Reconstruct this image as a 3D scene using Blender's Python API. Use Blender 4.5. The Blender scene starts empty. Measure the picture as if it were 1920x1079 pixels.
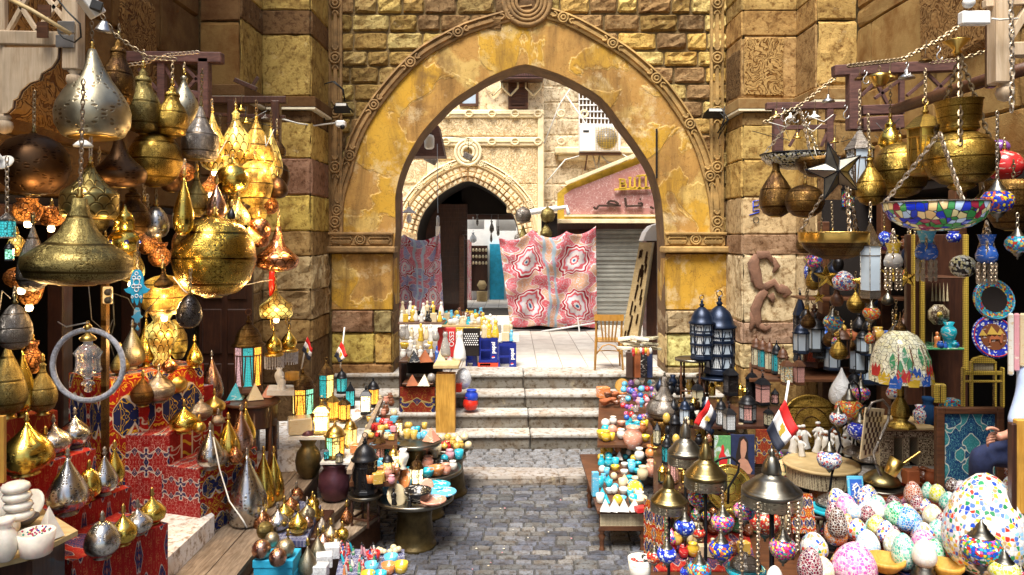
import bpy,math,random
from math import sin,cos,pi,radians,sqrt,atan2
from mathutils import Vector,Matrix
random.seed(11)
S=bpy.context.scene
C=S.collection
TRN=Matrix.Translation;ROT=Matrix.Rotation
# camera, world, sun, exposure
F=1400.0;EYE=3.09;HV=445.0
cam=bpy.data.cameras.new('camera');camo=bpy.data.objects.new('camera',cam);C.objects.link(camo)
cam.sensor_width=36;cam.lens=F/1920*36;cam.shift_y=-94.5/1920;cam.clip_end=500;cam.clip_start=.05
camo.location=(0,0,EYE);camo.rotation_euler=(radians(90),0,0)
S.camera=camo
W=bpy.data.worlds.new('World');S.world=W;W.use_nodes=True
wn=W.node_tree.nodes;wl=W.node_tree.links
sky=wn.new('ShaderNodeTexSky');sky.sky_type='NISHITA';sky.sun_disc=False
sky.sun_elevation=radians(64);sky.sun_rotation=radians(200);sky.air_density=1.0;sky.dust_density=3.0;sky.ozone_density=.6
bgn=wn['Background'];bgn.inputs['Strength'].default_value=.1
wl.new(sky.outputs[0],bgn.inputs[0])
sl=bpy.data.lights.new('sun','SUN');sl.energy=4.4;sl.angle=radians(32);sl.color=(1,.95,.86)
so=bpy.data.objects.new('sun',sl);C.objects.link(so)
SD=Vector((sin(radians(200))*cos(radians(64)),cos(radians(200))*cos(radians(64)),sin(radians(64))))
so.rotation_euler=SD.to_track_quat('Z','Y').to_euler();so.location=SD*30
S.view_settings.view_transform='Standard';S.view_settings.look='None';S.view_settings.gamma=1
S.view_settings.exposure=0.85
S.render.engine='CYCLES'
try:S.cycles.max_bounces=6;S.cycles.use_denoising=True ;S.cycles.sample_clamp_indirect=4
except Exception:pass
# helpers
def P(u,v,Y):
 return Vector(((u-960)/F*Y,Y,EYE-(v-HV)/F*Y))
def G(u,v,z):
 Y=(EYE-z)*F/(v-HV);return Vector(((u-960)/F*Y,Y,z))
def R(lo,hi):return random.uniform(lo,hi)
class MB:
 def __init__(s):s.v=[];s.f=[];s.c=[];s.sm=[]
 def add(s,vs,fs,col=(1,1,1),smooth=False):
  o=len(s.v);s.v+=[tuple(x)for x in vs];s.c+=[col]*len(vs)
  s.f+=[tuple(i+o for i in f)for f in fs];s.sm+=[smooth]*len(fs);return s
 def box(s,x0,x1,y0,y1,z0,z1,M=None,col=(1,1,1),bev=0):
  if bev:
   b=min(bev,(x1-x0)*.45,(y1-y0)*.45,(z1-z0)*.45)
   vs=[];fs=[]
   for sz in (0,1):
    for sy in (0,1):
     for sx in (0,1):
      X=(x0,x1)[sx];Y=(y0,y1)[sy];Z=(z0,z1)[sz]
      ix=X+(b if not sx else -b);iy=Y+(b if not sy else -b);iz=Z+(b if not sz else -b)
      vs+=[(X,iy,iz),(ix,Y,iz),(ix,iy,Z)]
   k=lambda sx,sy,sz,a:(sz*4+sy*2+sx)*3+a
   for a,(p,q)in ((0,(1,2)),(1,(0,2)),(2,(0,1))):
    for t in (0,1):
     idx=[]
     for (i,j)in ((0,0),(1,0),(1,1),(0,1)):
      d=[0,0,0];d[a]=t;d[p]=i;d[q]=j;idx.append(k(d[0],d[1],d[2],a))
     if (t==0)^(a==1):idx.reverse()
     fs.append(tuple(idx))
   for a in range(3):
    p,q=[i for i in range(3)if i!=a]
    for i in (0,1):
     for j in (0,1):
      d=[0,0,0];d[p]=i;d[q]=j;e=list(d);e[a]=1
      fs.append((k(*d,p),k(*e,p),k(*e,q),k(*d,q)))
   for c in range(8):fs.append((c*3,c*3+1,c*3+2))
  else:
   vs=[(x,y,z)for z in (z0,z1)for y in (y0,y1)for x in (x0,x1)]
   fs=[(0,2,3,1),(4,5,7,6),(0,1,5,4),(2,6,7,3),(0,4,6,2),(1,3,7,5)]
  if M is not None:vs=[M@Vector(q)for q in vs]
  return s.add(vs,fs,col)
 def lathe(s,prof,n=20,M=None,sq=1,col=(1,1,1),ribs=0,amp=0,cap=True,a0=0,a1=2*pi):
  full=abs(a1-a0-2*pi)<1e-6;m=n if full else n+1
  vs=[]
  for r,z in prof:
   for i in range(m):
    a=a0+(a1-a0)*i/n;rr=r*(1+amp*cos(ribs*a))if ribs else r
    vs.append((rr*cos(a),rr*sin(a)*sq,z))
  fs=[]
  for j in range(len(prof)-1):
   for i in range(n):
    k=(i+1)%m if full else i+1
    fs.append((j*m+i,j*m+k,(j+1)*m+k,(j+1)*m+i))
  if cap and full:
   if prof[0][0]>1e-4:fs.append(tuple(range(m-1,-1,-1)))
   if prof[-1][0]>1e-4:fs.append(tuple((len(prof)-1)*m+i for i in range(m)))
  if M is not None:vs=[M@Vector(q)for q in vs]
  return s.add(vs,fs,col,True)
 def tube(s,pts,r,n=6,col=(1,1,1),closed=False):
  pts=[Vector(p)for p in pts];N=len(pts);vs=[];fs=[]
  rr=r if isinstance(r,(list,tuple))else [r]*N
  up0=None
  for i,p in enumerate(pts):
   if closed:t=pts[(i+1)%N]-pts[i-1]
   else:t=pts[min(i+1,N-1)]-pts[max(i-1,0)]
   if t.length<1e-9:t=Vector((0,0,1))
   t.normalize()
   if up0 is None:up0=Vector((0,0,1))if abs(t.z)<.9 else Vector((1,0,0))
   a=t.cross(up0)
   if a.length<1e-6:a=t.cross(Vector((.3,1,.2)))
   a.normalize();b=a.cross(t);up0=b
   for k in range(n):
    w=2*pi*k/n;vs.append(p+(a*cos(w)+b*sin(w))*rr[i])
  for i in range(N if closed else N-1):
   j=(i+1)%N
   for k in range(n):
    l=(k+1)%n;fs.append((i*n+k,i*n+l,j*n+l,j*n+k))
  if not closed:fs.append(tuple(range(n-1,-1,-1)));fs.append(tuple((N-1)*n+k for k in range(n)))
  return s.add(vs,fs,col,n>4)
 def bar(s,a,b,w,h=None,col=(1,1,1),up=(0,0,1)):
  a=Vector(a);b=Vector(b);h=h or w;t=(b-a);L=t.length;t.normalize()
  u=Vector(up);x=t.cross(u)
  if x.length<1e-4:x=t.cross(Vector((0,1,0)))
  x.normalize();y=x.cross(t)
  M=Matrix(((x.x,t.x,y.x,a.x),(x.y,t.y,y.y,a.y),(x.z,t.z,y.z,a.z),(0,0,0,1)))
  return s.box(-w/2,w/2,0,L,-h/2,h/2,M,col,bev=min(w,h)*.08)
 def chain(s,a,b,lk=.035,r=.0035,sag=0):
  a=Vector(a);b=Vector(b);L=(b-a).length
  n=max(2,int(L/(lk*.72)))
  def pt(t):return a.lerp(b,t)-Vector((0,0,sag*4*t*(1-t)))
  for i in range(n):
   t0=i/n;t1=(i+1)/n;p=pt(t0);q=pt(t1);d=(q-p).normalized();c=(p+q)/2
   x=d.cross(Vector((0,1,.01))).normalized()if abs(d.z)>.3 or i%2==0 else Vector((0,1,0))
   if i%2:x=d.cross(x).normalized()
   s.tube([c+d*(lk*.55*cos(w))+x*(lk*.27*sin(w))for w in [2*pi*k/8 for k in range(8)]],r,4,closed=True)
  return s
 def prism(s,poly,h0,h1,fr,col=(1,1,1),smooth=False):
  O,A,B,H=fr;n=len(poly)
  vs=[O+A*a+B*b+H*h0 for a,b in poly]+[O+A*a+B*b+H*h1 for a,b in poly]
  fs=[tuple(range(n-1,-1,-1)),tuple(range(n,2*n))]+[(i,(i+1)%n,n+(i+1)%n,n+i)for i in range(n)]
  return s.add(vs,fs,col,smooth)
 def rock(s,fr,a0,a1,b0,b1,d,rough,col,gr=(0,.09,.5,.91,1),jit=.06,gb=None):
  O,A,B,H=fr;gb=gb or gr;vs=[];na=len(gr);nb=len(gb)
  w=a1-a0;h=b1-b0;k={}
  for j,t in enumerate(gb):
   for i,g in enumerate(gr):
    e=(i in (0,na-1))+(j in (0,nb-1))
    hh=0 if e else d*R(1-rough,1+rough)
    if not e and (i in (1,na-2))and (j in (1,nb-2)):hh*=R(.5,1)
    cx=cy=0
    if e==2:
     cx=(.02 if i==0 else -.02)*min(w,h)*2;cy=(.02 if j==0 else -.02)*min(w,h)*2
    q=jit*min(w,h)
    vs.append(O+A*(a0+w*g+R(-q,q)*.5+cx)+B*(b0+h*t+R(-q,q)*.5+cy)+H*hh)
  fs=[(j*na+i,j*na+i+1,(j+1)*na+i+1,(j+1)*na+i)for j in range(nb-1)for i in range(na-1)]
  return s.add(vs,fs,col,False)
 def build(s,name,mat,parent=None,smooth=None,loc=None,uv=None):
  me=bpy.data.meshes.new(name);me.from_pydata(s.v,[],s.f)
  me.polygons.foreach_set('use_smooth',s.sm if smooth is None else [smooth]*len(s.f))
  ca=me.color_attributes.new('tint','FLOAT_COLOR','POINT')
  ca.data.foreach_set('color',[x for c in s.c for x in (*c[:3],1)])
  if uv:
   l=me.uv_layers.new(name='UVMap');O,A,B=uv;O=Vector(O);A=Vector(A);B=Vector(B)
   al=A.length_squared;bl=B.length_squared;dat=[]
   for lp in me.loops:
    d=Vector(s.v[lp.vertex_index])-O;dat+=[d.dot(A)/al,d.dot(B)/bl]
   l.data.foreach_set('uv',dat)
  me.materials.append(mat if not isinstance(mat,str)else M[mat]);me.validate();me.update()
  o=bpy.data.objects.new(name,me);C.objects.link(o)
  if parent:o.parent=parent
  if loc is not None:o.location=loc
  return o
def tag(o,label=None,cat=None,group=None,kind=None):
 if label:o['label']=label
 if cat:o['category']=cat
 if group:o['group']=group
 if kind:o['kind']=kind
 return o
def E(name,label,cat,loc,group=None,rz=0,tilt=None):
 o=bpy.data.objects.new(name,None);C.objects.link(o);o.empty_display_size=.05
 o.location=loc;o.rotation_euler=tilt if tilt else (0,0,rz);return tag(o,label,cat,group)
def copytree(o,parent=None):
 c=o.copy();C.objects.link(c)
 if parent:c.parent=parent
 for ch in [k for k in bpy.data.objects if k.parent==o]:copytree(ch,c)
 return c
def frame(O,A,B,H):return (Vector(O),Vector(A),Vector(B),Vector(H))
FRY=lambda Y:frame((0,Y,0),(1,0,0),(0,0,1),(0,-1,0))
def pxpoly(pts,Y):return [((u-960)/F*Y,EYE-(v-HV)/F*Y)for u,v in pts]
def T(x,y,z,s=1,rz=0):return TRN((x,y,z))@ROT(rz,4,'Z')@Matrix.Scale(s,4)
# materials
M={}
class N:
 def __init__(s,name):
  s.m=bpy.data.materials.new(name);s.m.use_nodes=True ;s.t=s.m.node_tree;s.b=s.t.nodes['Principled BSDF'];M[name]=s.m
 def n(s,t,**k):
  x=s.t.nodes.new(t)
  for a,b in k.items():setattr(x,a,b)
  return x
 def L(s,a,b):s.t.links.new(a,b)
 def put(s,sock,v):
  if v is None:return
  if isinstance(v,bpy.types.NodeSocket):s.L(v,sock)
  elif isinstance(v,(tuple,list))and sock.type=='RGBA':sock.default_value=(*v[:3],1)
  else:sock.default_value=v
 def co(s,kind='Object',sc=None,rot=None,loc=None):
  o=s.n('ShaderNodeTexCoord').outputs[kind]
  if sc is None and rot is None and loc is None:return o
  m=s.n('ShaderNodeMapping');s.L(o,m.inputs[0])
  if sc is not None:m.inputs['Scale'].default_value=sc if isinstance(sc,tuple)else (sc,sc,sc)
  if rot:m.inputs['Rotation'].default_value=rot
  if loc:m.inputs['Location'].default_value=loc
  return m.outputs[0]
 def noise(s,sc,vec=None,det=4,rough=.55,dist=0,col=False):
  x=s.n('ShaderNodeTexNoise');s.put(x.inputs['Vector'],vec);x.inputs['Scale'].default_value=sc
  x.inputs['Detail'].default_value=det;x.inputs['Roughness'].default_value=rough;x.inputs['Distortion'].default_value=dist
  return x.outputs[1 if col else 0]
 def voro(s,sc,vec=None,feat='F1',out='Distance',rnd=1,dist='EUCLIDEAN'):
  x=s.n('ShaderNodeTexVoronoi',feature=feat);
  if feat!='DISTANCE_TO_EDGE':x.distance=dist
  s.put(x.inputs['Vector'],vec);x.inputs['Scale'].default_value=sc;x.inputs['Randomness'].default_value=rnd
  return x.outputs[out]
 def ramp(s,fac,stops,interp='LINEAR'):
  x=s.n('ShaderNodeValToRGB');s.put(x.inputs[0],fac);r=x.color_ramp;r.interpolation=interp
  while len(r.elements)>1:r.elements.remove(r.elements[0])
  for i,(p,c)in enumerate(stops):
   e=r.elements[0]if i==0 else r.elements.new(p)
   e.position=p;c=(c,c,c)if isinstance(c,(int,float))else c;e.color=(*c[:3],1)
  return x.outputs[0]
 def mix(s,fac,a,b,bl='MIX'):
  x=s.n('ShaderNodeMix',data_type='RGBA',blend_type=bl);s.put(x.inputs[0],fac);s.put(x.inputs[6],a);s.put(x.inputs[7],b)
  return x.outputs[2]
 def ma(s,op,a,b=None,c=None):
  x=s.n('ShaderNodeMath',operation=op);s.put(x.inputs[0],a)
  if b is not None:s.put(x.inputs[1],b)
  if c is not None:s.put(x.inputs[2],c)
  return x.outputs[0]
 def vm(s,op,a,b):
  x=s.n('ShaderNodeVectorMath',operation=op);s.put(x.inputs[0],a);s.put(x.inputs[1],b);return x.outputs[0]
 def sep(s,v):
  x=s.n('ShaderNodeSeparateXYZ');s.put(x.inputs[0],v);return x.outputs
 def comb(s,a,b,c=0.0):
  x=s.n('ShaderNodeCombineXYZ');s.put(x.inputs[0],a);s.put(x.inputs[1],b);s.put(x.inputs[2],c);return x.outputs[0]
 def attr(s):return s.n('ShaderNodeAttribute',attribute_name='tint').outputs['Color']
 def bump(s,h,st=.5,d=.01,nrm=None):
  x=s.n('ShaderNodeBump');x.inputs['Strength'].default_value=st;x.inputs['Distance'].default_value=d;s.put(x.inputs['Height'],h)
  if nrm is not None:s.L(nrm,x.inputs['Normal'])
  return x.outputs[0]
 def set(s,col=None,rough=None,metal=None,bump=None,**k):
  s.put(s.b.inputs['Base Color'],col);s.put(s.b.inputs['Roughness'],rough);s.put(s.b.inputs['Metallic'],metal)
  if bump is not None:s.L(bump,s.b.inputs['Normal'])
  for a,v in k.items():s.put(s.b.inputs[a.replace('_',' ')],v)
  return s.m
def simple(name,col,rough=.6,metal=0,var=.25,sc=8,bump=.3,bd=.004,**k):
 g=N(name);c=g.co();n=g.noise(sc,c,5,.6)
 cc=g.mix(g.ramp(n,[(.3,0),(.7,1)]),tuple(x*(1-var)for x in col),tuple(min(1,x*(1+var*.6))for x in col))
 return g.set(cc,rough,metal,g.bump(g.noise(sc*5,c,5,.65),bump,bd)if bump else None,**k)
def stone(name,tint=True,base=(1,1,1),sc=1,crack=.6,dirt=.55,rough=.9,bd=.02,lime=.3):
 g=N(name);c=g.co()
 n1=g.noise(3.2*sc,c,7,.66,.4);n2=g.noise(14*sc,c,6,.7);n3=g.noise(48*sc,c,4,.7)
 a=g.attr()if tint else None
 col=g.mix(1,a,base,'MULTIPLY')if tint else base
 col=g.mix(g.ramp(n1,[(.35,0),(.52,1)]),g.mix(1,col,(dirt,dirt*.86,dirt*.72),'MULTIPLY'),col)
 col=g.mix(g.ramp(n2,[(.36,1),(.5,0)]),col,g.mix(1,col,(.42,.33,.24),'MULTIPLY'))
 col=g.mix(g.ramp(g.noise(5*sc,g.co(loc=(7,3,1)),6,.7),[(.6,0),(.72,lime)]),col,(.75,.62,.36))
 v=g.voro(5*sc,g.vm('ADD',c,g.noise(6,c,3,col=True)),'DISTANCE_TO_EDGE')
 ck=g.ramp(v,[(0,0),(.03,1)])
 col=g.mix(g.ma('MULTIPLY',g.ma('SUBTRACT',1,ck),crack*.5),col,(.1,.06,.03))
 h=g.ma('ADD',g.ma('ADD',g.ma('MULTIPLY',n1,.7),g.ma('MULTIPLY',n2,.7)),g.ma('MULTIPLY',n3,.35))
 return g.set(col,rough,0,g.bump(h,.9,bd),Specular_IOR_Level=.25)
stone('rubble_stone',sc=1.4,dirt=.6,bd=.03)
stone('dressed_stone',sc=1,bd=.018)
stone('step_stone',sc=1.1,dirt=.82,bd=.006,lime=.25,crack=.15)
stone('cobble_stone',sc=3,dirt=.7,bd=.008,lime=.04,crack=.1,rough=.5)
stone('pale_stone',tint=False,base=(.92,.76,.5),sc=.9,dirt=.9,bd=.02,crack=.3,lime=.6)
simple('mortar',(.2,.13,.05),.95,0,.5,9,1,.02)
simple('street_grit',(.07,.065,.06),.95,0,.5,20,1,.01)
simple('far_ground',(.3,.27,.23),.95,0,.3,2,.6,.02)
g=N('tooled_stone');c=g.co();a=g.attr()
w=g.n('ShaderNodeTexWave',wave_type='BANDS',bands_direction='Z');g.L(c,w.inputs[0]);w.inputs['Scale'].default_value=28;w.inputs['Distortion'].default_value=5;w.inputs['Detail'].default_value=3
n=g.noise(2.6,c,7,.65);col=g.mix(g.ramp(n,[(.35,0),(.6,1)]),g.mix(1,a,(.6,.45,.33),'MULTIPLY'),a)
g.set(col,.9,0,g.bump(g.ma('ADD',g.ma('MULTIPLY',w.outputs[1],.35),g.noise(22,c,5,.7)),.9,.012),Specular_IOR_Level=.2)
def carved(name,base,sc,depth,dark=(.3,.2,.1),tint=False):
 g=N(name);c=g.co();cd=g.vm('ADD',c,g.vm('MULTIPLY',g.noise(3,c,2,col=True),(.35,.35,.35)))
 n=g.noise(sc,cd,1,.5,2.5)
 band=g.ma('ABSOLUTE',g.ma('SUBTRACT',g.ma('FRACT',g.ma('MULTIPLY',n,5)),.5))
 rel=g.ramp(band,[(.1,0),(.2,1)])
 bb=g.attr()if tint else base
 col=g.mix(rel,g.mix(1,bb,dark,'MULTIPLY'),bb)
 col=g.mix(g.ramp(g.noise(3,c,6,.7),[(.35,.55),(.6,0)]),col,g.mix(1,bb,(.6,.5,.38),'MULTIPLY'))
 return g.set(col,.9,0,g.bump(g.ma('ADD',rel,g.ma('MULTIPLY',g.noise(30,c,4),.4)),1,depth),Specular_IOR_Level=.2)
carved('carved_panel',(.3,.17,.06),4.5,.03,tint=True)
carved('carved_facade',(.95,.77,.48),5.0,.03,(.72,.58,.4))
g=N('ochre_plaster');c=g.co();n=g.noise(1.15,c,5,.5,.6);n2=g.noise(1.6,g.co(loc=(4,2,9)),5,.55,.4)
f=g.noise(20,c,6,.7)
och=g.mix(g.noise(2.6,c,4),(.5,.26,.02),(.6,.37,.06))
mau=g.mix(g.noise(9,c,5),(.38,.19,.05),(.52,.31,.09))
pale=g.mix(g.noise(5,c,5),(.56,.37,.1),(.66,.48,.18))
col=g.mix(g.ramp(n,[(.48,0),(.53,1)]),och,mau)
col=g.mix(g.ramp(n2,[(.55,0),(.6,.8)]),col,pale)
edge=g.ramp(g.ma('ABSOLUTE',g.ma('SUBTRACT',n,.507)),[(.0,1),(.007,0)])
col=g.mix(g.ma('MULTIPLY',edge,.7),col,(.85,.62,.25))
col=g.mix(g.ramp(g.noise(1.3,g.co(loc=(1,8,3)),6,.7),[(.56,0),(.7,.75)]),col,(.13,.07,.03))
col=g.mix(g.ramp(f,[(.3,.5),(.45,0)]),col,(.2,.1,.02))
so_=g.noise(1,g.co(sc=(2.2,2.2,.5),loc=(3,0,0)),7,.7,.5)
col=g.mix(g.ramp(so_,[(.47,0),(.66,.8)]),col,(.17,.09,.03));col=g.mix(g.ramp(g.noise(1.7,g.co(loc=(9,9,2)),7,.75),[(.55,0),(.64,.6)]),col,(.66,.52,.3))
col=g.mix(g.ramp(g.voro(2.2,g.vm('ADD',c,g.noise(4,c,4,col=True)),'DISTANCE_TO_EDGE'),[(0,.6),(.012,0)]),col,(.1,.05,.02))
g.set(col,.85,0,g.bump(g.ma('ADD',g.ma('MULTIPLY',g.ramp(n,[(.49,1),(.52,0)]),1.2),g.ma('MULTIPLY',f,.4)),.5,.015),Specular_IOR_Level=.2)
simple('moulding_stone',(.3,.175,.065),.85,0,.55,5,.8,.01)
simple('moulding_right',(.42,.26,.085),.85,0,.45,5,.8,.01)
simple('moulding_light',(.93,.75,.47),.9,0,.25,5,.6,.01)
simple('white_trim',(.75,.68,.5),.8,0,.2)
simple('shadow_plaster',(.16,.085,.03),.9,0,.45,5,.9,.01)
def wood(name,c0,c1,rough=.55,sc=1,axis=(1,1,12),coat=0):
 g=N(name);c=g.co(sc=tuple(a*sc for a in axis));n=g.noise(3,c,6,.65,.8);n2=g.noise(1.2,g.co(),4,.7)
 col=g.mix(g.ramp(n,[(.35,0),(.65,1)]),c0,c1);col=g.mix(g.ramp(n2,[(.4,.5),(.6,0)]),col,tuple(x*.4 for x in c0))
 return g.set(col,rough,0,g.bump(n,.5,.004),Coat_Weight=coat)
wood('dark_wood',(.035,.012,.007),(.085,.03,.014),.45,axis=(12,12,1),coat=.2)
wood('brown_wood',(.07,.025,.01),(.16,.06,.022),.5,axis=(1,12,12))
wood('purple_wood',(.07,.028,.025),(.17,.075,.06),.7,axis=(2,6,10))
wood('pale_wood',(.5,.36,.22),(.72,.57,.4),.7,axis=(10,10,1))
wood('grey_plank',(.2,.14,.09),(.46,.36,.26),.85,axis=(14,1.5,14))
wood('yellow_wood',(.5,.24,.03),(.72,.4,.07),.55,axis=(12,12,1.2))
wood('chair_wood',(.5,.23,.03),(.68,.36,.07),.4,axis=(8,8,2),coat=.3)
wood('light_board',(.55,.38,.16),(.72,.55,.28),.6,axis=(2,10,10))
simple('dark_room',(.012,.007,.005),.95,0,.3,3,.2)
def metal(name,col,rough=.3,pat=26,dep=.35,dark=.25,mode='engrave',lit=None,patina=None):
 g=N(name);c=g.co()
 n=g.noise(6,c,5,.6)
 cc=g.mix(g.ramp(n,[(.35,0),(.65,1)]),tuple(x*.62 for x in col),col)
 if patina:cc=g.mix(g.ramp(g.noise(3.3,g.co(loc=(3,1,2)),6,.7),[(.42,0),(.6,.8)]),cc,patina)
 gx,gy,gz=g.sep(g.co('Generated'))[:3];an=g.ma('DIVIDE',g.ma('ARCTAN2',g.ma('SUBTRACT',gy,.5),g.ma('SUBTRACT',gx,.5)),6.2832)
 fr_=lambda x,k:g.ma('FRACT',g.ma('MULTIPLY',x,k));tri=lambda x,k:g.ma('PINGPONG',g.ma('MULTIPLY',x,k),.5)
 bl=g.ramp(g.ma('ABSOLUTE',g.ma('SUBTRACT',fr_(gz,3.2),.5)),[(.03,0),(.06,1)])
 if mode=='engrave':
  k=g.noise(2.6,g.comb(g.ma('MULTIPLY',tri(an,6),2.2),g.ma('MULTIPLY',tri(gz,3.2),2.2),.3),1,.5,1.8)
  b=g.ma('ABSOLUTE',g.ma('SUBTRACT',fr_(k,7),.5));h=g.ma('MULTIPLY',g.ramp(b,[(.13,0),(.24,1)]),bl)
 elif mode=='pierce':
  dx=g.ma('SUBTRACT',fr_(an,26),.5);dz=g.ma('SUBTRACT',fr_(gz,22),.5);d=g.ma('ADD',g.ma('MULTIPLY',dx,dx),g.ma('MULTIPLY',dz,dz))
  mk=g.ramp(g.ma('ADD',tri(an,5),g.ma('MULTIPLY',tri(gz,2.4),1.1)),[(.42,0),(.46,1),(.6,1),(.62,0)])
  h=g.ma('SUBTRACT',1,g.ma('MULTIPLY',g.ramp(d,[(.07,1),(.13,0)]),mk))
 elif mode=='fish':
  rw=g.ma('FLOOR',g.ma('MULTIPLY',gz,7));u_=g.ma('SUBTRACT',g.ma('FRACT',g.ma('ADD',g.ma('MULTIPLY',an,12),g.ma('MULTIPLY',rw,.5))),.5);v_=fr_(gz,7)
  d=g.ma('SQRT',g.ma('ADD',g.ma('MULTIPLY',u_,u_),g.ma('MULTIPLY',g.ma('MULTIPLY',v_,v_),.3)));h=g.ramp(g.ma('ABSOLUTE',g.ma('SUBTRACT',d,.46)),[(.03,0),(.07,1)])
 elif mode=='scale':
  h=g.ramp(g.voro(pat,c,'DISTANCE_TO_EDGE'),[(.03,0),(.12,1)])
 elif mode=='hammer':
  h=g.voro(pat,c,'SMOOTH_F1')
 else:h=g.noise(pat,c,3)
 if mode in ('engrave','pierce','scale','fish'):cc=g.mix(h,g.mix(1,cc,(dark,dark*.85,dark*.7),'MULTIPLY'),cc)
 rr=g.ma('ADD',g.ma('MULTIPLY',n,.25),rough-.1)
 g.set(cc,rr,1,g.bump(h,dep,.006))
 if lit:
  ho=h
  e=g.mix(g.noise(3.5,c,2),lit,tuple(min(1,x*1.6)for x in lit));
  g.put(g.b.inputs['Emission Color'],e);g.put(g.b.inputs['Emission Strength'],g.ma('MULTIPLY',g.ma('SUBTRACT',1,h)if mode=='pierce' else ho,g.ramp(g.noise(7,c,2),[(.45,.02),(.64,.7)])))
  g.put(g.b.inputs['Metallic'],.85)
 return g.m
metal('brass',(.6,.4,.09),.3,30)
metal('brass_bright',(.95,.68,.14),.2,60,.25,.5,'pierce')
metal('brass_olive',(.36,.29,.11),.38,34,.4,.35)
metal('brass_dark',(.3,.17,.05),.38,26,.4,patina=(.05,.025,.02))
metal('bronze_dark',(.13,.07,.035),.4,40,.4,.4,'pierce')
metal('copper',(.6,.26,.12),.25,60,.35,.2,'fish')
metal('brass_fish',(.42,.33,.12),.34,34,.4,.35,'fish')
metal('rose_metal',(.6,.36,.27),.25,70,.25,.5,'pierce')
metal('silver',(.72,.7,.66),.22,60,.3,.35,'pierce')
metal('silver_plain',(.62,.58,.52),.3,26,.35,.45)
metal('pewter',(.34,.31,.28),.36,24,.45,.35)
metal('champagne',(.5,.45,.32),.4,90,.4,.5,'pierce')
metal('antique',(.27,.255,.215),.33,8,.1,1,'plain')
metal('antique_gold',(.34,.27,.12),.3,8,.1,1,'plain')
metal('skirt_metal',(.4,.36,.27),.35,70,.8,.08,'pierce')
metal('plain_brass',(.75,.5,.14),.3,10,.1,1,'plain')
metal('chain_metal',(.35,.27,.17),.45,30,.1,1,'plain')
metal('pale_chain',(.6,.5,.38),.4,30,.1,1,'plain')
metal('steel',(.55,.55,.55),.35,10,.1,1,'plain')
metal('black_weave',(.12,.11,.11),.35,75,1,.1,'scale')
metal('filigree_silver',(.55,.54,.52),.3,42,1,.03,'pierce')
metal('lit_brass',(.8,.5,.12),.3,40,.5,.15,'engrave',lit=(1,.42,.05))
metal('lit_gold',(.85,.58,.16),.3,26,.5,.12,'fish',lit=(1,.62,.16))
metal('lit_copper',(.5,.2,.07),.3,36,.5,.15,'scale',lit=(1,.22,.03))
metal('globe_brass',(.62,.43,.09),.22,34,.3,.3)
metal('iron',(.05,.05,.055),.4,40,.5,.6,'pierce')
simple('black_iron',(.015,.016,.02),.38,.5,.3,20,.3,.002)
simple('blue_iron',(.012,.022,.05),.35,.5,.3,20,.3,.002)
def mosaic(name,pal,sc=26,grout=(.6,.58,.54),gw=.075,rough=.2,emit=0,rnd=.7):
 g=N(name);c=g.co();sc=sc*(3.2 if name=='egg_multi' else 1.9 if name[:3]=='egg' else 1.35)
 e=g.voro(sc,c,'DISTANCE_TO_EDGE',rnd=rnd);cl=g.voro(sc,c,'F1','Color',rnd=rnd)
 x=g.sep(cl)[0];n=len(pal)
 pc=g.ramp(x,[(i/n,p)for i,p in enumerate(pal)],'CONSTANT')
 pc=g.mix(.25,pc,g.mix(g.sep(cl)[1],(.0,.0,.0),(1,1,1)),'SOFT_LIGHT')
 m=g.ramp(e,[(gw*.7,0),(gw,1)])
 col=g.mix(m,grout,pc)
 g.set(col,g.ma('SUBTRACT',.75,g.ma('MULTIPLY',m,.75-rough)),0,g.bump(m,.6,.003),Coat_Weight=.3)
 if emit:g.put(g.b.inputs['Emission Color'],col);g.b.inputs['Emission Strength'].default_value=emit
 return g.m
Wh=(.85,.85,.82)
mosaic('egg_multi',[Wh,(.3,.55,.8),Wh,(.02,.08,.5),Wh,(.6,.05,.03),(.75,.5,.04),(.6,.62,.7),(.03,.25,.1),(.1,.2,.6),Wh,(.45,.3,.15)],12,rnd=.6)
mosaic('egg_pink',[(.6,.08,.35),(.75,.25,.5),(.8,.45,.6),(.55,.12,.4)],26)
mosaic('egg_green',[(.02,.32,.12),(.05,.45,.2),(.3,.6,.4),(.03,.4,.28)],30)
mosaic('egg_blue',[(.03,.2,.55),(.06,.32,.7),(.3,.55,.8),(.02,.15,.45)],30)
mosaic('egg_wine',[(.12,.01,.03),(.2,.02,.05),(.3,.08,.1),(.1,.02,.06)],30)
mosaic('egg_dark',[(.05,.02,.02),(.09,.03,.02),(.14,.07,.05)],30)
mosaic('egg_yellow',[(.6,.6,.03),(.7,.65,.1),(.45,.5,.03),(.75,.72,.3)],30)
mosaic('egg_orange',[(.7,.2,.02),(.8,.3,.05),(.6,.12,.02)],30)
mosaic('egg_sky',[(.45,.65,.85),(.7,.8,.88),(.3,.5,.75),Wh],30)
mosaic('egg_white',[(.74,.74,.7),(.68,.68,.62),(.7,.66,.56),(.62,.66,.7)],22,gw=.05)
mosaic('egg_mint',[(.1,.45,.35),(.25,.55,.45),(.5,.7,.6),(.08,.35,.28)],30)
mosaic('egg_cream',[(.75,.68,.45),Wh,(.65,.6,.35),(.7,.55,.3)],26)
mosaic('egg_lilac',[(.65,.6,.75),Wh,(.5,.42,.6),(.75,.7,.8)],40)
mosaic('egg_rust',[(.3,.06,.03),(.4,.12,.06),(.5,.2,.12)],30)
mosaic('egg_bluedot',[(.02,.06,.4),Wh,(.04,.1,.5),Wh,(.5,.1,.1),(.6,.5,.1)],30)
DG=(.03,.02,.03)
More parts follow.
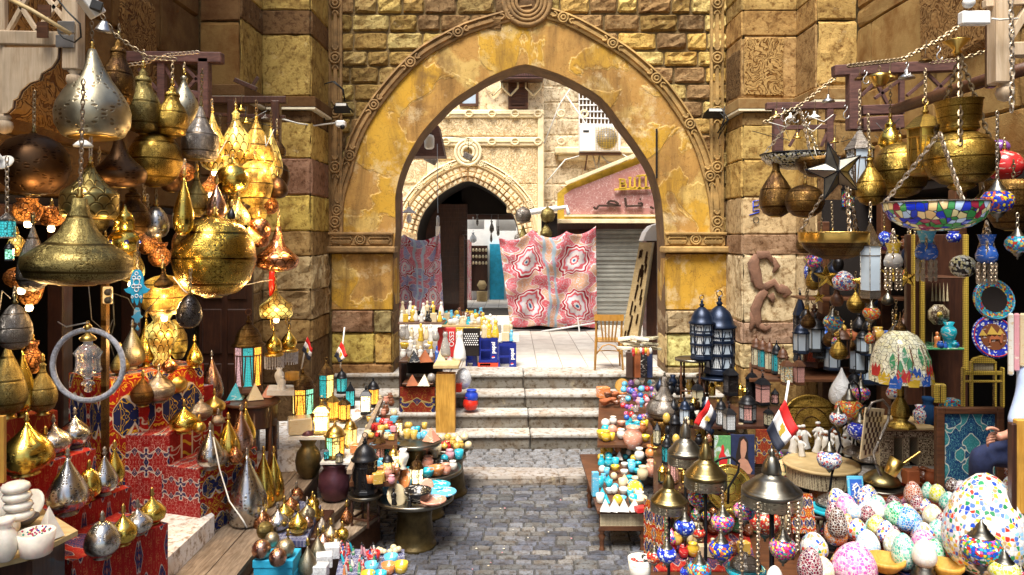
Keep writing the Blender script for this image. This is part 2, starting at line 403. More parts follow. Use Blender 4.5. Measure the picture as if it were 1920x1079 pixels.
mosaic('lamp_blue',[(.01,.04,.5),(.02,.1,.7),(.6,.7,.9),(.01,.02,.35)],48,DG,.05,.12)
mosaic('lamp_bluewhite',[(.01,.03,.55),(.75,.8,.9),(.02,.06,.6),(.02,.05,.5)],52,DG,.04,.12)
mosaic('lamp_multi',[(.6,.03,.02),(.01,.08,.55),(.75,.5,.03),(.03,.35,.5),(.6,.1,.4),(.8,.8,.75),(.04,.3,.08)],52,DG,.05,.12)
mosaic('lamp_red',[(.65,.03,.02),(.75,.12,.02),(.8,.6,.4),(.5,.02,.02)],52,DG,.05,.12)
mosaic('lamp_orange',[(.8,.1,.02),(.85,.3,.04),(.75,.1,.05),(.25,.45,.35),(.8,.6,.1)],50,DG,.04,.12)
mosaic('lamp_pink',[(.75,.05,.3),(.6,.02,.1),(.03,.1,.5),(.8,.3,.5),(.7,.6,.1),(.1,.4,.3)],52,DG,.05,.12)
mosaic('lamp_blueyellow',[(.01,.04,.5),(.8,.6,.03),(.01,.08,.6),(.6,.1,.05),(.01,.03,.4)],46,DG,.05,.12)
mosaic('lamp_white',[(.8,.8,.8),(.75,.1,.1),(.8,.82,.85),(.1,.2,.6),(.85,.85,.85)],50,DG,.05,.12)
mosaic('lamp_teal',[(.02,.35,.5),(.5,.05,.03),(.03,.2,.6),(.75,.5,.1),(.1,.5,.45)],50,DG,.05,.12)
mosaic('bowl_glass',[(.8,.7,.35),(.02,.04,.45),(.05,.3,.08),(.5,.65,.85),(.8,.55,.25),(.01,.03,.5),(.3,.02,.05)],15,(.02,.02,.02),.05,.12,.12)
mosaic('tiffany',[(.78,.74,.5),(.75,.7,.42),(.8,.78,.6),(.7,.66,.45),(.76,.74,.55)],22,(.03,.02,.01),.04,.2,.12)
mosaic('star_tiles',[(.75,.6,.3),(.6,.35,.12),(.2,.4,.4),(.8,.75,.6)],60,(.1,.06,.03),.06,.3,.15)
mosaic('black_mosaic',[(.02,.02,.02),(.75,.75,.6),(.6,.55,.3),(.7,.7,.65)],34,(.02,.02,.02),.05)
def glow(name,col,st=1.0,sc=60):
 g=N(name);c=g.co();v=g.voro(sc,c,'DISTANCE_TO_EDGE',rnd=.35);m=g.ramp(v,[(.04,0),(.12,1)])
 cc=g.mix(m,tuple(x*.12 for x in col),col);n=g.noise(7,c,2)
 return g.set(cc,.25,0,None,Emission_Color=cc,Emission_Strength=g.ma('MULTIPLY',g.ma('ADD',n,.4),st)if st else 0.0)
glow('glass_amber',(1,.42,.05),1.5);glow('glass_yellow',(1,.72,.22),1.5);glow('glass_mint',(.3,.85,.55),.9);glow('glass_warm',(1,.8,.4),2.4,40)
glow('glass_teal',(.05,.5,.55),.45);glow('glass_lilac',(.7,.45,.5),.5)
glow('pane_white',(.72,.76,.78),0);glow('pane_blue',(.03,.13,.45),0);glow('pane_red',(.6,.1,.05),0);glow('pane_cream',(.72,.66,.45),0)
glow('pane_teal',(.04,.38,.45),0);glow('pane_pink',(.75,.4,.36),0)
simple('frost_glass',(.5,.6,.7),.15,0,.15,3,0)
simple('white_shade',(.8,.78,.72),.4,0,.1,3,0)
g=N('bulb');g.set((1,.8,.5),.3,0,None,Emission_Color=(1,.72,.35),Emission_Strength=9.0)
g=N('clear_glass');g.set((.9,.85,.82),.05,0,g.bump(g.noise(20,g.co(),2),.2,.01),Transmission_Weight=.85,IOR=1.45)
g=N('plastic_bag');g.set((.82,.84,.86),.25,0,g.bump(g.noise(10,g.co(),5,.6,1),1,.03),Transmission_Weight=.25)
def cloth(name,c1,c2,l1,l2,rep=(2,2),sc=2.2,med=0,band=None,off=0):
 """applique cloth: mirrored fields of c1 and c2 outlined in l1, curling line work in l2, optional round medallions"""
 g=N(name);x,y,z=g.sep(g.co('UV'))[:3];wp=g.sep(g.noise(3,g.co('UV'),2,.5,0,True));k_=.22 if med else .04
 x=g.ma('ADD',x,g.ma('MULTIPLY',g.ma('SUBTRACT',wp[0],.5),k_));y=g.ma('ADD',y,g.ma('MULTIPLY',g.ma('SUBTRACT',wp[1],.5),k_));mx=g.ma('PINGPONG',g.ma('MULTIPLY',x,rep[0]),.5);my=g.ma('PINGPONG',g.ma('MULTIPLY',y,rep[1]),.5)
 v=g.comb(mx,my,off);A=g.noise(sc,v,1,.4,.6);B=g.noise(sc*2.3,v,1,.4,2.2)
 ln=lambda f,w:g.ramp(g.ma('ABSOLUTE',f),[(w*.7,1),(w,0)])
 cc=g.mix(g.ramp(A,[(.5,0),(.505,1)]),c1,c2);b=g.ma('SUBTRACT',g.ma('FRACT',g.ma('MULTIPLY',B,5)),.5)
 cc=g.mix(ln(b,.11),cc,l2);cc=g.mix(ln(g.ma('SUBTRACT',A,.5),.014),cc,l1)
 if med:
  dx=g.ma('SUBTRACT',mx,.25);dy=g.ma('SUBTRACT',my,.25);r=g.ma('SQRT',g.ma('ADD',g.ma('MULTIPLY',dx,dx),g.ma('MULTIPLY',dy,dy)));th=g.ma('ARCTAN2',dy,dx)
  r=g.ma('MULTIPLY',r,g.ma('ADD',1,g.ma('MULTIPLY',g.ma('COSINE',g.ma('MULTIPLY',th,10)),.07)))
  mc=g.ramp(r,[(0,(.03,.15,.3)),(.012,l1),(.03,c1),(.05,l1),(.085,(.6,.55,.62)),(.1,c1),(.125,l1),(.14,(.4,.02,.04)),(.16,l1)],'CONSTANT');cc=g.mix(g.ramp(r,[(.165,1),(.17,0)]),cc,mc)
  cc=g.mix(g.ramp(mx,[(.44,0),(.445,.9),(.47,.9),(.475,0)]),cc,med)
 if band:
  u=g.ma('FRACT',g.ma('MULTIPLY',x,band[0]));cb=g.mix(ln(g.ma('SUBTRACT',g.ma('FRACT',g.ma('ADD',g.ma('MULTIPLY',y,9),g.ma('MULTIPLY',g.ma('SINE',g.ma('MULTIPLY',u,12.6)),.35))),.5),.16),RD,YL)
  cc=g.mix(g.ramp(g.ma('ABSOLUTE',g.ma('SUBTRACT',u,.5)),[(.13,1),(.135,0)]),cc,cb);cc=g.mix(g.ramp(g.ma('ABSOLUTE',g.ma('SUBTRACT',g.ma('ABSOLUTE',g.ma('SUBTRACT',u,.5)),.16)),[(.02,1),(.03,0)]),cc,l1)
 o=g.co();fold=g.noise(3,g.co(sc=(3,3,.6)),3,.5);cc=g.mix(g.ramp(g.noise(5,o,5,.7),[(.35,.35),(.55,0)]),cc,g.mix(1,cc,(.45,.4,.4),'MULTIPLY'))
 return g.set(cc,.85,0,g.bump(g.ma('ADD',fold,g.ma('MULTIPLY',g.noise(250,o,2),.12)),.5,.01),Specular_IOR_Level=.2)
RD=(.3,.01,.012);NV=(.012,.02,.1);YL=(.6,.4,.03);WT=(.7,.62,.5);PK=(.58,.15,.2)
cloth('applique_red',RD,NV,(.6,.55,.48),(.55,.3,.25),(2,2),2.4)
cloth('applique_bright',RD,NV,(.62,.57,.5),YL,(2,2),2.0,off=.7)
cloth('border_gold',RD,(.36,.01,.01),(.62,.57,.5),(.4,.04,.03),(2,2),2.4,band=(2,))
cloth('tent_pink',(.6,.12,.14),(.6,.33,.2),(.74,.68,.68),(.55,.56,.62),(1,1.05),7,med=(.3,.42,.5))
cloth('tent_blue',(.66,.2,.26),(.3,.33,.55),(.76,.7,.7),(.74,.55,.57),(1,1.3),5,med=(.45,.6,.7))
cloth('dark_print',(.2,.02,.01),NV,(.4,.3,.1),(.3,.12,.02),(1,1),2.4)
cloth('carpet_print',(.36,.012,.012),(.03,.03,.1),(.5,.42,.35),(.45,.1,.04),(3,1.2),3,off=.4)
cloth('tile_print',(.01,.05,.14),(.03,.2,.22),(.55,.58,.5),(.1,.32,.35),(1,1),4.5)
cloth('blue_mat',(.03,.04,.15),(.05,.06,.2),(.6,.6,.6),(.6,.6,.6),(8,4),3)
cloth('painting_garden',(.1,.3,.12),(.5,.6,.6),(.3,.4,.2),(.15,.4,.12),(.5,.5),3)
CER=dict(turquoise=(.02,.42,.55),white=(.8,.78,.72),cream=(.72,.6,.38),yellow=(.75,.5,.04),orange=(.75,.26,.08),coral=(.72,.32,.22),
blue=(.03,.12,.5),brown=(.2,.07,.03),pink=(.75,.35,.4),green=(.08,.35,.15),sky=(.12,.5,.75),black=(.015,.015,.015),red=(.6,.03,.03),grey=(.35,.33,.31),purple=(.22,.08,.35),gold=(.65,.42,.08))
for k_,c_ in CER.items():
 g=N('ceramic_'+k_);c=g.co();x=g.sep(c)
 W_=g.noise(13,g.co(sc=(1,1,2.5)),3,.5,1.5)
 n=g.noise(18,c,4);al=(.75,.7,.6)if k_ not in ('white','cream')else (.6,.42,.2)
 col=g.mix(g.ramp(W_,[(.58,0),(.63,.7)]),g.mix(n,tuple(q*.8 for q in c_),c_),al)
 g.set(col,.25,0,g.bump(n,.2,.003),Coat_Weight=.3)
simple('alabaster',(.78,.72,.62),.25,0,.18,14,.15,.003,Subsurface_Weight=.15)
simple('white_stone',(.75,.74,.7),.5,0,.2,12,.3)
simple('marble_dark',(.06,.05,.05),.3,0,.5,12,.1)
simple('terracotta',(.35,.1,.03),.7,0,.3)
simple('white_paint',(.82,.82,.8),.5,0,.08,5,.1)
simple('box_blue',(.02,.38,.62),.7,0,.25,9,.3)
simple('box_red',(.6,.03,.03),.4,0,.15)
simple('crate_blue',(.008,.02,.22),.35,0,.2,6,.1)
simple('crate_red',(.75,.06,.02),.35,0,.2,6,.1)
simple('flag_red',(.75,.02,.02),.7,0,.1);simple('flag_white',(.82,.82,.82),.7,0,.05);simple('flag_black',(.015,.02,.04),.7,0,.1)
simple('gold_ink',(.6,.42,.05),.6,0,.1)
simple('red_plastic',(.7,.03,.015),.3,0,.1);simple('blue_plastic',(.02,.06,.5),.3,0,.1)
simple('rubber',(.02,.02,.02),.6);simple('cable_white',(.7,.68,.62),.5);simple('cable_black',(.015,.015,.015),.5)
simple('glitter',(.5,.5,.55),.4,.3,.5,60,1,.01)
simple('paper',(.72,.66,.52),.8,0,.15)
simple('papyrus',(.72,.5,.2),.8,0,.2);simple('ink',(.05,.03,.03),.8)
simple('shirt',(.42,.52,.75),.85,0,.12,10,.3,.01);simple('jeans',(.012,.02,.07),.9,0,.3,30,.3);simple('skin',(.5,.24,.16),.5,0,.15,20,.3,.002,Subsurface_Weight=.1)
simple('hair',(.02,.012,.01),.5)
simple('purple_urn',(.1,.035,.05),.35,.35,.3,12,.2);simple('green_urn',(.12,.085,.03),.4,.6,.5,10,.4)
simple('shutter_grey',(.42,.42,.38),.45,.3,.25,3,.2)
g=N('marble_sign');c=g.co();v=g.voro(5,g.vm('ADD',c,g.noise(3,c,3,col=True)),'DISTANCE_TO_EDGE')
g.set(g.mix(g.ramp(v,[(0,.7),(.04,0)]),g.mix(g.noise(5,c,6,.7),(.3,.1,.09),(.55,.3,.27)),(.75,.6,.55)),.4,0)
simple('sign_gold',(.7,.45,.05),.45,.2,.45,4,.4);simple('dark_frame',(.06,.03,.02),.5)
g=N('inlay');c=g.co();v=g.voro(75,c,'DISTANCE_TO_EDGE',rnd=.2)
g.set(g.mix(g.ramp(v,[(.05,0),(.14,1)]),(.06,.03,.015),(.6,.52,.34)),.35,0)
g=N('gold_inlay');c=g.co();v=g.voro(60,c,'DISTANCE_TO_EDGE',rnd=.1)
g.set(g.mix(g.ramp(v,[(.05,0),(.14,1)]),(.1,.05,.01),(.7,.5,.08)),.35,.2)
g=N('paving');c=g.co();b=g.n('ShaderNodeTexBrick');g.L(g.co(rot=(0,0,pi/2)),b.inputs[0]);b.inputs['Scale'].default_value=1;b.offset=.5
b.inputs['Brick Width'].default_value=1.3;b.inputs['Row Height'].default_value=.42;b.inputs['Mortar Size'].default_value=.008;b.inputs['Color1'].default_value=(.62,.56,.48,1);b.inputs['Color2'].default_value=(.72,.68,.6,1);b.inputs['Mortar'].default_value=(.25,.2,.15,1)
g.set(g.mix(g.ramp(g.noise(3,c,6,.7),[(.4,.5),(.6,0)]),b.outputs[0],(.42,.37,.31)),.7,0,g.bump(g.ma('SUBTRACT',g.noise(20,c,5),g.ma('MULTIPLY',b.outputs[1],1.5)),.4,.01))
# the place itself
X3=(1,0,0);Z3=(0,0,1)
def quad(mb,a,b,c,d):mb.add([a,b,c,d],[(0,1,2,3)])
mb=MB();mb.box(-60,60,-60,12.6,-.3,-.03);tag(mb.build('ground','far_ground'),'dusty ground under the street',kind='structure')
mb=MB();mb.box(-6,6,-3,9.3,-.025,.0);tag(mb.build('street_bed','street_grit'),'dark grit between the paving setts',kind='structure')
mb=MB();fr=frame((0,0,0),X3,(0,1,0),Z3)
y=2.0;r_=0
while y<9.24:
 h=R(.1,.125);x=-3.2+R(-.1,.1)
 while x<3.4:
  w=R(.14,.24);t=R(.65,1.2)
  c=random.choice([(.12,.13,.165),(.16,.168,.19),(.1,.108,.135),(.19,.185,.18),(.14,.145,.15)])
  if y>4.5 or abs(x)<9:mb.rock(fr,x+.008,x+w-.008,y+.008,min(y+h-.008,9.25),.02,.2,tuple(q*t for q in c),gr=(0,.035,.5,.965,1),gb=(0,.06,.5,.94,1),jit=.035)
  x+=w
 y+=h
tag(mb.build('cobbled_street','cobble_stone'),'grey paving setts in rows, slightly uneven',kind='structure')
def stepline(v,z):return (EYE-z)*F/(v-HV)
z0=.115
yk=9.27;mb=MB()
x=-3.4
while x<3.2:
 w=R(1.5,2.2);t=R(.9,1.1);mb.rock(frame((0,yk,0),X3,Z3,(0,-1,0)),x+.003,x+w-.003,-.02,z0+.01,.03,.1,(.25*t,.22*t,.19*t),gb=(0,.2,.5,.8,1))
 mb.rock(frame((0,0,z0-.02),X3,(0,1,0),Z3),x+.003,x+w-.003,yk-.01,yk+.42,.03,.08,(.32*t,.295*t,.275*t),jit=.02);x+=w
tag(mb.build('kerb_step','step_stone'),'worn pale kerb slab below the steps',kind='structure')
mb=MB();mb.box(-3.4,3.4,yk+.02,12.3,0,z0-.03);tag(mb.build('tread_bed','street_grit'),kind='structure')
mb=MB();y=yk+.43
while y<10.5:
 h=R(.12,.15);x=-3+R(-.1,.1)
 while x<3:
  w=R(.17,.26);t=R(.9,1.2);mb.rock(frame((0,0,z0-.03),X3,(0,1,0),Z3),x+.006,x+w-.006,y+.006,y+h-.006,.028,.2,(.2*t,.205*t,.22*t));x+=w
 y+=h
tag(mb.build('cobbled_tread','cobble_stone'),'strip of small grey setts above the kerb',kind='structure')
ST=[(10.52,.31),(10.87,.52),(11.24,.725),(11.66,.95)]
for i,(ys,zt)in enumerate(ST):
 zb=([z0-.03]+[q for _,q in ST])[i];yn=ST[i+1][0]+.05 if i<3 else 12.3
 mb=MB();x=-2.9
 js=[[-2.9,-.93,.26,1.9,3.2],[-2.9,-.93,.24,2.0,3.2],[-2.9,-.96,.2,1.7,3.2],[-2.9,-.98,.18,1.9,3.2]][i]
 for a,b in zip(js,js[1:]):
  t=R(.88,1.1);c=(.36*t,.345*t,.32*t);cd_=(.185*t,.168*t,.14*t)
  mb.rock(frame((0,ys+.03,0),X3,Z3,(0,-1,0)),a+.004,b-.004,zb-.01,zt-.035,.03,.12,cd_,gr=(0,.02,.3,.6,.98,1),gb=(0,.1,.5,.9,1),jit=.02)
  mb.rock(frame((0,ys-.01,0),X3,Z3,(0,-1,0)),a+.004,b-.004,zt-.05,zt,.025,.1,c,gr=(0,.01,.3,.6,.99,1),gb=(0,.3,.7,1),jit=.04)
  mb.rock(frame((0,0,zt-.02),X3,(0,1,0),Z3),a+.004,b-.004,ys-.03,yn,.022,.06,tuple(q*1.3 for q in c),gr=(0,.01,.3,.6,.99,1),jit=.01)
 tag(mb.build('stone_step','step_stone'),'worn grey limestone step of the short flight',kind='structure')
LZ=.95
mb=MB();mb.box(-14,14,12.25,45,-.2,LZ-.004);tag(mb.build('upper_pavement','paving'),'pale stone slab pavement beyond the arch',kind='structure')
# gate wall with the pointed arch
YA=11.8
wall=E('gate_wall','ochre stone gate wall with a big pointed arch over the steps','wall',(0,YA,0))
def loc(o,p):o.parent=p;o.matrix_parent_inverse=TRN(-Vector(p.location));return o
inner_px=[(738,790),(738,475),(742,430),(741,372),(748,335),(761,300),(779,267),(797,241),(820,217),(838,198),(857,182),(882,166),(915,146),(951,130),(986,121),(1020,130),(1050,140),(1085,157),(1122,179),(1145,203),(1164,230),(1185,257),(1203,283),(1218,307),(1229,332),(1240,375),(1245,430),(1247,475),(1247,790)]
outer_px=[(644,470),(644,430),(647,372),(661,325),(670,290),(684,252),(706,214),(732,178),(768,137),(807,104),(862,74),(890,62),(945,46),(1000,33),(1050,46),(1083,60),(1139,92),(1175,116),(1222,158),(1244,183),(1278,233),(1303,285),(1318,335),(1327,375),(1331,430),(1331,470)]
def px(l,Y=YA):return [((u-960)/F*Y,EYE-(v-HV)/F*Y)for u,v in l]
ip=px(inner_px);op=px(outer_px)
def dens(pl,n=3):
 out=[]
 for i in range(len(pl)-1):
  p0=pl[max(i-1,0)];p1=pl[i];p2=pl[i+1];p3=pl[min(i+2,len(pl)-1)]
  for k in range(n):
   t=k/n;out.append(tuple(.5*((2*p1[c])+(-p0[c]+p2[c])*t+(2*p0[c]-5*p1[c]+4*p2[c]-p3[c])*t*t+(-p0[c]+3*p1[c]-3*p2[c]+p3[c])*t**3)for c in (0,1)))
 out.append(pl[-1]);return out
ipd=[ip[0]]+dens(ip[1:-1])+[ip[-1]];opd=dens(op)
def arch_x(curve,z,side):
 best=None
 for (a,b)in zip(curve,curve[1:]):
  if (a[1]-z)*(b[1]-z)<=0 and a[1]!=b[1]:
   x=a[0]+(b[0]-a[0])*(z-a[1])/(b[1]-a[1])
   if best is None or (side<0 and x<best)or (side>0 and x>best):best=x
 return best
TH=.64;core=MB();n=len(ipd)
vs=[(x,YA,z)for x,z in ipd]+[(x*1.0,YA+TH,z)for x,z in ipd]
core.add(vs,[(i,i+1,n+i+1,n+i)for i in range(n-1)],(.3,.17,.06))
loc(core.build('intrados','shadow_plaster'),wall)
bk=MB();L0=-9;L1=9;TOP=9.5
k=n//2
def strip(mb,curve,y,xl,xr,top,flip=False):
 m=len(curve);mid=max(range(m),key=lambda i:curve[i][1])
 for i in range(m-1):
  a,b=curve[i],curve[i+1];xo=xl if i<mid else xr
  mb.add([(a[0],y,a[1]),(b[0],y,b[1]),(xo,y,b[1]),(xo,y,a[1])],[(0,1,2,3)])
 mb.add([(xl,y,curve[mid][1]),(xr,y,curve[mid][1]),(xr,y,top),(xl,y,top)],[(0,1,2,3)])
strip(bk,ipd,YA+.03,-9,9,TOP);strip(bk,ipd,YA+TH,-9,9,TOP);bk.add([(-9,YA+.03,TOP),(9,YA+.03,TOP),(9,YA+TH,TOP),(-9,YA+TH,TOP)],[(0,1,2,3)])
loc(bk.build('wall_core','mortar'),wall)
pf=MB();m=60
def resamp(c,m):
 d=[0]
 for a,b in zip(c,c[1:]):d.append(d[-1]+math.dist(a,b))
 out=[]
 for i in range(m+1):
  t=d[-1]*i/m;j=0
  while j<len(d)-2 and d[j+1]<t:j+=1
  u=(t-d[j])/max(1e-9,d[j+1]-d[j]);out.append((c[j][0]+(c[j+1][0]-c[j][0])*u,c[j][1]+(c[j+1][1]-c[j][1])*u))
 return out
mi=max(range(len(ipd)),key=lambda i:ipd[i][1]);mo=max(range(len(opd)),key=lambda i:opd[i][1])
zs=EYE-(470-HV)/F*YA
ipc=[p for p in ipd if p[1]>=zs-.001];mi=max(range(len(ipc)),key=lambda i:ipc[i][1])
I2=resamp(ipc[:mi+1],30)[:-1]+resamp(ipc[mi:],30);O2=resamp(opd[:mo+1],30)[:-1]+resamp(opd[mo:],30)
vs=[];fs=[]
for (a,b)in zip(I2,O2):
 for t in (0,.25,.5,.75,1):vs.append((a[0]+(b[0]-a[0])*t,YA-.02-.012*math.sin(pi*t)+R(-.004,.004),a[1]+(b[1]-a[1])*t))
q=len(I2)
for i in range(q-1):
 for j in range(4):fs.append((i*5+j,(i+1)*5+j,(i+1)*5+j+1,i*5+j+1))
pf.add(vs,fs,smooth=True)
pf.add([(a[0],YA-.02,a[1])for a in I2]+[(a[0],YA+.02,a[1])for a in I2],[(i,i+1,q+i+1,q+i)for i in range(q-1)])
pf.add([(a[0],YA-.02,a[1])for a in O2]+[(a[0],YA+.06,a[1])for a in O2],[(i,q+i,q+i+1,i+1)for i in range(q-1)])
loc(pf.build('plaster_face','ochre_plaster'),wall)
eg=MB()
for i in range(0,60,4):
 seg=[(x,YA+.02,z)for x,z in I2[i:i+5]]
 for a,b in zip(seg,seg[1:]):pass
rb=MB();fr=FRY(YA+.02);z=2.9
tl=[(.5,.33,.09),(.58,.42,.13),(.42,.27,.08),(.33,.2,.08),(.6,.46,.17),(.47,.33,.12),(.26,.16,.07)]
while z<TOP:
 h=R(.2,.3);x=-3.0
 while x<3.35:
  w=R(.28,.62);w=min(w,3.4-x);ok=True
  mx_=x+w/2;mz=z+h/2
  xl=arch_x(opd,mz,-1);xr=arch_x(opd,mz,1)
  if xl is not None and xl<mx_<xr and not (mx_-xl<.1 or xr-mx_<.1):ok=False
  if ok:
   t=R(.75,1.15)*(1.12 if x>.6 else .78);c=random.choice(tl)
   q0=R(0,.02)
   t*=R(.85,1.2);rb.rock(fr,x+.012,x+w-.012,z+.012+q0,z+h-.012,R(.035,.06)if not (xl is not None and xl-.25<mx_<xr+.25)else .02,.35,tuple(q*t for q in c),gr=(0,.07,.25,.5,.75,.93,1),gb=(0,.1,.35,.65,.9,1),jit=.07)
  x+=w
 z+=h
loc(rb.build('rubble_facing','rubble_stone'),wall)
def ribbon(mb,pl,w,d,y,inset=0):
 """a raised band of two cords following the polyline, plus knots"""
 m=len(pl);nrm=[]
 for i in range(m):
  a=pl[max(i-1,0)];b=pl[min(i+1,m-1)];t=Vector((b[0]-a[0],b[1]-a[1])).normalized();nrm.append((-t[1],t[0]))
 prof=[(0,0),(.02,d*.8),(.16,d),(.22,d*.35),(.34,d*.35),(.38,d*.75),(.62,d*.75),(.66,d*.35),(.78,d*.35),(.84,d),(.98,d*.8),(1,0)]
 vs=[]
 for (x,z),(nx,nz)in zip(pl,nrm):
  for t,h in prof:vs.append((x+nx*w*t,y-h,z+nz*w*t))
 k=len(prof);mb.add(vs,[(i*k+j,i*k+j+1,(i+1)*k+j+1,(i+1)*k+j)for i in range(m-1)for j in range(k-1)],smooth=False)
 L=0;nxt=.45
 for i in range(1,m):
  s=math.dist(pl[i],pl[i-1]);
  while L+s>nxt:
   t=(nxt-L)/s;x=pl[i-1][0]+(pl[i][0]-pl[i-1][0])*t;z=pl[i-1][1]+(pl[i][1]-pl[i-1][1])*t;nx,nz=nrm[i]
   c=(x+nx*w*.5,y-d*.6,z+nz*w*.5);tx,tz=nz,-nx
   for rr,th in ((.38,.017),(.17,.018)):
    mb.tube([(c[0]+cos(a)*w*rr,c[1]-d*.35,c[2]+sin(a)*w*rr)for a in [2*pi*q/14 for q in range(14)]],th,6,closed=True)
   for sg in (-1,1):
    ctr=(c[0]+tx*sg*w*.85,c[2]+tz*sg*w*.85)
    pts=[]
    for q in range(9):
     a=pi*q/8;u_=cos(a)*w*.2;v_=-sin(a)*w*.3*sg
     pts.append((ctr[0]+nx*u_+tx*v_,y-d*.8,ctr[1]+nz*u_+tz*v_))
    mb.tube(pts,.016,5)
   nxt+=.86
  L+=s
WB=.2
def offc(c,d):
 out=[]
 for i in range(len(c)):
  a=c[max(i-1,0)];b=c[min(i+1,len(c)-1)];t=Vector((b[0]-a[0],b[1]-a[1])).normalized();out.append((c[i][0]-t[1]*d,c[i][1]+t[0]*d))
 return out
la=[p for p in O2[:31]if p[1]>zs+.05];ra=[p for p in O2[30:]if p[1]>zs+.05]
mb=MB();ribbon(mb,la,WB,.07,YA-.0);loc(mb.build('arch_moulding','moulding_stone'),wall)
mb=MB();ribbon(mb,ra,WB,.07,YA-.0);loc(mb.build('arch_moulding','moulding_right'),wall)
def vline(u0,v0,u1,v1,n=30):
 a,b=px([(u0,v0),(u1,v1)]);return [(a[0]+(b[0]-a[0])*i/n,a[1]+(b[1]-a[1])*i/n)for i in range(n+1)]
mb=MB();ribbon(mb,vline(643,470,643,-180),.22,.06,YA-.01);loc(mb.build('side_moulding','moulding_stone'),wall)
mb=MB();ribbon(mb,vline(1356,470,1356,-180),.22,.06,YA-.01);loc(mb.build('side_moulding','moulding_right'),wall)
mb=MB();bx,bz=px([(988,6)])[0]
for r_,t_,dy in ((.36,.05,0),(.29,.035,.02),(.23,.03,.03),(.17,.03,.03)):
 mb.tube([(bx+cos(a)*r_,YA-.04-dy,bz+sin(a)*r_)for a in [2*pi*i/32 for i in range(32)]],t_,6,closed=True)
loc(mb.build('apex_boss','moulding_stone'),wall)
mb=MB();mb.lathe([(.34,0),(.15,.03),(0,.06)],20,TRN((bx,YA-.01,bz))@ROT(pi/2,4,'X'));loc(mb.build('boss_disc','shadow_plaster'),wall)
def impost(u0,u1,name_m,vt=438,vb=474):
 a,t=px([(u0,vt)])[0];b,q=px([(u1,vb)])[0];mb=MB()
 mb.box(a,b,YA-.06,YA+.3,q+.11,t,bev=.01);mb.box(a-.03,b+.05,YA-.14,YA+.3,q,q+.1,bev=.02);mb.box(a-.01,b+.02,YA-.1,YA+.3,t-.025,t+.02,bev=.01)
 zc=(q+.11+t)/2;h=(t-q-.11)
 for cx in ((a+b)/2,):
  mb.tube([(cx+cos(w)*h*.22,YA-.075,zc+sin(w)*h*.22)for w in [2*pi*i/12 for i in range(12)]],.014,5,closed=True)
  mb.tube([(cx+cos(w)*h*.4,YA-.075,zc+sin(w)*h*.38)for w in [2*pi*i/14 for i in range(14)]],.018,5,closed=True)
 for x0,x1 in ((a+.06,(a+b)/2-.16),((a+b)/2+.16,b-.06)):
  for k in (.3,.16):
   mb.tube([(x0,YA-.07,zc-h*k),(x1,YA-.07,zc-h*k),(x1+.03,YA-.07,zc),(x1,YA-.07,zc+h*k),(x0,YA-.07,zc+h*k),(x0-.03,YA-.07,zc)],.012,5,closed=True)
 loc(mb.build('impost',name_m),wall)
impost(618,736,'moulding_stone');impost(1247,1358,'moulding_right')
def jamb(u0,u1,side,rows):
 for (va,vb,ins,d,c,mt)in rows:
  a,t=px([(u0,va)])[0];b,q=px([(u1,vb)])[0];mb=MB()
  if mt=='ochre_plaster':mb.box(a+ins,b-ins,YA-.02-d,YA+.05,q+.01,t-.005,bev=.01)
  else:
   x=a
   while x<b-.05:
    w=min(R(.5,.8),b-x);w=b-x if b-x-w<.25 else w
    mb.rock(frame((0,YA+.01,0),X3,Z3,(0,-1,0)),x,x+w-.01,q+.004,t-.004,.03+d,.15,tuple(k*R(.85,1.15)for k in c),jit=.03,gr=(0,.03,.3,.6,.97,1),gb=(0,.06,.35,.65,.94,1));x+=w
  s=b if side<0 else a;H=(1,0,0)if side<0 else (-1,0,0)
  mb.rock(frame((s,0,0),(0,1,0),Z3,H),YA-.04-d,YA+TH,q+.004,t-.004,.02,.3,tuple(k*.9 for k in c),jit=.03)
  loc(mb.build('jamb_block',mt),wall)
oc=(.6,.4,.08)
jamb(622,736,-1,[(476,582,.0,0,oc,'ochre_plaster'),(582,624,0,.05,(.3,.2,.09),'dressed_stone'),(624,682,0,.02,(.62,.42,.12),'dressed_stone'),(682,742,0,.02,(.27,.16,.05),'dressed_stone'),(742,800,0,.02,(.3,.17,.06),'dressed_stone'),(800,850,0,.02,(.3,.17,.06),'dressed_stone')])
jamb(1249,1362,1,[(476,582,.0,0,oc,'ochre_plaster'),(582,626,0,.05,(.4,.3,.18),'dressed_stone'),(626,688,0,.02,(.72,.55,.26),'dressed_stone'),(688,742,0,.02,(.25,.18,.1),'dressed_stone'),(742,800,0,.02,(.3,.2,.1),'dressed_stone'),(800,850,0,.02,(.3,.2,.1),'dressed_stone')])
mb=MB();a=P(1231,242,YA-.04);mb.box(a.x-.012,a.x+.012,YA-.07,YA-.02,P(0,335,YA).z,a.z);loc(mb.build('iron_strap','black_iron'),wall)
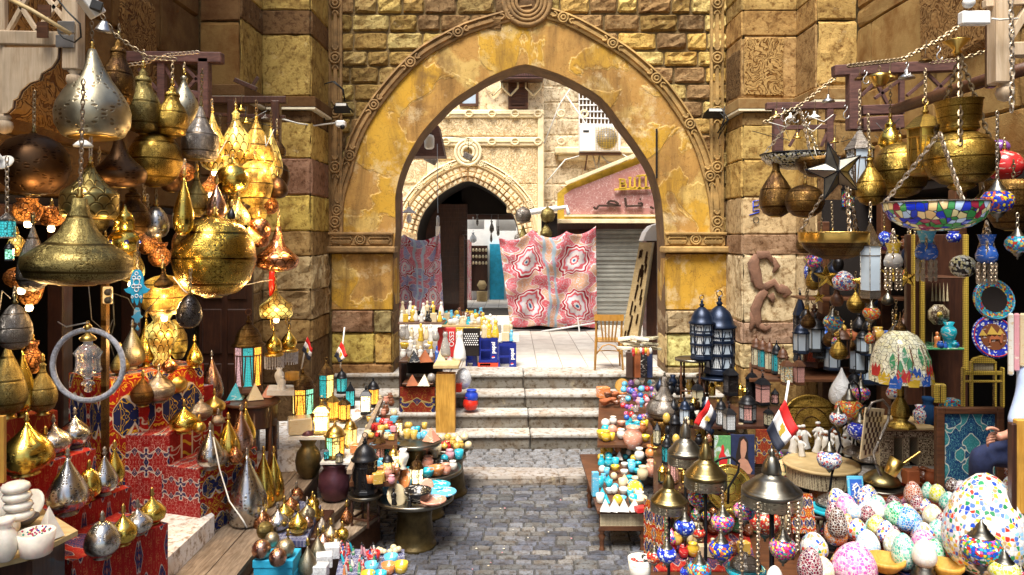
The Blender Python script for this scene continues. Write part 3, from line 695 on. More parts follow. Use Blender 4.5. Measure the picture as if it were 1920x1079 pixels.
# stepped piers and side walls
def zc(v,Y):return EYE-(v-HV)/F*Y
def courses(mb,fr,a0,a1,rows,wmin=.5,wmax=.9,gap=.006):
 for (zb,zt,c,d,rg)in rows:
  a=a0
  while a<a1-.02:
   w=R(wmin,wmax);w=a1-a if a1-a-w<.3 else w;t=R(.82,1.15)
   mb.rock(fr,a+gap/2,a+w-gap/2,zb+gap/2,zt-gap/2,d,rg,tuple(q*t for q in c),gr=(0,.025,.26,.5,.74,.975,1),gb=(0,.04,.27,.5,.73,.96,1),jit=.02+rg*.06);a+=w
BR=(.15,.08,.03);YO=(.42,.29,.08);MV=(.26,.14,.085);PL=(.6,.48,.28);DK=(.18,.105,.045);TN=(.34,.215,.08)
def pier(label,side,faces,spec,Yref,ledgev):
 p=E('stepped_pier',label,'pier',(3.4*side,10.5,0))
 mb=MB();core=MB();rows=[]
 for (va,vb,c,d,rg)in spec:rows.append((zc(vb,Yref),zc(va,Yref),c,d,rg))
 for (fr,a0,a1)in faces:
  courses(mb,fr,a0,a1,rows)
 loc(mb.build('block_facing','dressed_stone'),p);return p
specL=[(-260,-180,YO,.02,.3),(-180,-110,BR,.02,.1),(-110,-40,YO,.02,.3),(-40,20,YO,.02,.3),(20,66,BR,.025,.06),(66,183,YO,.02,.55),(207,230,DK,.01,.1),(230,297,(.52,.36,.1),.02,.5),(297,366,MV,.025,.12),(366,434,(.58,.42,.1),.03,.3),(434,480,TN,.02,.3),(480,545,(.5,.38,.2),.03,.9),(545,600,(.36,.25,.12),.03,.8),(600,642,TN,.03,.2),(642,720,DK,.02,.3),(720,830,DK,.02,.3)]
nY=lambda Y:frame((0,Y,0),X3,Z3,(0,-1,0))
fX=lambda X,H:frame((X,0,0),(0,1,0),Z3,(H,0,0))
zrow=lambda spec,Y,f:[(zc(vb,Y),zc(va,Y),c,d,rg)for (va,vb,c,d,rg)in spec if f(zc(va,Y))]
pL=pier('stepped stone pier left of the arch with thin white band on its ledge',-1,[(nY(10.8),-3.62,-2.91),(fX(-2.91,1),10.79,11.85),(fX(-3.62,1),9.94,10.8)],specL,10.8,183)
mb=MB();mb.box(-9,-2.93,10.84,11.9,0,TOP);mb.box(-9,-3.64,9.98,10.85,3.0,TOP);loc(mb.build('pier_core','mortar'),pL)
mb=MB();rows=zrow([(-260,-180,BR,.02,.1),(-180,-100,BR,.02,.1),(-100,-20,BR,.02,.1),(-20,40,BR,.02,.1),(42,178,(.24,.14,.045),.02,.1),(178,260,BR,.02,.2),(260,330,BR,.02,.2),(330,420,BR,.02,.2)],9.94,lambda z:1)
courses(mb,nY(9.94),-4.15,-3.62,rows,.53,.54);loc(mb.build('tooled_facing','tooled_stone'),pL)
def ledge(p,segs,z0_,z1_,d=.09,white=True,m='tooled_stone',cc=BR):
 mb=MB();wb=MB()
 for (x0,x1,y0,y1)in segs:mb.box(x0,x1,y0,y1,z0_+.03,z1_,col=cc,bev=.012);wb.box(x0+.004,x1-.004,y0+.004,y1,z0_,z0_+.03)
 loc(mb.build('ledge',m),p)
 if white:loc(wb.build('ledge_trim','white_trim'),p)
zl1=zc(183,10.8);zl0=zc(207,10.8)
ledge(pL,[(-3.53,-2.82,10.71,11.7),(-4.15,-3.53,9.85,11)],zl0,zl1)
mb=MB();a=P(440,207,10.75)
d=E('old_door','dark red-brown panelled wooden door behind the brass lamps','door',(-3.9,9.95,0))
mb=MB();mb.box(-4.15,-3.45,9.9,9.97,0,3.0);loc(mb.build('door_leaf','dark_wood'),d)
mb=MB()
for i in range(2):
 for j in range(4):mb.box(-4.1+i*.33,-3.84+i*.33,9.87,9.9,.1+j*.72,.7+j*.72,bev=.02)
loc(mb.build('door_panel','dark_wood'),d)
SW=E('side_wall','dark left alley wall with carved stone panels above the shop','wall',(-4.15,6,0))
mb=MB();mb.box(-9,-4.2,-3,9.95,3.45,TOP);loc(mb.build('wall_core','mortar'),SW)
mb=MB();zz=[3.45,3.95,4.6,5.3,6.0,6.8,7.6,8.4,9.4]
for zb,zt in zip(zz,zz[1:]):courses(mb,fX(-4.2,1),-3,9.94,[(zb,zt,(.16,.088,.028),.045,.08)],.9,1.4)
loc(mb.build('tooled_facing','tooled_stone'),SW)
mb=MB();mb.rock(fX(-4.16,1),5.9,7.0,4.05,5.7,.05,.05,(.24,.13,.04),gr=(0,.05,.5,.95,1));mb.rock(fX(-4.16,1),7.9,8.7,4.4,5.8,.04,.05,(.24,.13,.04),gr=(0,.05,.5,.95,1));loc(mb.build('carved_panel','carved_panel'),SW)
SH=E('lamp_shop','dark interior of the brass lamp shop on the left','shop',(-5.5,6,0))
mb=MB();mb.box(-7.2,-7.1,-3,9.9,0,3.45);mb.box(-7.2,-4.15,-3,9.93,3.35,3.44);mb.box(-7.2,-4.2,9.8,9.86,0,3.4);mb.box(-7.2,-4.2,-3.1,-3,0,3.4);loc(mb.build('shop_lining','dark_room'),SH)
mb=MB()
for y in (8.2,6.9):mb.box(-4.3,-4.15,y,y+.16,0,3.4,bev=.01)
mb.box(-4.28,-4.1,-3,9.85,3.2,3.36,bev=.01)
loc(mb.build('door_post','dark_wood'),SH)
specR=[(-260,-180,YO,.02,.3),(-180,-90,TN,.02,.1),(-90,-10,YO,.02,.2),(-10,20,(.45,.3,.1),.02,.1),(20,68,(.5,.3,.1),.025,.08),(68,186,(.42,.26,.1),.02,.2),(212,236,TN,.01,.1),(236,300,(.62,.43,.14),.02,.2),(300,370,(.5,.33,.1),.03,.3),(370,440,(.52,.38,.2),.02,.12),(440,478,(.38,.24,.14),.02,.12),(478,605,(.68,.55,.34),.02,.5),(605,645,(.38,.25,.17),.03,.2),(645,690,(.6,.48,.26),.03,.5),(690,760,TN,.02,.3),(760,850,TN,.02,.3)]
pR=pier('stepped stone pier right of the arch with a carved block and faded graffiti',1,[(nY(11.0),3.4,4.2),(fX(3.4,-1),10.99,11.85),(fX(4.2,-1),10.27,11.0)],specR,11.0,186)
mb=MB();mb.box(3.42,9,11.04,11.9,0,TOP);mb.box(4.22,9,10.31,11.05,3.0,TOP);loc(mb.build('pier_core','mortar'),pR)
mb=MB();courses(mb,nY(10.27),4.2,4.74,zrow([(-260,-170,TN,.02,.1),(-170,-90,TN,.02,.1),(-90,-40,TN,.02,.1),(-40,38,(.5,.32,.1),.02,.08),(40,160,(.5,.33,.11),.03,.5),(160,230,TN,.02,.3),(230,320,TN,.02,.3),(320,430,DK,.02,.3),(430,520,(.4,.25,.08),.02,.3)],10.27,lambda z:1),.54,.55)
loc(mb.build('rough_facing','dressed_stone'),pR)
ledge(pR,[(3.31,4.12,10.91,11.7),(4.12,4.75,10.18,11.2)],zc(210,11),zc(186,11),cc=(.36,.24,.1))
mb=MB();mb.rock(nY(10.985),3.43,4.0,zc(182,11),zc(72,11),.03,.05,(.45,.28,.1),gr=(0,.03,.5,.97,1));loc(mb.build('carved_panel','carved_panel'),pR)
mb=MB();mb.rock(fX(3.39,-1),11.02,11.8,zc(182,11),zc(85,11),.02,.05,(.2,.12,.05));loc(mb.build('carved_panel','carved_panel'),pR)
mb=MB();c=P(1418,413,10.965);mb.tube([(c.x+cos(a)*.04,c.y,c.z+sin(a)*.045)for a in [2*pi*i/16 for i in range(16)]],.006,5,closed=True);loc(mb.build('graffiti_ring','rubber'),pR)
mb=MB()
for pts in ([(1412,378),(1412,396),(1424,394)],[(1412,378),(1424,376),(1422,386),(1413,388)],[(1405,404),(1424,398)]):mb.tube([P(u,v,10.968)for u,v in pts],.008,5)
loc(mb.build('graffiti_scrawl','blue_plastic'),pR)
SR=E('side_wall','right alley wall of tooled ochre blocks with a fluted carved panel','wall',(4.73,6,0))
mb=MB();mb.box(4.78,9,-3,10.3,3.75,TOP);loc(mb.build('wall_core','mortar'),SR)
mb=MB();zz=[3.75,4.3,5.05,5.95,6.2,7,7.8,8.6,9.4]
fr_=frame((4.78,0,0),(0,1,0),Z3,(-1,0,0))
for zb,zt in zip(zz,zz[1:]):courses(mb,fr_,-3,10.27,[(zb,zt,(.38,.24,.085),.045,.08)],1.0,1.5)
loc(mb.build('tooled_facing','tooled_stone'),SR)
mb=MB();mb.rock(frame((4.735,0,0),(0,1,0),Z3,(-1,0,0)),7.2,8.6,5.0,6.6,.05,.05,(.38,.22,.08),gr=(0,.03,.5,.97,1));loc(mb.build('carved_panel','carved_panel'),SR)
RS=E('curio_shop','dark interior of the curio shop on the right','shop',(6,7,0))
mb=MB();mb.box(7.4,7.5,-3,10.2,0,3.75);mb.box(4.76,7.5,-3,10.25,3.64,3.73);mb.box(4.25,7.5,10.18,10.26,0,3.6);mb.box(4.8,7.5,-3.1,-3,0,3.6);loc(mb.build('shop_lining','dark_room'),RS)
mb=MB()
for y in (9.6,8.0):mb.box(4.75,4.88,y,y+.14,0,3.6,bev=.01)
mb.box(4.2,4.3,10.1,10.26,0,3.3,bev=.01)
loc(mb.build('door_post','brown_wood'),RS)
simple('terracotta_stone',(.2,.1,.06),.8,0,.4,8,.8,.01)
orn=E('wall_ornament','brown carved stone ornament of curling leaves on the right pier','ornament',P(1440,560,10.95))
mb=MB()
def curl(pts,r):mb.tube([P(u,v,10.93)for u,v in pts],r,8)
curl([(1420,478),(1413,495),(1418,515),(1423,535),(1434,543)],[.05,.09,.085,.07,.05])
curl([(1420,480),(1440,478),(1450,492)],[.07,.06,.03]);curl([(1434,540),(1452,530),(1462,545),(1472,543)],[.06,.06,.05,.07])
curl([(1436,545),(1425,560),(1417,580),(1420,600),(1424,615)],[.06,.07,.08,.07,.04]);curl([(1445,552),(1449,560),(1450,568)],[.05,.045,.02])
curl([(1424,610),(1436,618),(1446,612)],[.05,.04,.03]);curl([(1404,500),(1414,512),(1410,530)],[.02,.05,.02]);curl([(1450,484),(1458,500),(1450,512)],[.03,.05,.02]);curl([(1462,536),(1470,545),(1478,550),(1470,558)],[.04,.08,.07,.03]);curl([(1408,585),(1414,600),(1408,618)],[.02,.05,.03])
loc(mb.build('carved_leaves','terracotta_stone'),orn);orn.scale=(1,.35,1)
def flood(u,v,Y,label,s=1,w=40):
 e=E('floodlight',label,'floodlight',P(u,v,Y),'floodlights on the gate wall');k=w/F*Y
 mb=MB();mb.add([(-k/2,0,-.02),(k/2,0,-.02),(k/2,.1,-.09),(-k/2,.1,-.09),(-k*.3,-.05,.05),(k*.35,-.05,.05),(k*.3,.12,.03),(-k*.25,.12,.03)],[(0,1,2,3),(4,7,6,5),(0,4,5,1),(1,5,6,2),(2,6,7,3),(3,7,4,0)])
 mb.build('lamp_head','rubber',e);mb=MB();mb.box(-k*.3,k*.34,-.055,-.045,.0,.04);mb.build('lens','white_shade',e)
 mb=MB();mb.tube([(k*.3,.06,0),(k*.5,.1,-.03),(k*.55,.2,-.05)],.015,6);mb.build('bracket','black_iron',e)
flood(1340,210,11.5,'dark floodlight with pale glass on the right moulding');flood(640,200,11.5,'wedge floodlight with lit wooden face on the left moulding',w=30)
e=E('security_camera','small white security camera on the left moulding','camera',P(641,234,11.45))
mb=MB();mb.box(-.07,.07,-.12,.02,-.05,.05,bev=.02);mb.build('housing','white_paint',e);mb=MB();mb.lathe([(.035,0),(.035,.05),(.02,.06)],12,TRN((.04,-.11,-.05))@ROT(pi*.6,4,'X'));mb.build('lens','black_iron',e)
mb=MB();mb.tube([(-.06,0,.03),(-.12,.1,.06),(-.12,.3,.06)],.012);mb.build('bracket','white_paint',e)
mb=MB();mb.tube([P(523,222,10.6),P(560,232,10.68),P(590,236,10.9),P(630,231,11.4)],.012,6);tag(mb.build('cable','cable_white'),'white cable running along under the left ledge','cable')
mb=MB()
for k in range(3):mb.tube([P(u+R(-3,3),v,11.5)for u,v in [(608,230),(602,190),(606,158),(625,153),(642,168),(644,190)]],.009,5)
tag(mb.build('cable','cable_black'),'black cable loop on the left carved moulding','cable')
mb=MB()
for k in range(5):mb.tube([P(1355+R(-8,8),200+k*3,11.4),P(1362+R(-6,6),225,11.35),P(1350+R(-8,8),245+R(0,20),11.5)],.008,5)
tag(mb.build('cable','cable_black'),'tangle of black cable beside the right floodlight','cable')
# beyond the arch
FY=20.2
fa=E('carved_facade','pale sunlit building with a carved inscription frieze and dark pointed doorway','building',(-1.3,FY,0))
def pxw(l,Y):return [((u-960)/F*Y,EYE-(v-HV)/F*Y)for u,v in l]
door_px=[(782,640),(782,440),(788,415),(800,392),(822,368),(850,350),(878,340),(905,350),(930,366),(952,388),(966,412),(973,440),(974,640)]
dpc=pxw(door_px,FY);dpc=[dpc[0]]+dens(dpc[1:-1])+[dpc[-1]]
XR=(1020-960)/F*FY
mb=MB();strip(mb,dpc,FY,-7,XR,11.5);loc(mb.build('wall','pale_stone'),fa)
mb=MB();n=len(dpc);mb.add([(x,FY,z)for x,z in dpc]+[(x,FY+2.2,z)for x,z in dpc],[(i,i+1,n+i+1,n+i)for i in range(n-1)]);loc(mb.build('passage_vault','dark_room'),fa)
mb=MB();rng=dpc[1:-1];m=len(rng);o1=offc(rng,.42)
for i in range(0,m-1):
 a,b=rng[i],rng[i+1];A_,B_=o1[i],o1[i+1]
 for k,(t0,t1,d)in enumerate(((0,.3,.1),(.3,.62,.17),(.62,1,.08))):
  j=R(.7,1.2);l=lambda p,q,t:(p[0]+(q[0]-p[0])*t,p[1]+(q[1]-p[1])*t)
  q4=[l(a,A_,t0),l(b,B_,t0),l(b,B_,t1*.97),l(a,A_,t1*.97)];c=(sum(p[0]for p in q4)/4,sum(p[1]for p in q4)/4)
  q5=[(c[0]+(p[0]-c[0])*.55,c[1]+(p[1]-c[1])*.6)for p in q4]
  mb.add([(p[0],FY,p[1])for p in q4]+[(p[0],FY-d*j,p[1])for p in q5],[(4,5,6,7),(0,1,5,4),(1,2,6,5),(2,3,7,6),(3,0,4,7)])
loc(mb.build('door_arch_stones','pale_stone'),fa)
mb=MB();ribbon(mb,[p for p in offc(rng,.44)],.2,.1,FY-.0);loc(mb.build('door_moulding','moulding_light'),fa)
def fpanel(u0,v0,u1,v1,d,m,nm='frieze'):
 (a,t),(b,q)=pxw([(u0,v0),(u1,v1)],FY);mb=MB();mb.box(a,b,FY-d,FY+.02,q,t,bev=.02);return loc(mb.build(nm,m),fa)
fpanel(740,222,1008,256,.05,'carved_facade','inscription_frieze');fpanel(740,276,856,300,.04,'carved_facade','carved_field');fpanel(898,276,1008,345,.04,'carved_facade','carved_field');fpanel(740,300,800,345,.04,'carved_facade','carved_field');fpanel(950,345,1008,400,.04,'carved_facade','carved_field')
mb=MB()
for v0,v1 in ((207,222),(258,275)):
 a,b=pxw([(730,v0),(1020,v1)],FY);mb.box(a[0],b[0],FY-.1,FY,b[1],a[1],bev=.03)
 zc_=(a[1]+b[1])/2
 mb.box(a[0],b[0],FY-.13,FY-.1,zc_-.012,zc_+.012)
 for k in range(9):mb.tube([(a[0]+.3+k*.62+cos(w)*.1,FY-.12,zc_+sin(w)*.09)for w in [2*pi*i/12 for i in range(12)]],.03,5,closed=True)
a,b=pxw([(1008,207),(1020,600)],FY);mb.box(a[0],b[0],FY-.12,FY,b[1],a[1],bev=.03)
loc(mb.build('string_course','moulding_light'),fa)
mb=MB();c=pxw([(878,287)],FY)[0]
for r_ in (.34,.25,.16):mb.tube([(c[0]+cos(w)*r_,FY-.1,c[1]+sin(w)*r_)for w in [2*pi*i/24 for i in range(24)]],.045,6,closed=True)
loc(mb.build('roundel','moulding_light'),fa)
def window(u0,v0,u1,v1,Y,parent,mt='frost_glass',shutter=False):
 (a,t),(b,q)=pxw([(u0,v0),(u1,v1)],Y);mb=MB();w=.07
 for bx in ((a,a+w,q,t),(b-w,b,q,t),(a+w,b-w,t-w,t),(a+w,b-w,q,q+w)):mb.box(bx[0],bx[1],Y-.07,Y+.02,bx[2],bx[3])
 o=loc(mb.build('window','brown_wood'),parent)
 mb=MB();mb.box(a+w,b-w,Y-.03,Y,q+w,t-w);pn=mb.build('shutter' if shutter else 'pane','brown_wood' if shutter else mt,o)
 if shutter:
  mb=MB()
  for k in range(3):mb.box(a+w+.02,b-w-.02,Y-.06,Y-.03,q+w+.04+k*(t-q)/3.2,q+w+.1+k*(t-q)/3.2)
  mb.build('shutter_rail','brown_wood',o)
window(862,120,897,200,FY-.02,fa);window(953,150,990,205,FY-.02,fa,shutter=True)
mb=MB();(a,t),(b,q)=pxw([(938,60),(1018,156)],FY);mb.box(a,b,FY-.5,FY,q,t,bev=.02);mb2=MB()
for k in range(26):
 x=a+.02+(b-a-.04)*k/25;mb2.box(x-.012,x+.012,FY-.53,FY-.5,q+.08,t)
for k in range(8):mb2.box(a,b,FY-.53,FY-.5,q+.02+k*.14,q+.045+k*.14)
loc(mb.build('oriel','dark_wood'),fa);loc(mb2.build('oriel_lattice','purple_wood'),fa)
mb=MB()
for u in (925,957,1000):
 for s in (-1,1):mb.tube([P(u,180,FY-.08)+Vector((0,-.02,0)),P(u+s*14,165,FY-.08),P(u+s*14,155,FY-.08)],.03,5)
loc(mb.build('carved_brackets','moulding_light'),fa)
mb=MB();mb.box(-5,4,22.4,22.5,0,.96)
mb.box(-4,P(866,0,22.4).x,22.35,22.6,LZ,8);mb.box(-4,1.2,22.35,22.6,P(0,402,22.4).z,8);mb.box(P(973,0,22.4).x,1.3,22.35,22.6,LZ,8);mb.box(-3.2,1.1,FY+.25,22.3,LZ-.003,LZ+.002);loc(mb.build('passage_end_shade','dark_room'),fa)  # end walls and thin floor sheet added, near-black colour stands in for passage shade
IY=25.5
sh=E('far_shopfront','far shop seen through the dark doorway with a display case and blue door','shop',(-.8,IY,LZ))
mb=MB();mb.box(-6,6,IY+.3,IY+.5,LZ,7);loc(mb.build('wall','white_paint'),sh)
mb=MB();(a,t),(b,q)=pxw([(918,458),(945,523)],IY);mb.box(a,b,IY+.1,IY+.28,LZ,t);loc(mb.build('door','box_blue'),sh)
mb=MB();(a,t),(b,q)=pxw([(884,461),(914,500)],IY);mb.box(a,b,IY,IY+.25,LZ+.3,t);loc(mb.build('display_case','dark_wood'),sh)
mb=MB()
for j,v in enumerate((468,480,492)):
 for k in range(5):x=a+.06+k*(b-a-.1)/4;z=EYE-(v-HV)/F*IY;mb.lathe([(.03,0),(.05,.04),(.03,.1),(0,.12)],8,TRN((x,IY-.03,z-.08)))
loc(mb.build('display_goods','ceramic_cream'),sh)
mb=MB();(a,t),(b,q)=pxw([(873,455),(884,522)],IY);mb.box(a,b,IY-.1,IY+.1,LZ,t+.1);loc(mb.build('hanging_cloth','tent_pink',uv=((a,0,LZ),(b-a,0,0),(0,0,2))),sh)
mb=MB();(a,t),(b,q)=pxw([(876,408),(908,430)],IY-.4);mb.box(a,b,IY-.4,IY-.36,q,t);loc(mb.build('sign_board','white_paint'),sh)
mb=MB();(a,t),(b,q)=pxw([(930,412),(968,433)],IY-.4);mb.box(a,b,IY-.4,IY-.36,q,t);loc(mb.build('sign_board','white_paint'),sh)
mb=MB();(a,t),(b,q)=pxw([(870,385),(975,412)],IY-1);mb.box(a,b,IY-1,IY-.6,q,t);loc(mb.build('awning','dark_wood'),sh)
mb=MB();mb.box(a+.3,b-.4,IY-1.1,IY-1.02,t-.12,t-.05);loc(mb.build('tube_light','white_paint'),sh)
mb=MB();c=P(904,505,IY-.6);mb.lathe([(.18,0),(.18,.3),(.2,.33)],6,TRN((c.x,c.y,LZ)));mb.lathe([(0,0),(.17,.0),(.17,.05)],6,TRN((c.x,c.y-.1,LZ+.55))@ROT(pi/2,4,'X'));tag(mb.build('stool','light_board'),'small six-sided stool far beyond the dark doorway','stool')
for (u,v0,v1,w)in ((895,402,424,5),(922,415,437,9),(934,425,443,6),(921,435,455,5),(887,436,456,14)):
 mb=MB();c=P(u,v0,IY-1.3);h=(v1-v0)/F*(IY-1.3);k=w/F*(IY-1.3)/2
 mb.lathe([(.2*k,0),(k,h*.2),(k*.9,h*.5),(.25*k,h*.85),(.05,h)],10,TRN((c.x,c.y,c.z-h)));mb.tube([(c.x,c.y,c.z),(c.x,c.y,c.z+.5)],.008,4)
 tag(mb.build('hanging_goods','pewter' if w!=14 else 'plastic_bag'),'small %s hanging in front of the far shop'%{5:'slim metal lamp',9:'dark round bundle',6:'short metal lamp',14:'clear plastic bag'}[w],'hanging goods')
mb=MB();
for k in range(24):mb.box((776-960)/F*FY,(868-960)/F*FY,FY+2.0,FY+2.05,LZ+k*.13,LZ+k*.13+.129)
loc(mb.build('passage_shutter','dark_wood'),fa)
mb=MB();(a,t),(b,q)=pxw([(862,440),(871,575)],FY+1.9)
for k in range(18):mb.box(a,b,FY+1.7,FY+1.9,LZ+k*.12,LZ+k*.12+.119,bev=.004)
mb.box(a+.01,b-.01,FY+1.75,FY+1.88,LZ,LZ+2.2)
loc(mb.build('shutter_box','brown_wood'),fa)
mbd=E('corner_building','pale limestone corner building with an air conditioner and blocked bay','building',(1.5,20.9,0))
mb=MB();fr=frame((0,20.6,0),X3,Z3,(0,-1,0));z=LZ
while z<11:
 x=.5
 while x<6:w=R(.5,.9);t=R(.9,1.12);mb.rock(fr,x,x+w-.01,z,z+.44,.03,.2,(.92*t,.78*t,.54*t));x+=w
 z+=.45
loc(mb.build('wall','dressed_stone'),mbd)
mb=MB();mb.box(.4,8,20.6,20.9,0,11.5);loc(mb.build('wall_core','pale_stone'),mbd)
(a,t),(b,q)=pxw([(1040,276),(1205,290)],20.4);mb=MB();mb.box(a,b,20.3,20.6,q,t,bev=.04);mb.box(a+.1,b,20.4,20.6,q-.15,q,bev=.03);loc(mb.build('cornice','moulding_light'),mbd)
(a,t),(b,q)=pxw([(1086,150),(1205,240)],20.4);mb=MB();mb.box(a,b,20.5,20.62,q,t);loc(mb.build('window_recess','shadow_plaster'),mbd)
mb=MB()
for k in range(16):mb.bar((a+k*.1,20.4,q),(a+k*.1,20.4,t),.03)
for k in range(7):mb.bar((a,20.38,q+.1+k*.17),(b,20.38,q+.1+k*.17+R(-.05,.05)),.035)
mb.bar((a-.4,20.3,t+.4),(b,20.3,q-.1),.04);mb.bar((a-.3,20.3,t+.2),(b-.2,20.3,q-.2),.03)
loc(mb.build('window_lattice','white_paint'),mbd)
ac=E('air_conditioner','white air conditioner unit high on the building beyond the arch','air conditioner',P(1123,288,19.9))
w=76/F*19.9;h=50/F*19.9
mb=MB();mb.box(-w/2,w/2,-.35,.1,0,h,bev=.03);mb.build('casing','white_paint',ac)
mb=MB();mb.lathe([(0,0),(.26,0),(.27,.02)],24,TRN((w*.15,-.352,h*.5))@ROT(pi/2,4,'X'));mb.build('fan','ceramic_grey',ac)
mb=MB()
for k in range(9):mb.box(w*.15-.29+k*.07,w*.15-.283+k*.07,-.385,-.375,h*.08,h*.93)
for k in range(14):mb.box(w*.15-.3,w*.15+.3,-.385,-.38,h*.08+k*.045,h*.08+k*.045+.006)
mb.build('grille','sign_gold',ac);mb=MB();mb.box(-w*.42,-w*.28,-.356,-.35,h*.72,h*.8,bev=.02);mb.build('badge','rubber',ac)
mb=MB();mb.box(-w/2,w*.52,-.3,0,-.06,0);mb.bar((-w*.3,-.1,-.06),(-w*.3,.5,-.4),.04);mb.build('bracket','brown_wood',ac)
for i,pts in enumerate(([(1020,270),(1050,195),(1095,130)],[(1022,345),(1060,300),(1086,293)],[(1112,292),(1118,318),(1124,292),(1122,325)],[(1125,290),(1140,305),(1172,310)],[(1167,290),(1185,300),(1200,285)],[(1062,180),(1100,235),(1110,240)])):
 mb=MB();q=[P(u,v,19.8)for u,v in pts];mb.tube(q,.02,5);tag(mb.build('cable','cable_white'),['white cable slanting up the far pale wall','white cable sagging left of the air conditioner','looped white cable hanging under the air conditioner','white cable hooked right of the cable loop under the air conditioner','short white cable right of the air conditioner','white cable behind the top of the air conditioner'][i],'cable')
sg=E('gabled_shop','closed shop with slanted red marble sign in a gold frame and grey shutter','shop',(2.9,18,LZ))
SY=17.9
poly=pxw([(1046,412),(1046,362),(1064,347),(1260,268),(1300,268),(1300,412)],SY)
mb=MB();mb.prism(poly,0,.25,frame((0,SY+.3,0),X3,Z3,(0,-1,0)));loc(mb.build('sign_back','sign_gold'),sg)
poly2=pxw([(1058,402),(1058,366),(1072,356),(1260,284),(1300,284),(1300,402)],SY)
mb=MB();mb.prism(poly2,0,.03,frame((0,SY+.05,0),X3,Z3,(0,-1,0)));loc(mb.build('sign_panel','marble_sign'),sg)
mb=MB()
for a,b,w in (((1044,415),(1300,415),.1),((1060,345),(1262,262),.08),((1058,405),(1300,405),.05)):
 pa,pb=pxw([a,b],SY-.04);mb.bar((pa[0],SY-.04,pa[1]),(pb[0],SY-.04,pb[1]),.1,w)
loc(mb.build('sign_trim','moulding_light'),sg)
def text(s,size,mat,M4,parent,name='lettering',ext=.01,bold=0.0,align='CENTER',shear=0):
 cu=bpy.data.curves.new('t','FONT');cu.body=s;cu.size=size;cu.extrude=ext;cu.offset=bold;cu.align_x=align;cu.align_y='CENTER';cu.shear=shear;cu.resolution_u=3
 ob=bpy.data.objects.new('t',cu);C.objects.link(ob);dg=bpy.context.evaluated_depsgraph_get();dg.update()
 me=bpy.data.meshes.new_from_object(ob.evaluated_get(dg));bpy.data.objects.remove(ob)
 me.transform(M4);me.materials.clear();me.materials.append(M[mat]);o=bpy.data.objects.new(name,me);C.objects.link(o)
 if parent:o.parent=parent
 return o
RX=ROT(pi/2,4,'X')
ltr=MB()
def stroke(mb,pts,Y,w,m=1):
 q=[P(u,v,Y)for u,v in pts]
 for a,b in zip(q,q[1:]):mb.bar(a,b,.05,w,up=(0,1,0))if False else mb.bar(a,b,w,.05,up=(0,1,0))
g_=MB();tY=SY-.05
for pts in ([(1163,337),(1163,352)],[(1160,337),(1171,337),(1172,343),(1164,344),(1174,346),(1173,353),(1160,354)],
[(1181,334),(1181,352),(1190,353)],[(1190,333),(1190,353),(1193,351)],[(1178,334),(1184,334)],
[(1199,331),(1199,353)],[(1193,331),(1207,329)],[(1195,353),(1203,353)],
[(1211,329),(1211,353)],[(1207,330),(1214,328)],[(1208,353),(1216,352)],[(1152,356),(1222,353)]):
 stroke(g_,pts,tY,.045)
loc(g_.build('gothic_lettering','sign_gold'),sg)
g_=MB()
for pts in ([(1113,388),(1117,393),(1121,389),(1122,386)],[(1122,386),(1164,386)],[(1138,383),(1143,377),(1153,378),(1160,383)],[(1140,382),(1160,385)],[(1172,371),(1174,387)],[(1174,387),(1205,386)],[(1196,382),(1204,381),(1204,386)],[(1199,374),(1202,374)],[(1219,388),(1226,392)]):
 stroke(g_,pts,tY,.05)
loc(g_.build('arabic_lettering','dark_frame'),sg)
mb=MB();a=(1050-960)/F*SY;b=(1300-960)/F*SY;zt=EYE-(418-HV)/F*SY
k=0;z=LZ
while z<zt:
 mb.box((1118-960)/F*SY,b,SY+.3,SY+.33,z,z+.085,bev=.012);mb.box((1118-960)/F*SY,b,SY+.28 if k%5 else SY+.26,SY+.34,z+.085,z+.1);z+=.1;k+=1
loc(mb.build('rolling_shutter','shutter_grey'),sg)
mb=MB();mb.box(a,(1112-960)/F*SY,SY+.5,SY+.6,LZ,zt);mb.box(a-.15,a+.05,SY+.1,SY+.6,LZ,zt+.0,bev=.02);mb.box(a,b,SY+.05,SY+.3,zt-.15,zt+.02);mb.box((1112-960)/F*SY,(1118-960)/F*SY,SY+.2,SY+.6,LZ,zt);loc(mb.build('shop_frame','dark_wood'),sg)
mb=MB();mb.box(a,8,SY+.65,SY+.7,LZ,zt+.1);loc(mb.build('shop_back','pale_stone'),sg)
mb=MB();mb.tube([P(985,400,17.6),P(1045,391,17.6)],.07,8);mb.tube([P(1040,392,17.6),P(1062,388,17.6),P(1066,402,17.5)],.05,6);tag(mb.build('wrapped_beam','white_paint'),'white wrapped beam with brass pots hanging below','beam')
mb=MB();mb.box(P(1015,0,17.75).x,P(1045,0,17.75).x,17.75,17.8,LZ,P(0,400,17.75).z);tag(mb.build('dark_banner','dark_room'),'dark panel behind the twin hanging pots','panel')
cn=E('canopy','small dark wooden canopy with a scalloped edge beyond the arch left','canopy',P(800,270,14))
mb=MB();mb.prism([(p[0],p[1])for p in pxw([(768,293),(770,270),(812,236),(822,236),(834,293)],14)],0,.5,frame((0,14.5,0),X3,Z3,(0,-1,0)));loc(mb.build('board','purple_wood'),cn)
e=E('lamp_bulb','big white globe bulb hanging under the dark canopy','bulb',P(805,280,13.6));w=19/F*13.6
mb=MB();mb.lathe([(0,0),(.6*w/2,.0),(.95*w/2,.03),(w/2,.1),(w/2,.2),(.8*w/2,.25),(.3*w/2,.27)],16);mb.build('globe','white_shade',e);mb=MB();mb.lathe([(.04,.27),(.04,.34)],8);mb.tube([(0,0,.34),(0,0,.6)],.006,4);mb.build('holder','rubber',e)
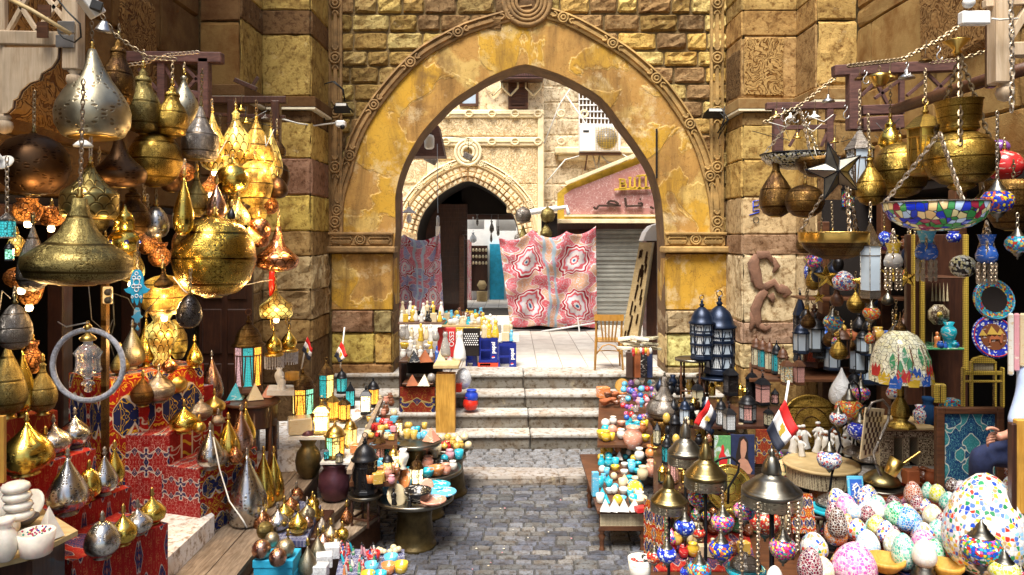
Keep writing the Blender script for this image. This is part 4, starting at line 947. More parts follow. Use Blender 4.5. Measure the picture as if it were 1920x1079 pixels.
for (u,v,l,Y)in ((878,295,'grey spotlight on a black arm against the far facade',19.6),(808,300,'small grey spotlight below the dark canopy',15)):
 e=E('spotlight',l,'spotlight',P(u,v,Y));mb=MB();mb.box(-.14,.12,-.1,.1,-.07,.09,ROT(.5,4,'Y'),bev=.02);mb.build('lamp_head','pewter',e);mb=MB();mb.tube([(0,0,.08),(0,0,.5 if Y>16 else .2),(-.6 if Y>16 else -.1,.0,.55 if Y>16 else .25)],.012,5);mb.build('arm','black_iron',e)
mb=MB();mb.tube([P(820,270,13.8),P(821,400,13.8)],.006,4);mb.lathe([(.02,0),(.03,.05),(.03,.16),(.015,.2)],8,TRN(P(821,425,13.8)));mb.box(P(821,0,13.8).x-.04,P(821,0,13.8).x+.04,13.78,13.82,P(0,445,13.8).z,P(0,424,13.8).z);tag(mb.build('pull_cord','steel'),'long thin cord with a metal fitting hanging inside the arch','cord')
def drape(name,label,cps,bot,Y,mat,amp=.08,nx=60,nz=30):
 top=cps;mb=MB();vs=[]
 for j in range(nz+1):
  for i in range(nx+1):
   s=i/nx;t=j/nz;k=s*(len(top)-1);a=min(int(k),len(top)-2);f=k-a
   u=top[a][0]+(top[a+1][0]-top[a][0])*f;v=top[a][1]+(top[a+1][1]-top[a][1])*f+4*f*(1-f)*top[a][2]
   ub=bot[0][0]+(bot[1][0]-bot[0][0])*s;vb=bot[0][1]+(bot[1][1]-bot[0][1])*s+2*sin(s*14)
   uu=u+(ub-u)*t;vv=v+(vb-v)*t
   dy=amp*(sin(s*19+t*3)*.5+sin(s*31-t*5+2)*.3*t+sin(s*7+t*8)*.35+sin(s*24+t*17)*.3+sin(t*31-s*9)*.16)
   vs.append(P(uu,vv,Y+dy))
 mb.add(vs,[(j*(nx+1)+i,j*(nx+1)+i+1,(j+1)*(nx+1)+i+1,(j+1)*(nx+1)+i)for j in range(nz)for i in range(nx)],smooth=True)
 o=mb.build(name,mat);l=o.data.uv_layers.new(name='UVMap');dat=[]
 for lp in o.data.loops:
  i=lp.vertex_index%(nx+1);j=lp.vertex_index//(nx+1);dat+=[i/nx,1-j/nz]
 l.data.foreach_set('uv',dat);sf=o.modifiers.new('thick','SOLIDIFY');sf.thickness=.006
 return tag(o,label,'cloth')
drape('tent_cloth','large pink and orange patterned cloth hung across the landing',[(935,445,12),(998,430,14),(1062,434,10),(1117,424,0)],[(957,612),(1120,614)],17.0,'tent_pink',.1)
drape('tent_cloth','pink and navy patterned cloth hanging at the left of the arch',[(746,438,4),(757,440,10),(818,442,3),(824,436,0)],[(738,582),(832,582)],13.4,'tent_blue',.06)
mb=MB();mb.box(P(957,0,17.3).x,P(1122,0,17.3).x,17.35,17.4,LZ,LZ+.35);tag(mb.build('low_wall','dark_room'),'dark low plinth below the big hanging cloth','plinth')
mb=MB();mb.tube([P(1015,622,16.9),P(1060,615,16.9),P(1120,605,16.9)],.02,5);mb.bar(P(1087,628,16.8),P(1083,595,16.8),.05,.03);tag(mb.build('prop_stick','white_paint'),'pale stick and cord along the foot of the big cloth','stick')
for (u,v,w,h,l,k,m_)in ((981,403,31,32,'dark round pot hanging left on the far beam','g','pewter'),(1027,403,28,30,'olive round pot hanging right on the far beam','g','brass_olive'),(981,442,21,40,'olive teardrop lamp under the left far pot','t','brass_olive'),(1024,433,23,32,'olive onion lamp under the right far pot','o','brass_olive'),(971,446,14,14,'small dark ball beside the far teardrop lamp','g','pewter')):
 c=P(u,v,17.3);W_=w/F*17.3/2;H_=h/F*17.3;mb=MB()
 pf={'g':[(.3,0),(.8,.12),(1,.45),(.8,.78),(.3,.94),(.08,1)],'t':[(.4,0),(.9,.1),(1,.28),(.75,.5),(.3,.78),(.06,1)],'o':[(.5,0),(.95,.2),(1,.4),(.6,.65),(.15,.88),(.05,1)]}[k]
 mb.lathe([(r*W_,z*H_-H_/2)for r,z in pf],20);e=E('hanging_pot',l,'hanging pot',c,'pots on the far beam');mb.build('body',m_,e);mb=MB();mb.tube([(0,0,H_/2),(0,0,H_/2+.12)],.006,4);mb.build('hook','chain_metal',e)
e=E('enamel_lamp','white enamel shade lamp above the left patterned cloth','lamp',P(767,400,13.2));mb=MB();mb.lathe([(.13,0),(.12,.02),(.05,.06),(.03,.1),(.0,.12)],16);mb.build('shade','white_shade',e);mb=MB();mb.lathe([(0,-.18),(.04,-.16),(.05,-.1),(.03,-.02)],12);mb.build('bulb','white_shade',e);mb=MB();mb.tube([(0,0,.1),(-.02,0,.22),(-.12,0,.2)],.008,5);mb.build('arm','black_iron',e)
for u,m_,l in ((753,'ceramic_pink','narrow bright pink scarf hanging by the left jamb'),(749,'jeans','narrow navy scarf hanging by the left jamb')):
 mb=MB();a=P(u-2,430,13.0);b=P(u+2,362 if u>750 else 372,13.0);mb.box(a.x,b.x,12.98,13.03,a.z,b.z,bev=.01);tag(mb.build('scarf',m_),l,'scarf')
e=E('small_awning','small white cloth awning just inside the right of the arch','awning',P(1225,450,14));mb=MB()
pl=pxw([(1206,452),(1212,436),(1222,424),(1240,418),(1240,452)],14);mb.prism(pl,0,.5,frame((0,14.5,0),X3,Z3,(0,-1,0)));loc(mb.build('canopy_cloth','white_paint'),e)
bd=E('leaning_board','tall yellow board with hanging trinkets leaning inside the arch right','board',P(1190,650,13))
q=[P(1199,455,13.5),P(1223,455,13.4),P(1192,655,13.2),P(1161,655,13.3)]
mb=MB();n_=Vector((0,.14,0));sx=Vector((.10,.25,0));mb.add(q+[p+sx for p in q],[(0,3,2,1),(4,5,6,7),(1,2,6,5),(0,1,5,4),(0,4,7,3),(3,7,6,2)]);loc(mb.build('panel','light_board'),bd)
mb=MB()
for i in range(26):
 s=R(.15,.85);t=R(.05,.95);p=q[0].lerp(q[1],s).lerp(q[3].lerp(q[2],s),t);d2=(q[3]-q[0]).normalized();mb.bar(p+Vector((0,-.02,0)),p+d2*R(.1,.3)+Vector((0,-.02,0)),.022)
loc(mb.build('trinkets','bronze_dark'),bd)
mb=MB();mb.box(P(1212,0,13.6).x,P(1232,0,13.6).x,13.6,14,LZ,P(0,452,13.6).z);tag(mb.build('dark_cabinet','dark_wood'),'dark cabinet behind the leaning board','cabinet')
def chair():
 ch=E('wooden_chair','yellow-brown bentwood chair standing on the landing','chair',P(1140,690,12.25),rz=radians(-4));ch.location.z=LZ
 s=F/12.25;w=.44;
 mb=MB();mb.box(-.21,.21,-.2,.2,.44,.47,bev=.012);mb.build('seat','chair_wood',ch)
 mb=MB()
 for x in (-.2,.2):
  mb=MB();mb.tube([(x*1.12,-.25,0),(x,-.2,.45),(x*1.02,-.24,.7),(x*1.05,-.28,.9)],[.017,.02,.018,.016],8);mb.build('rear_leg','chair_wood',ch)
  mb=MB();mb.tube([(x*1.05,.2,0),(x*.95,.17,.45)],[.015,.02],8);mb.build('front_leg','chair_wood',ch)
 mb=MB();mb.add([],[]);
 pts=[(-.235,-.27),(-.12,-.3),(0,-.305),(.12,-.3),(.235,-.27)]
 for (a,b)in zip(pts,pts[1:]):mb.add([(a[0],a[1],.8),(b[0],b[1],.8),(b[0],b[1],.9),(a[0],a[1],.9),(a[0],a[1]-.025,.8),(b[0],b[1]-.025,.8),(b[0],b[1]-.025,.9),(a[0],a[1]-.025,.9)],[(0,3,2,1),(4,5,6,7),(3,7,6,2),(0,1,5,4)],smooth=False)
 mb.build('top_rail','chair_wood',ch)
 for k in range(5):
  x=(k-2)*.062;mb=MB();mb.bar((x*.75,-.22,.47),(x*1.05,-.29,.8),.024,.012);mb.build('back_slat','chair_wood',ch)
 mb=MB();mb.tube([(-.2,-.21,.25),(-.1,-.2,.38),(0,-.2,.41),(.1,-.2,.38),(.2,-.21,.25)],.011,6);mb.tube([(-.19,-.2,.3),(0,0,.28),(.19,-.2,.3)],.01,6);mb.build('stretcher','chair_wood',ch)
chair()
# builders for the goods
PROF=dict(
tear=[(.34,0),(.5,.015),(.8,.07),(.97,.17),(1,.27),(.93,.4),(.74,.55),(.5,.69),(.29,.81),(.14,.91),(.06,1)],
onion=[(.5,0),(.6,.03),(.88,.14),(1,.32),(.95,.47),(.72,.62),(.42,.74),(.22,.84),(.1,.93),(.05,1)],
globe=[(.25,0),(.55,.05),(.85,.2),(1,.45),(.93,.68),(.7,.86),(.4,.95),(.16,.98),(.1,1)],
pear=[(.4,0),(.75,.06),(.96,.19),(1,.32),(.9,.47),(.62,.62),(.34,.74),(.22,.82),(.2,.9),(.27,.93),(.12,.97),(.04,1)],
bell=[(.4,0),(.62,.015),(.9,.08),(1,.2),(.98,.3),(.82,.38),(.58,.48),(.37,.6),(.25,.73),(.17,.87),(.13,1)],
hat=[(.85,0),(.97,.08),(1,.25),(.98,.43),(.93,.48),(.62,.6),(.38,.74),(.2,.88),(.1,1)],
big=[(.7,0),(.8,.02),(.97,.14),(1,.28),(.93,.38),(.78,.5),(.5,.66),(.3,.8),(.17,.93),(.1,1)],
egg=[(.38,0),(.7,.06),(.94,.2),(1,.36),(.93,.55),(.74,.74),(.5,.88),(.24,.97),(0,1)],
gourd=[(.3,0),(.75,.05),(1,.24),(.97,.42),(.72,.58),(.5,.66),(.42,.74),(.46,.8),(.4,.85),(.2,.88),(.26,.92),(.1,.97),(.05,1)],
jar=[(.45,0),(.6,.04),(.92,.22),(1,.42),(.88,.62),(.6,.74),(.5,.8),(.68,.9),(.72,1),(.66,1),(.4,.85)],
bowl=[(.3,0),(.55,.06),(.85,.35),(1,.8),(1.02,1),(.97,1),(.85,.7),(.5,.3),(0,.25)],
vase=[(.5,0),(.55,.05),(.4,.15),(.7,.35),(1,.6),(.9,.75),(.5,.87),(.7,1),(.6,1),(.4,.88)],
pot=[(.55,0),(.75,.05),(1,.4),(.92,.7),(.65,.85),(.75,.95),(.75,1),(.6,1),(.5,.85)],
dish=[(.5,0),(.6,.1),(1,.7),(1.0,1),(.95,1),(.55,.4),(0,.3)],
cup=[(.7,0),(.8,.05),(1,1),(.9,1),(.75,.2),(0,.2)],
lid=[(.8,0),(1,.05),(1,.5),(.95,.6),(.6,.8),(.15,.88),(.18,.97),(0,1)],
tall=[(.55,0),(.62,.03),(.95,.25),(1,.4),(.85,.62),(.5,.83),(.3,.93),(.1,1)],
cyl=[(1,0),(1,1),(.85,1),(.85,.85),(0,.85)])
def where(u,vb,Y=None,z=None):
 if z is not None:return G(u,vb,z)
 return P(u,vb,Y)
def lamp(label,kind,u,vt,vb,w,Y=None,m='brass',z=None,top=None,name='pendant_lamp',cat='lamp',group=None,fin=True,foot=True,fm='plain_brass',chain='chain_metal',ribs=0,seg=28,bulb=False):
 c=where(u,vb,Y,z);Yy=c.y;r=w/F*Yy/2;h=(vb-vt)/F*Yy
 e=E(name,label,cat,c,group);pr=[(a*r,b*h)for a,b in PROF[kind]]
 k=h*.06 if (foot and z is not None)else 0
 if z is None:e.rotation_euler=(R(-.03,.03),R(-.03,.03),R(0,6))
 else:e.rotation_euler=(0,0,R(0,6))
 mb=MB();mb.lathe([(a*R(.985,1.015),k+b*(1-k/h))for a,b in pr],seg,ribs=ribs or random.choice((2,3)),amp=.04 if ribs else R(.006,.02));mb.build('body',m,e)
 if k:mb=MB();mb.lathe([(r*.45,0),(r*.5,k*.2),(r*.36,k*.5),(r*.4,k)],20);mb.build('foot',fm,e)
 if fin:
  q=max(.012,r*.05);mb=MB();mb.lathe([(q,h),(q*1.6,h+q),(q*.8,h+q*2),(q*1.2,h+q*3.2),(q*.3,h+q*5)],10);mb.build('finial',fm,e)
 if top is not None:
  mb=MB();mb.chain((0,0,h),(0,0,(vb-top)/F*Yy),.04,.0045);mb.build('chain',chain,e)
 if foot and z is None:
  mb=MB();mb.lathe([(0,-h*.02),(pr[0][0]*.8,-h*.015),(pr[0][0]*1.05,h*.012)],20);mb.build('rim',fm,e)
 if bulb:
  mb=MB();mb.lathe([(0,-.05),(.02,-.045),(.027,-.02),(.02,0)],10,TRN((0,0,0)));mb.build('bulb','bulb',e)
 return e
def piece(label,kind,u,vt,vb,w,m,Y=None,z=None,name=None,cat=None,group=None,seg=14,lid=None,off=0):
 c=where(u,vb,Y,z);Yy=c.y;r=w/F*Yy/2;h=(vb-vt)/F*Yy
 mb=MB();nm=name or kind
 if kind=='pyramid':
  mb.lathe([(r*1.35,0),(0,h)],4,ROT(R(-.5,.5)+pi/4,4,'Z'));mb.sm=[False ]*len(mb.f)
 elif kind=='block':mb.box(-r,r,-r*.8,r*.8,0,h,ROT(R(-.4,.4),4,'Z'),bev=min(r,h)*.1)
 elif kind=='disc':
  mb.lathe([(0,0),(r,0),(r*1.02,r*.06),(r*.8,r*.1),(0,r*.08)],18,TRN((0,0,r*.55))@ROT(R(-.8,.8),4,'Z')@ROT(1.1,4,'X'))
 elif kind=='figurine':
  mb.lathe([(r*.9,0),(r,h*.05),(r*.6,h*.3),(r*.8,h*.55),(r*.75,h*.68),(r*.3,h*.74),(r*.28,h*.76),(r*.42,h*.85),(r*.38,h*.95),(0,h)],10);
 elif kind=='cat':
  mb.lathe([(r*.9,0),(r,h*.1),(r*.9,h*.3),(r*.62,h*.55),(r*.42,h*.7),(r*.36,h*.74),(r*.46,h*.8),(r*.48,h*.87),(r*.36,h*.93),(0,h*.95)],14,sq=.8)
  for s in (-1,1):mb.lathe([(r*.16,0),(0,h*.11)],6,TRN((s*r*.3,0,h*.9)))
 else:mb.lathe([(a*r,b*h)for a,b in PROF[kind]],seg)
 o=mb.build(nm,m);o.location=c;tag(o,label,cat or nm.replace('_',' '),group)
 if lid:
  mb=MB();mb.lathe([(r*.55,h),(r*.5,h*1.1),(r*.1,h*1.18),(r*.13,h*1.26),(0,h*1.3)],12);mb.build('lid',lid,o)
 return o
def lantern(label,u,vt,vb,w,panes,Y=None,z=None,n=6,fm='black_iron',roof='dome',rz=.3,top=None,group=None,flare=.0,detail=None,name='lantern',glow=0,rows=1,base=True,rm=None):
 c=where(u,vb,Y,z);Yy=c.y;r=w/F*Yy/2;h=(vb-vt)/F*Yy;e=E(name,label,'lantern',c,group,rz)
 detail=(w>=30)if detail is None else detail;rm=rm or fm
 hb=h*.1;h1=h*.6 if roof=='dome' else h*.66
 def ring(k):return [(cos(2*pi*i/n+pi/n)*k,sin(2*pi*i/n+pi/n)*k)for i in range(n)]
 lo=ring(r*.86*(1-flare));hi=ring(r*.9);t=r*.06
 mb=MB()
 for a,b in zip(lo,hi):mb.bar((a[0],a[1],hb),(b[0],b[1],h1),t*1.4)
 for zz,rg in ((hb,lo),(h1,hi))+(((hb+(h1-hb)*.78,[(a[0]*.3+b[0]*.7,a[1]*.3+b[1]*.7)for a,b in zip(lo,hi)]),)if detail else ()):
  for i in range(n):mb.bar((*rg[i],zz),(*rg[(i+1)%n],zz),t*1.2)
 if rows>1:
  for k in range(1,rows):
   f=k/rows;rg=[(a[0]*(1-f)+b[0]*f,a[1]*(1-f)+b[1]*f)for a,b in zip(lo,hi)]
   for i in range(n):mb.bar((*rg[i],hb+(h1-hb)*f),(*rg[(i+1)%n],hb+(h1-hb)*f),t*3)
 mb.build('frame',fm,e)
 if base:
  mb=MB();mb.lathe([(r*.8,0),(r*.95*(1-flare),hb*.3),(r*.9*(1-flare),hb*.8),(r*.84*(1-flare),hb*.98)],n,ROT(pi/n,4,'Z'));mb.sm=[False ]*len(mb.f);mb.build('base',fm,e)
 if detail:
  for i in range(n):
   j=(i+1)%n;mb=MB();s=.985
   a,b,d,f=[Vector((*lo[i],hb)),Vector((*lo[j],hb)),Vector((*hi[j],h1)),Vector((*hi[i],h1))]
   ang=2*pi*(i+1)/n+rz
   if cos(ang+pi/2)<-.5 and i%2:pass
   for q in (a,b,d,f):q.x*=s;q.y*=s
   mb.add([a,b,d,f],[(0,1,2,3)]);mb.build('glass_panel',panes[i%len(panes)],e)
   if rows>1 or w>40:
    mb=MB()
    for k in range(rows):
     f0=(k+.5)/rows
     for q in (.12,.88):
      p0=a.lerp(b,q).lerp(f.lerp(d,q),k/rows+.04);p1=a.lerp(b,.5+(q-.5)*.5).lerp(f.lerp(d,.5+(q-.5)*.5),(k+.8)/rows);p1*=1.01;p0*=1.01;p1.z/=1.01;p0.z/=1.01
      mb.bar(p0,p1,t*1.0)
    mb.build('grille',fm,e)
 else:
  mb=MB();mb.lathe([(r*.83*(1-flare),hb),(r*.87,h1)],n,ROT(pi/n,4,'Z'),cap=False);mb.sm=[False ]*len(mb.f);mb.build('glazing',panes[0],e)
 mb=MB()
 if roof=='dome':pr=[(r*1.02,h1),(r*1.05,h1+h*.02),(r*.86,h1+h*.05),(r*.8,h1+h*.12),(r*.62,h1+h*.2),(r*.3,h1+h*.26),(r*.18,h1+h*.28)]
 elif roof=='cone':pr=[(r*1.05,h1),(r*.7,h1+h*.1),(r*.35,h1+h*.2),(r*.12,h1+h*.28)]
 else:pr=[(r*1.1,h1),(r*1.0,h1+h*.03),(r*.55,h1+h*.15),(r*.2,h1+h*.2)]
 mb.lathe(pr,n*2 if roof=='dome' else n,ROT(pi/n,4,'Z'));
 if roof!='dome':mb.sm=[False ]*len(mb.f)
 mb.build('roof',rm,e)
 zt=pr[-1][1];q=r*.16;mb=MB();mb.lathe([(q*.8,zt),(q*1.3,zt+(h-zt)*.3),(q*.5,zt+(h-zt)*.5),(q*.8,zt+(h-zt)*.7),(q*.15,h)],10);mb.build('finial',rm,e)
 if w>25:mb=MB();mb.tube([(cos(a)*q*1.2,0,h+q+sin(a)*q*1.2)for a in [2*pi*k/10 for k in range(10)]],q*.2,4,closed=True);mb.build('hanging_ring',fm,e)
 if top is not None:mb=MB();mb.chain((0,0,h+q),(0,0,(vb-top)/F*Yy),.04,.0045);mb.build('chain','chain_metal',e)
 if glow:glowlamp(c+Vector((0,-r*.4 if glow<0 else 0,h*.4)),abs(glow))
 return e
def glowlamp(p,en,col=(1,.62,.25),size=.04):
 l=bpy.data.lights.new('lantern_bulb','POINT');l.energy=en;l.color=col;l.shadow_soft_size=size
 o=bpy.data.objects.new('lantern_bulb',l);C.objects.link(o);o.location=p
def bars(name,label,cat,Y,rows,m,group=None,dY=0,nm='beam'):
 """a timber thing: each row a beam (u0, v0, u1, v1, width px[, Y0, Y1])"""
 e=E(name,label,cat,P(rows[0][0],rows[0][1],Y),group)
 for r in rows:
  y0,y1=(r[5],r[6])if len(r)>5 else (Y,Y);w=r[4]/F*Y
  mb=MB();mb.bar(P(r[0],r[1],y0)-e.location,P(r[2],r[3],y1)-e.location,w,w,up=(0,1,0));mb.build(nm,m,e)
 return e
def slab(name,label,cat,pts_px,z,th,m,group=None,part=None,uvm=None):
 """table top or shelf: quad on the level z given by four photo points, thickness th"""
 q=[G(u,v,z)for u,v in pts_px];o=q[0];e=E(name,label,cat,o,group)
 mb=MB();vs=[p-o for p in q]+[p-o-Vector((0,0,th))for p in q]
 mb.add(vs,[(0,1,2,3),(7,6,5,4),(0,4,5,1),(1,5,6,2),(2,6,7,3),(3,7,4,0)]);mb.build(part or 'top',m,e,uv=(vs[0],vs[1]-vs[0],vs[3]-vs[0]));return e,q
def clothbox(label,a,b,z,zb,depth,m,mtop=None,group='cloth covered display boxes',name='display_box',name_m2=None,u2=None,stripes=None):
 """box whose front top edge runs between two photo points on level z; depth goes back-left"""
 A=G(*a,z);B=G(*b,z);d=(B-A);L=d.length;d.normalize();n_=Vector((-d.y,d.x,0))
 e=E(name,label,'display box',A);e['group']=group
 def face(nm,p,u,v,mat_,rep=1):
  mb=MB();k=14;vs=[]
  ax=Vector(u).cross(Vector(v)).normalized()
  for j in range(k+1):
   for i in range(k+1):
    w_=(0 if i in (0,k)or j in (0,k)else R(-.004,.004));vs.append(p+u*(i/k)+v*(j/k)+ax*w_)
  mb.add(vs,[(j*(k+1)+i,j*(k+1)+i+1,(j+1)*(k+1)+i+1,(j+1)*(k+1)+i)for j in range(k)for i in range(k)],smooth=True)
  mb.build(nm,mat_,e,uv=(p,u,v))
 H=Vector((0,0,z-zb));O=Vector((0,0,0))
 mb=MB();i=.006
 mb.add([O-H+n_*i+d*i,d*(L-i)-H+n_*i,d*(L-i)+n_*(depth-i)-H,n_*(depth-i)-H+d*i]+[O+n_*i+d*i-Vector((0,0,i)),d*(L-i)+n_*i-Vector((0,0,i)),d*(L-i)+n_*(depth-i)-Vector((0,0,i)),n_*(depth-i)+d*i-Vector((0,0,i))],[(0,1,5,4),(1,2,6,5),(2,3,7,6),(3,0,4,7),(4,5,6,7)])
 mb.build('box','brown_wood',e)
 face('front_cloth',-H,d*L,H,m);face('top_cloth',O,d*L,n_*depth,mtop or m)
 face('end_cloth',-H+d*L,n_*depth,H,mtop or m);face('end_cloth',-H+n_*depth,-n_*depth,H,mtop or m)
 return e,A,B,d,n_
def turned_leg(mb,x,y,z0,z1,r):
 h=z1-z0;mb.lathe([(r*.6,z0),(r,z0+h*.04),(r*.6,z0+h*.1),(r*.7,z0+h*.3),(r*1.1,z0+h*.4),(r*.6,z0+h*.47),(r*1.1,z0+h*.53),(r*.7,z0+h*.62),(r*.8,z1)],8,TRN((x,y,0)))
def stool(label,u,v,w,z,m='brown_wood',tm='antique',legs=4,name='side_table',inlay=None,apron=.1,zb=0):
 c=G(u,v,z);r=w/F*c.y/2;e=E(name,label,'table',(c.x,c.y,zb));h=z-zb
 mb=MB();mb.lathe([(r*.95,h-.03),(r,h-.02),(r,h),(r*.93,h+.005),(r*.9,h-.004),(0,h-.004)],32);mb.build('table_top',tm,e)
 if inlay:mb=MB();mb.lathe([(r*.9,h-apron-.03),(r*.92,h-.03)],8 if legs>4 else 24,cap=False);mb.build('apron',inlay,e)
 for i in range(legs):
  a=2*pi*i/legs+.4;mb=MB();turned_leg(mb,cos(a)*r*.78,sin(a)*r*.78,0,h-.03,max(.018,r*.09));mb.build('leg',m,e)
 mb=MB()
 for i in range(legs):
  a=2*pi*i/legs+.4;b=2*pi*(i+1)/legs+.4;mb.bar((cos(a)*r*.78,sin(a)*r*.78,h*.25),(cos(b)*r*.78,sin(b)*r*.78,h*.25),.02)
 mb.build('stretcher',m,e);return e
def flag(label,u,v,Y,L,lean,size,w0=0,name='flag',corner=None):
 """paper flag: pole base at (u, v); lean = sideways tilt; red, white, black bands with a small gold emblem"""
 e=E(name,label,'flag',P(u,v,Y),'small paper flags');s=Vector((math.sin(lean),-.1,math.cos(lean))).normalized();L=L/F*Y;S_=size/F*Y
 mb=MB();mb.tube([(0,0,0),s*L],.006,6);mb.build('pole','white_paint',e)
 mb=MB();mb.lathe([(.012,0),(.014,.01),(0,.02)],8,TRN(s*L));mb.build('knob','gold_ink',e)
 return e,s,L,S_
def flagcloth(e,quad_px,Y,cols):
 """quad: hoist-top, hoist-bottom, fly-bottom, fly-top in photo points; three bands from the top edge down"""
 q=[P(u,v,Y)-e.location for u,v in quad_px]
 def pt(s,t):
  p=q[0].lerp(q[3],s).lerp(q[1].lerp(q[2],s),t);return p+Vector((0,-.02+.035*sin(s*6)*s,.012*sin(s*8)*s))
 for k,cm in enumerate(cols):
  mb=MB();vs=[pt(i/10,(k+j/3)/3)for j in range(4)for i in range(11)]
  mb.add(vs,[(j*11+i,j*11+i+1,(j+1)*11+i+1,(j+1)*11+i)for j in range(3)for i in range(10)],smooth=True)
  o=mb.build('flag_band',cm,e);o.modifiers.new('t','SOLIDIFY').thickness=.002
 c=pt(.5,.5);n_=(q[3]-q[0]).cross(q[1]-q[0]).normalized();n_=n_ if n_.y<0 else -n_
 a=(q[3]-q[0]).normalized();b=(q[1]-q[0]).normalized();S_=(q[1]-q[0]).length*.13;mb=MB()
 out=[(0,-1.1),(.25,-.8),(.95,-.9),(1,.3),(.55,.2),(.5,.8),(.8,1),(0,1.2),(-.8,1),(-.5,.8),(-.55,.2),(-1,.3),(-.95,-.9),(-.25,-.8)]
 mb.prism(out,0,.003,(c+n_*.012,a*S_,b*S_,n_));mb.build('emblem','gold_ink',e)
 # timber racks the lamps hang from
bars('timber_rack','pale weathered wood frame at top left with a lattice window','frame',5.0,[(6,-60,6,230,12),(4,73,140,76,26),(138,-60,138,133,29),(12,-30,70,60,8),(60,-20,10,70,8),(75,-20,128,45,8),(128,-20,70,60,8)],'pale_wood')
e=E('scalloped_board','pale scalloped wooden bracket board under the top left frame','bracket board',P(10,210,5.0))
mb=MB();pl=[((u-10)/F*5,-(v-210)/F*5)for u,v in [(12,92),(116,92),(114,112),(104,128),(84,140),(80,152),(62,158),(46,172),(40,186),(32,190),(30,204),(20,214),(12,214)]]
mb.prism(pl,0,.04,frame((0,0,0),X3,Z3,(0,-1,0)));mb.build('board','pale_wood',e)
mb=MB();mb.tube([Vector((a,-.02,b))for a,b in pl[1:]],.008,5);mb.build('dark_edge','dark_wood',e)
for (u,v,l,Y)in ((140,150,'turned wooden drop knob under the pale post at top left',5.0),(8,236,'turned wooden drop knob at the left edge of the photo',5.0),(1884,175,'turned wooden drop knob under the pale post at top right',4.6)):
 e=E('wooden_pendant',l,'pendant',P(u,v+16,Y),'turned knobs on the timber frames');mb=MB();mb.lathe([(.01,0),(.04,.015),(.054,.05),(.05,.08),(.03,.095),(.045,.11),(.03,.13)],16);mb.build('turned_drop','pale_wood',e)
e=E('metal_plates','rusty and zinc brackets bolted to the pale post at top left','bracket',P(125,65,4.95))
mb=MB();k=4.9/F
mb.box(-15*k,18*k,-.02,-.01,2*k,24*k,bev=.003);mb.box(-18*k,17*k,-.02,-.01,-26*k,-2*k,bev=.003);mb.build('zinc_plate','steel',e)
mb=MB();mb.box(-46*k,-22*k,-.05,-.04,30*k,52*k);mb.box(-48*k,-27*k,-.05,-.04,-10*k,20*k);mb.build('rusty_plate','brown_wood',e)
mb=MB();mb.tube([P(10,-5,4.85),P(60,20,4.8),P(132,64,4.85)],.014,8);tag(mb.build('cane','light_board'),'bamboo cane slanting across the top left frame','cane')
mb=MB();mb.tube([P(105,-5,4.75),P(125,20,4.7),P(150,45,4.7),P(152,70,4.7),P(140,80,4.75),P(120,72,4.8),P(110,62,4.8)],.006,5);tag(mb.build('cable','cable_black'),'black cable looping over the zinc bracket at top left','cable')
e=E('tube_lamp','white fluorescent lamp end hanging at the top left','lamp',P(175,20,4.7));mb=MB();mb.bar(P(140,-30,4.6)-e.location,P(185,30,4.7)-e.location,.1,.08);mb.build('casing','white_shade',e);mb=MB();mb.bar(P(170,8,4.62)-e.location,P(192,16,4.65)-e.location,.06);mb.build('end_cap','rubber',e)
e=E('cone_lamp','small white cone lamp at the top left above the silver lamp','lamp',P(193,60,5));mb=MB();mb.lathe([(.055,0),(.05,.01),(.025,.06),(.02,.07)],16,ROT(.15,4,'Y'));mb.build('cone','steel',e)
bars('lattice_rack','dark brown lattice rack behind the left pendant lamps','rack',7.6,[(230,108,418,110,20),(384,110,384,222,20),(304,110,304,222,14),(340,118,386,168,6),(390,125,340,180,6),(330,175,384,180,14),(310,125,340,180,6),(300,175,260,130,6)],'purple_wood')
bars('hanging_rack','dark wooden bracket arm over the lit brass lamps','rack',8.6,[(395,188,538,188,13),(435,188,435,300,14),(518,190,518,285,16),(400,215,535,220,6),(440,150,482,168,8),(470,168,484,145,6)],'dark_wood')
bars('lattice_rack','purple brown lattice rack over the right pendant lamps','rack',7.2,[(1562,134,1800,124,20),(1600,140,1600,245,22),(1690,140,1690,215,9),(1615,208,1690,205,18),(1615,180,1645,150,6),(1640,150,1664,195,6),(1640,185,1690,148,6),(1700,180,1735,150,6),(1740,140,1780,180,6),(1785,140,1745,180,6),(1615,235,1690,230,26)],'purple_wood')
bars('hanging_rack','dark rack arm hung with bare bulb shades on the right pier','rack',8.4,[(1436,200,1590,198,13),(1458,205,1458,285,17),(1470,240,1560,238,8),(1555,205,1555,290,12),(1480,275,1500,240,5),(1540,275,1565,215,5)],'purple_wood')
bars('timber_rack','pale timber frame with a diagonal brace at top right','frame',4.6,[(1875,-60,1875,158,32),(1845,8,1990,-2,14),(1960,-40,1890,75,14),(1890,95,1990,92,26)],'pale_wood')
bars('timber_post','dark side post beside the pale frame at top right','post',4.9,[(1857,0,1857,165,14)],'dark_wood')
mb=MB();mb.tube([P(1680,205,6.6),P(1850,150,5.4),P(1990,110,5)],.05,8);tag(mb.build('copper_pipe','brown_wood'),'brown round pole slanting behind the right chains','pole')
e=E('junction_box','white socket box at the top right beside the pale post','socket',P(1825,38,4.5));mb=MB();mb.box(-.08,.09,-.03,.03,-.03,.05,bev=.008);mb.build('box','white_paint',e);mb=MB();mb.lathe([(0,0),(.03,.0),(.035,.02),(.03,.04)],14,TRN((-.04,0,.1))@RX);mb.build('switch','white_paint',e);mb=MB();mb.tube([(.09,-.03,0),(.13,-.04,-.01),(.25,-.03,-.0)],.006,5);mb.build('lead','cable_white',e)
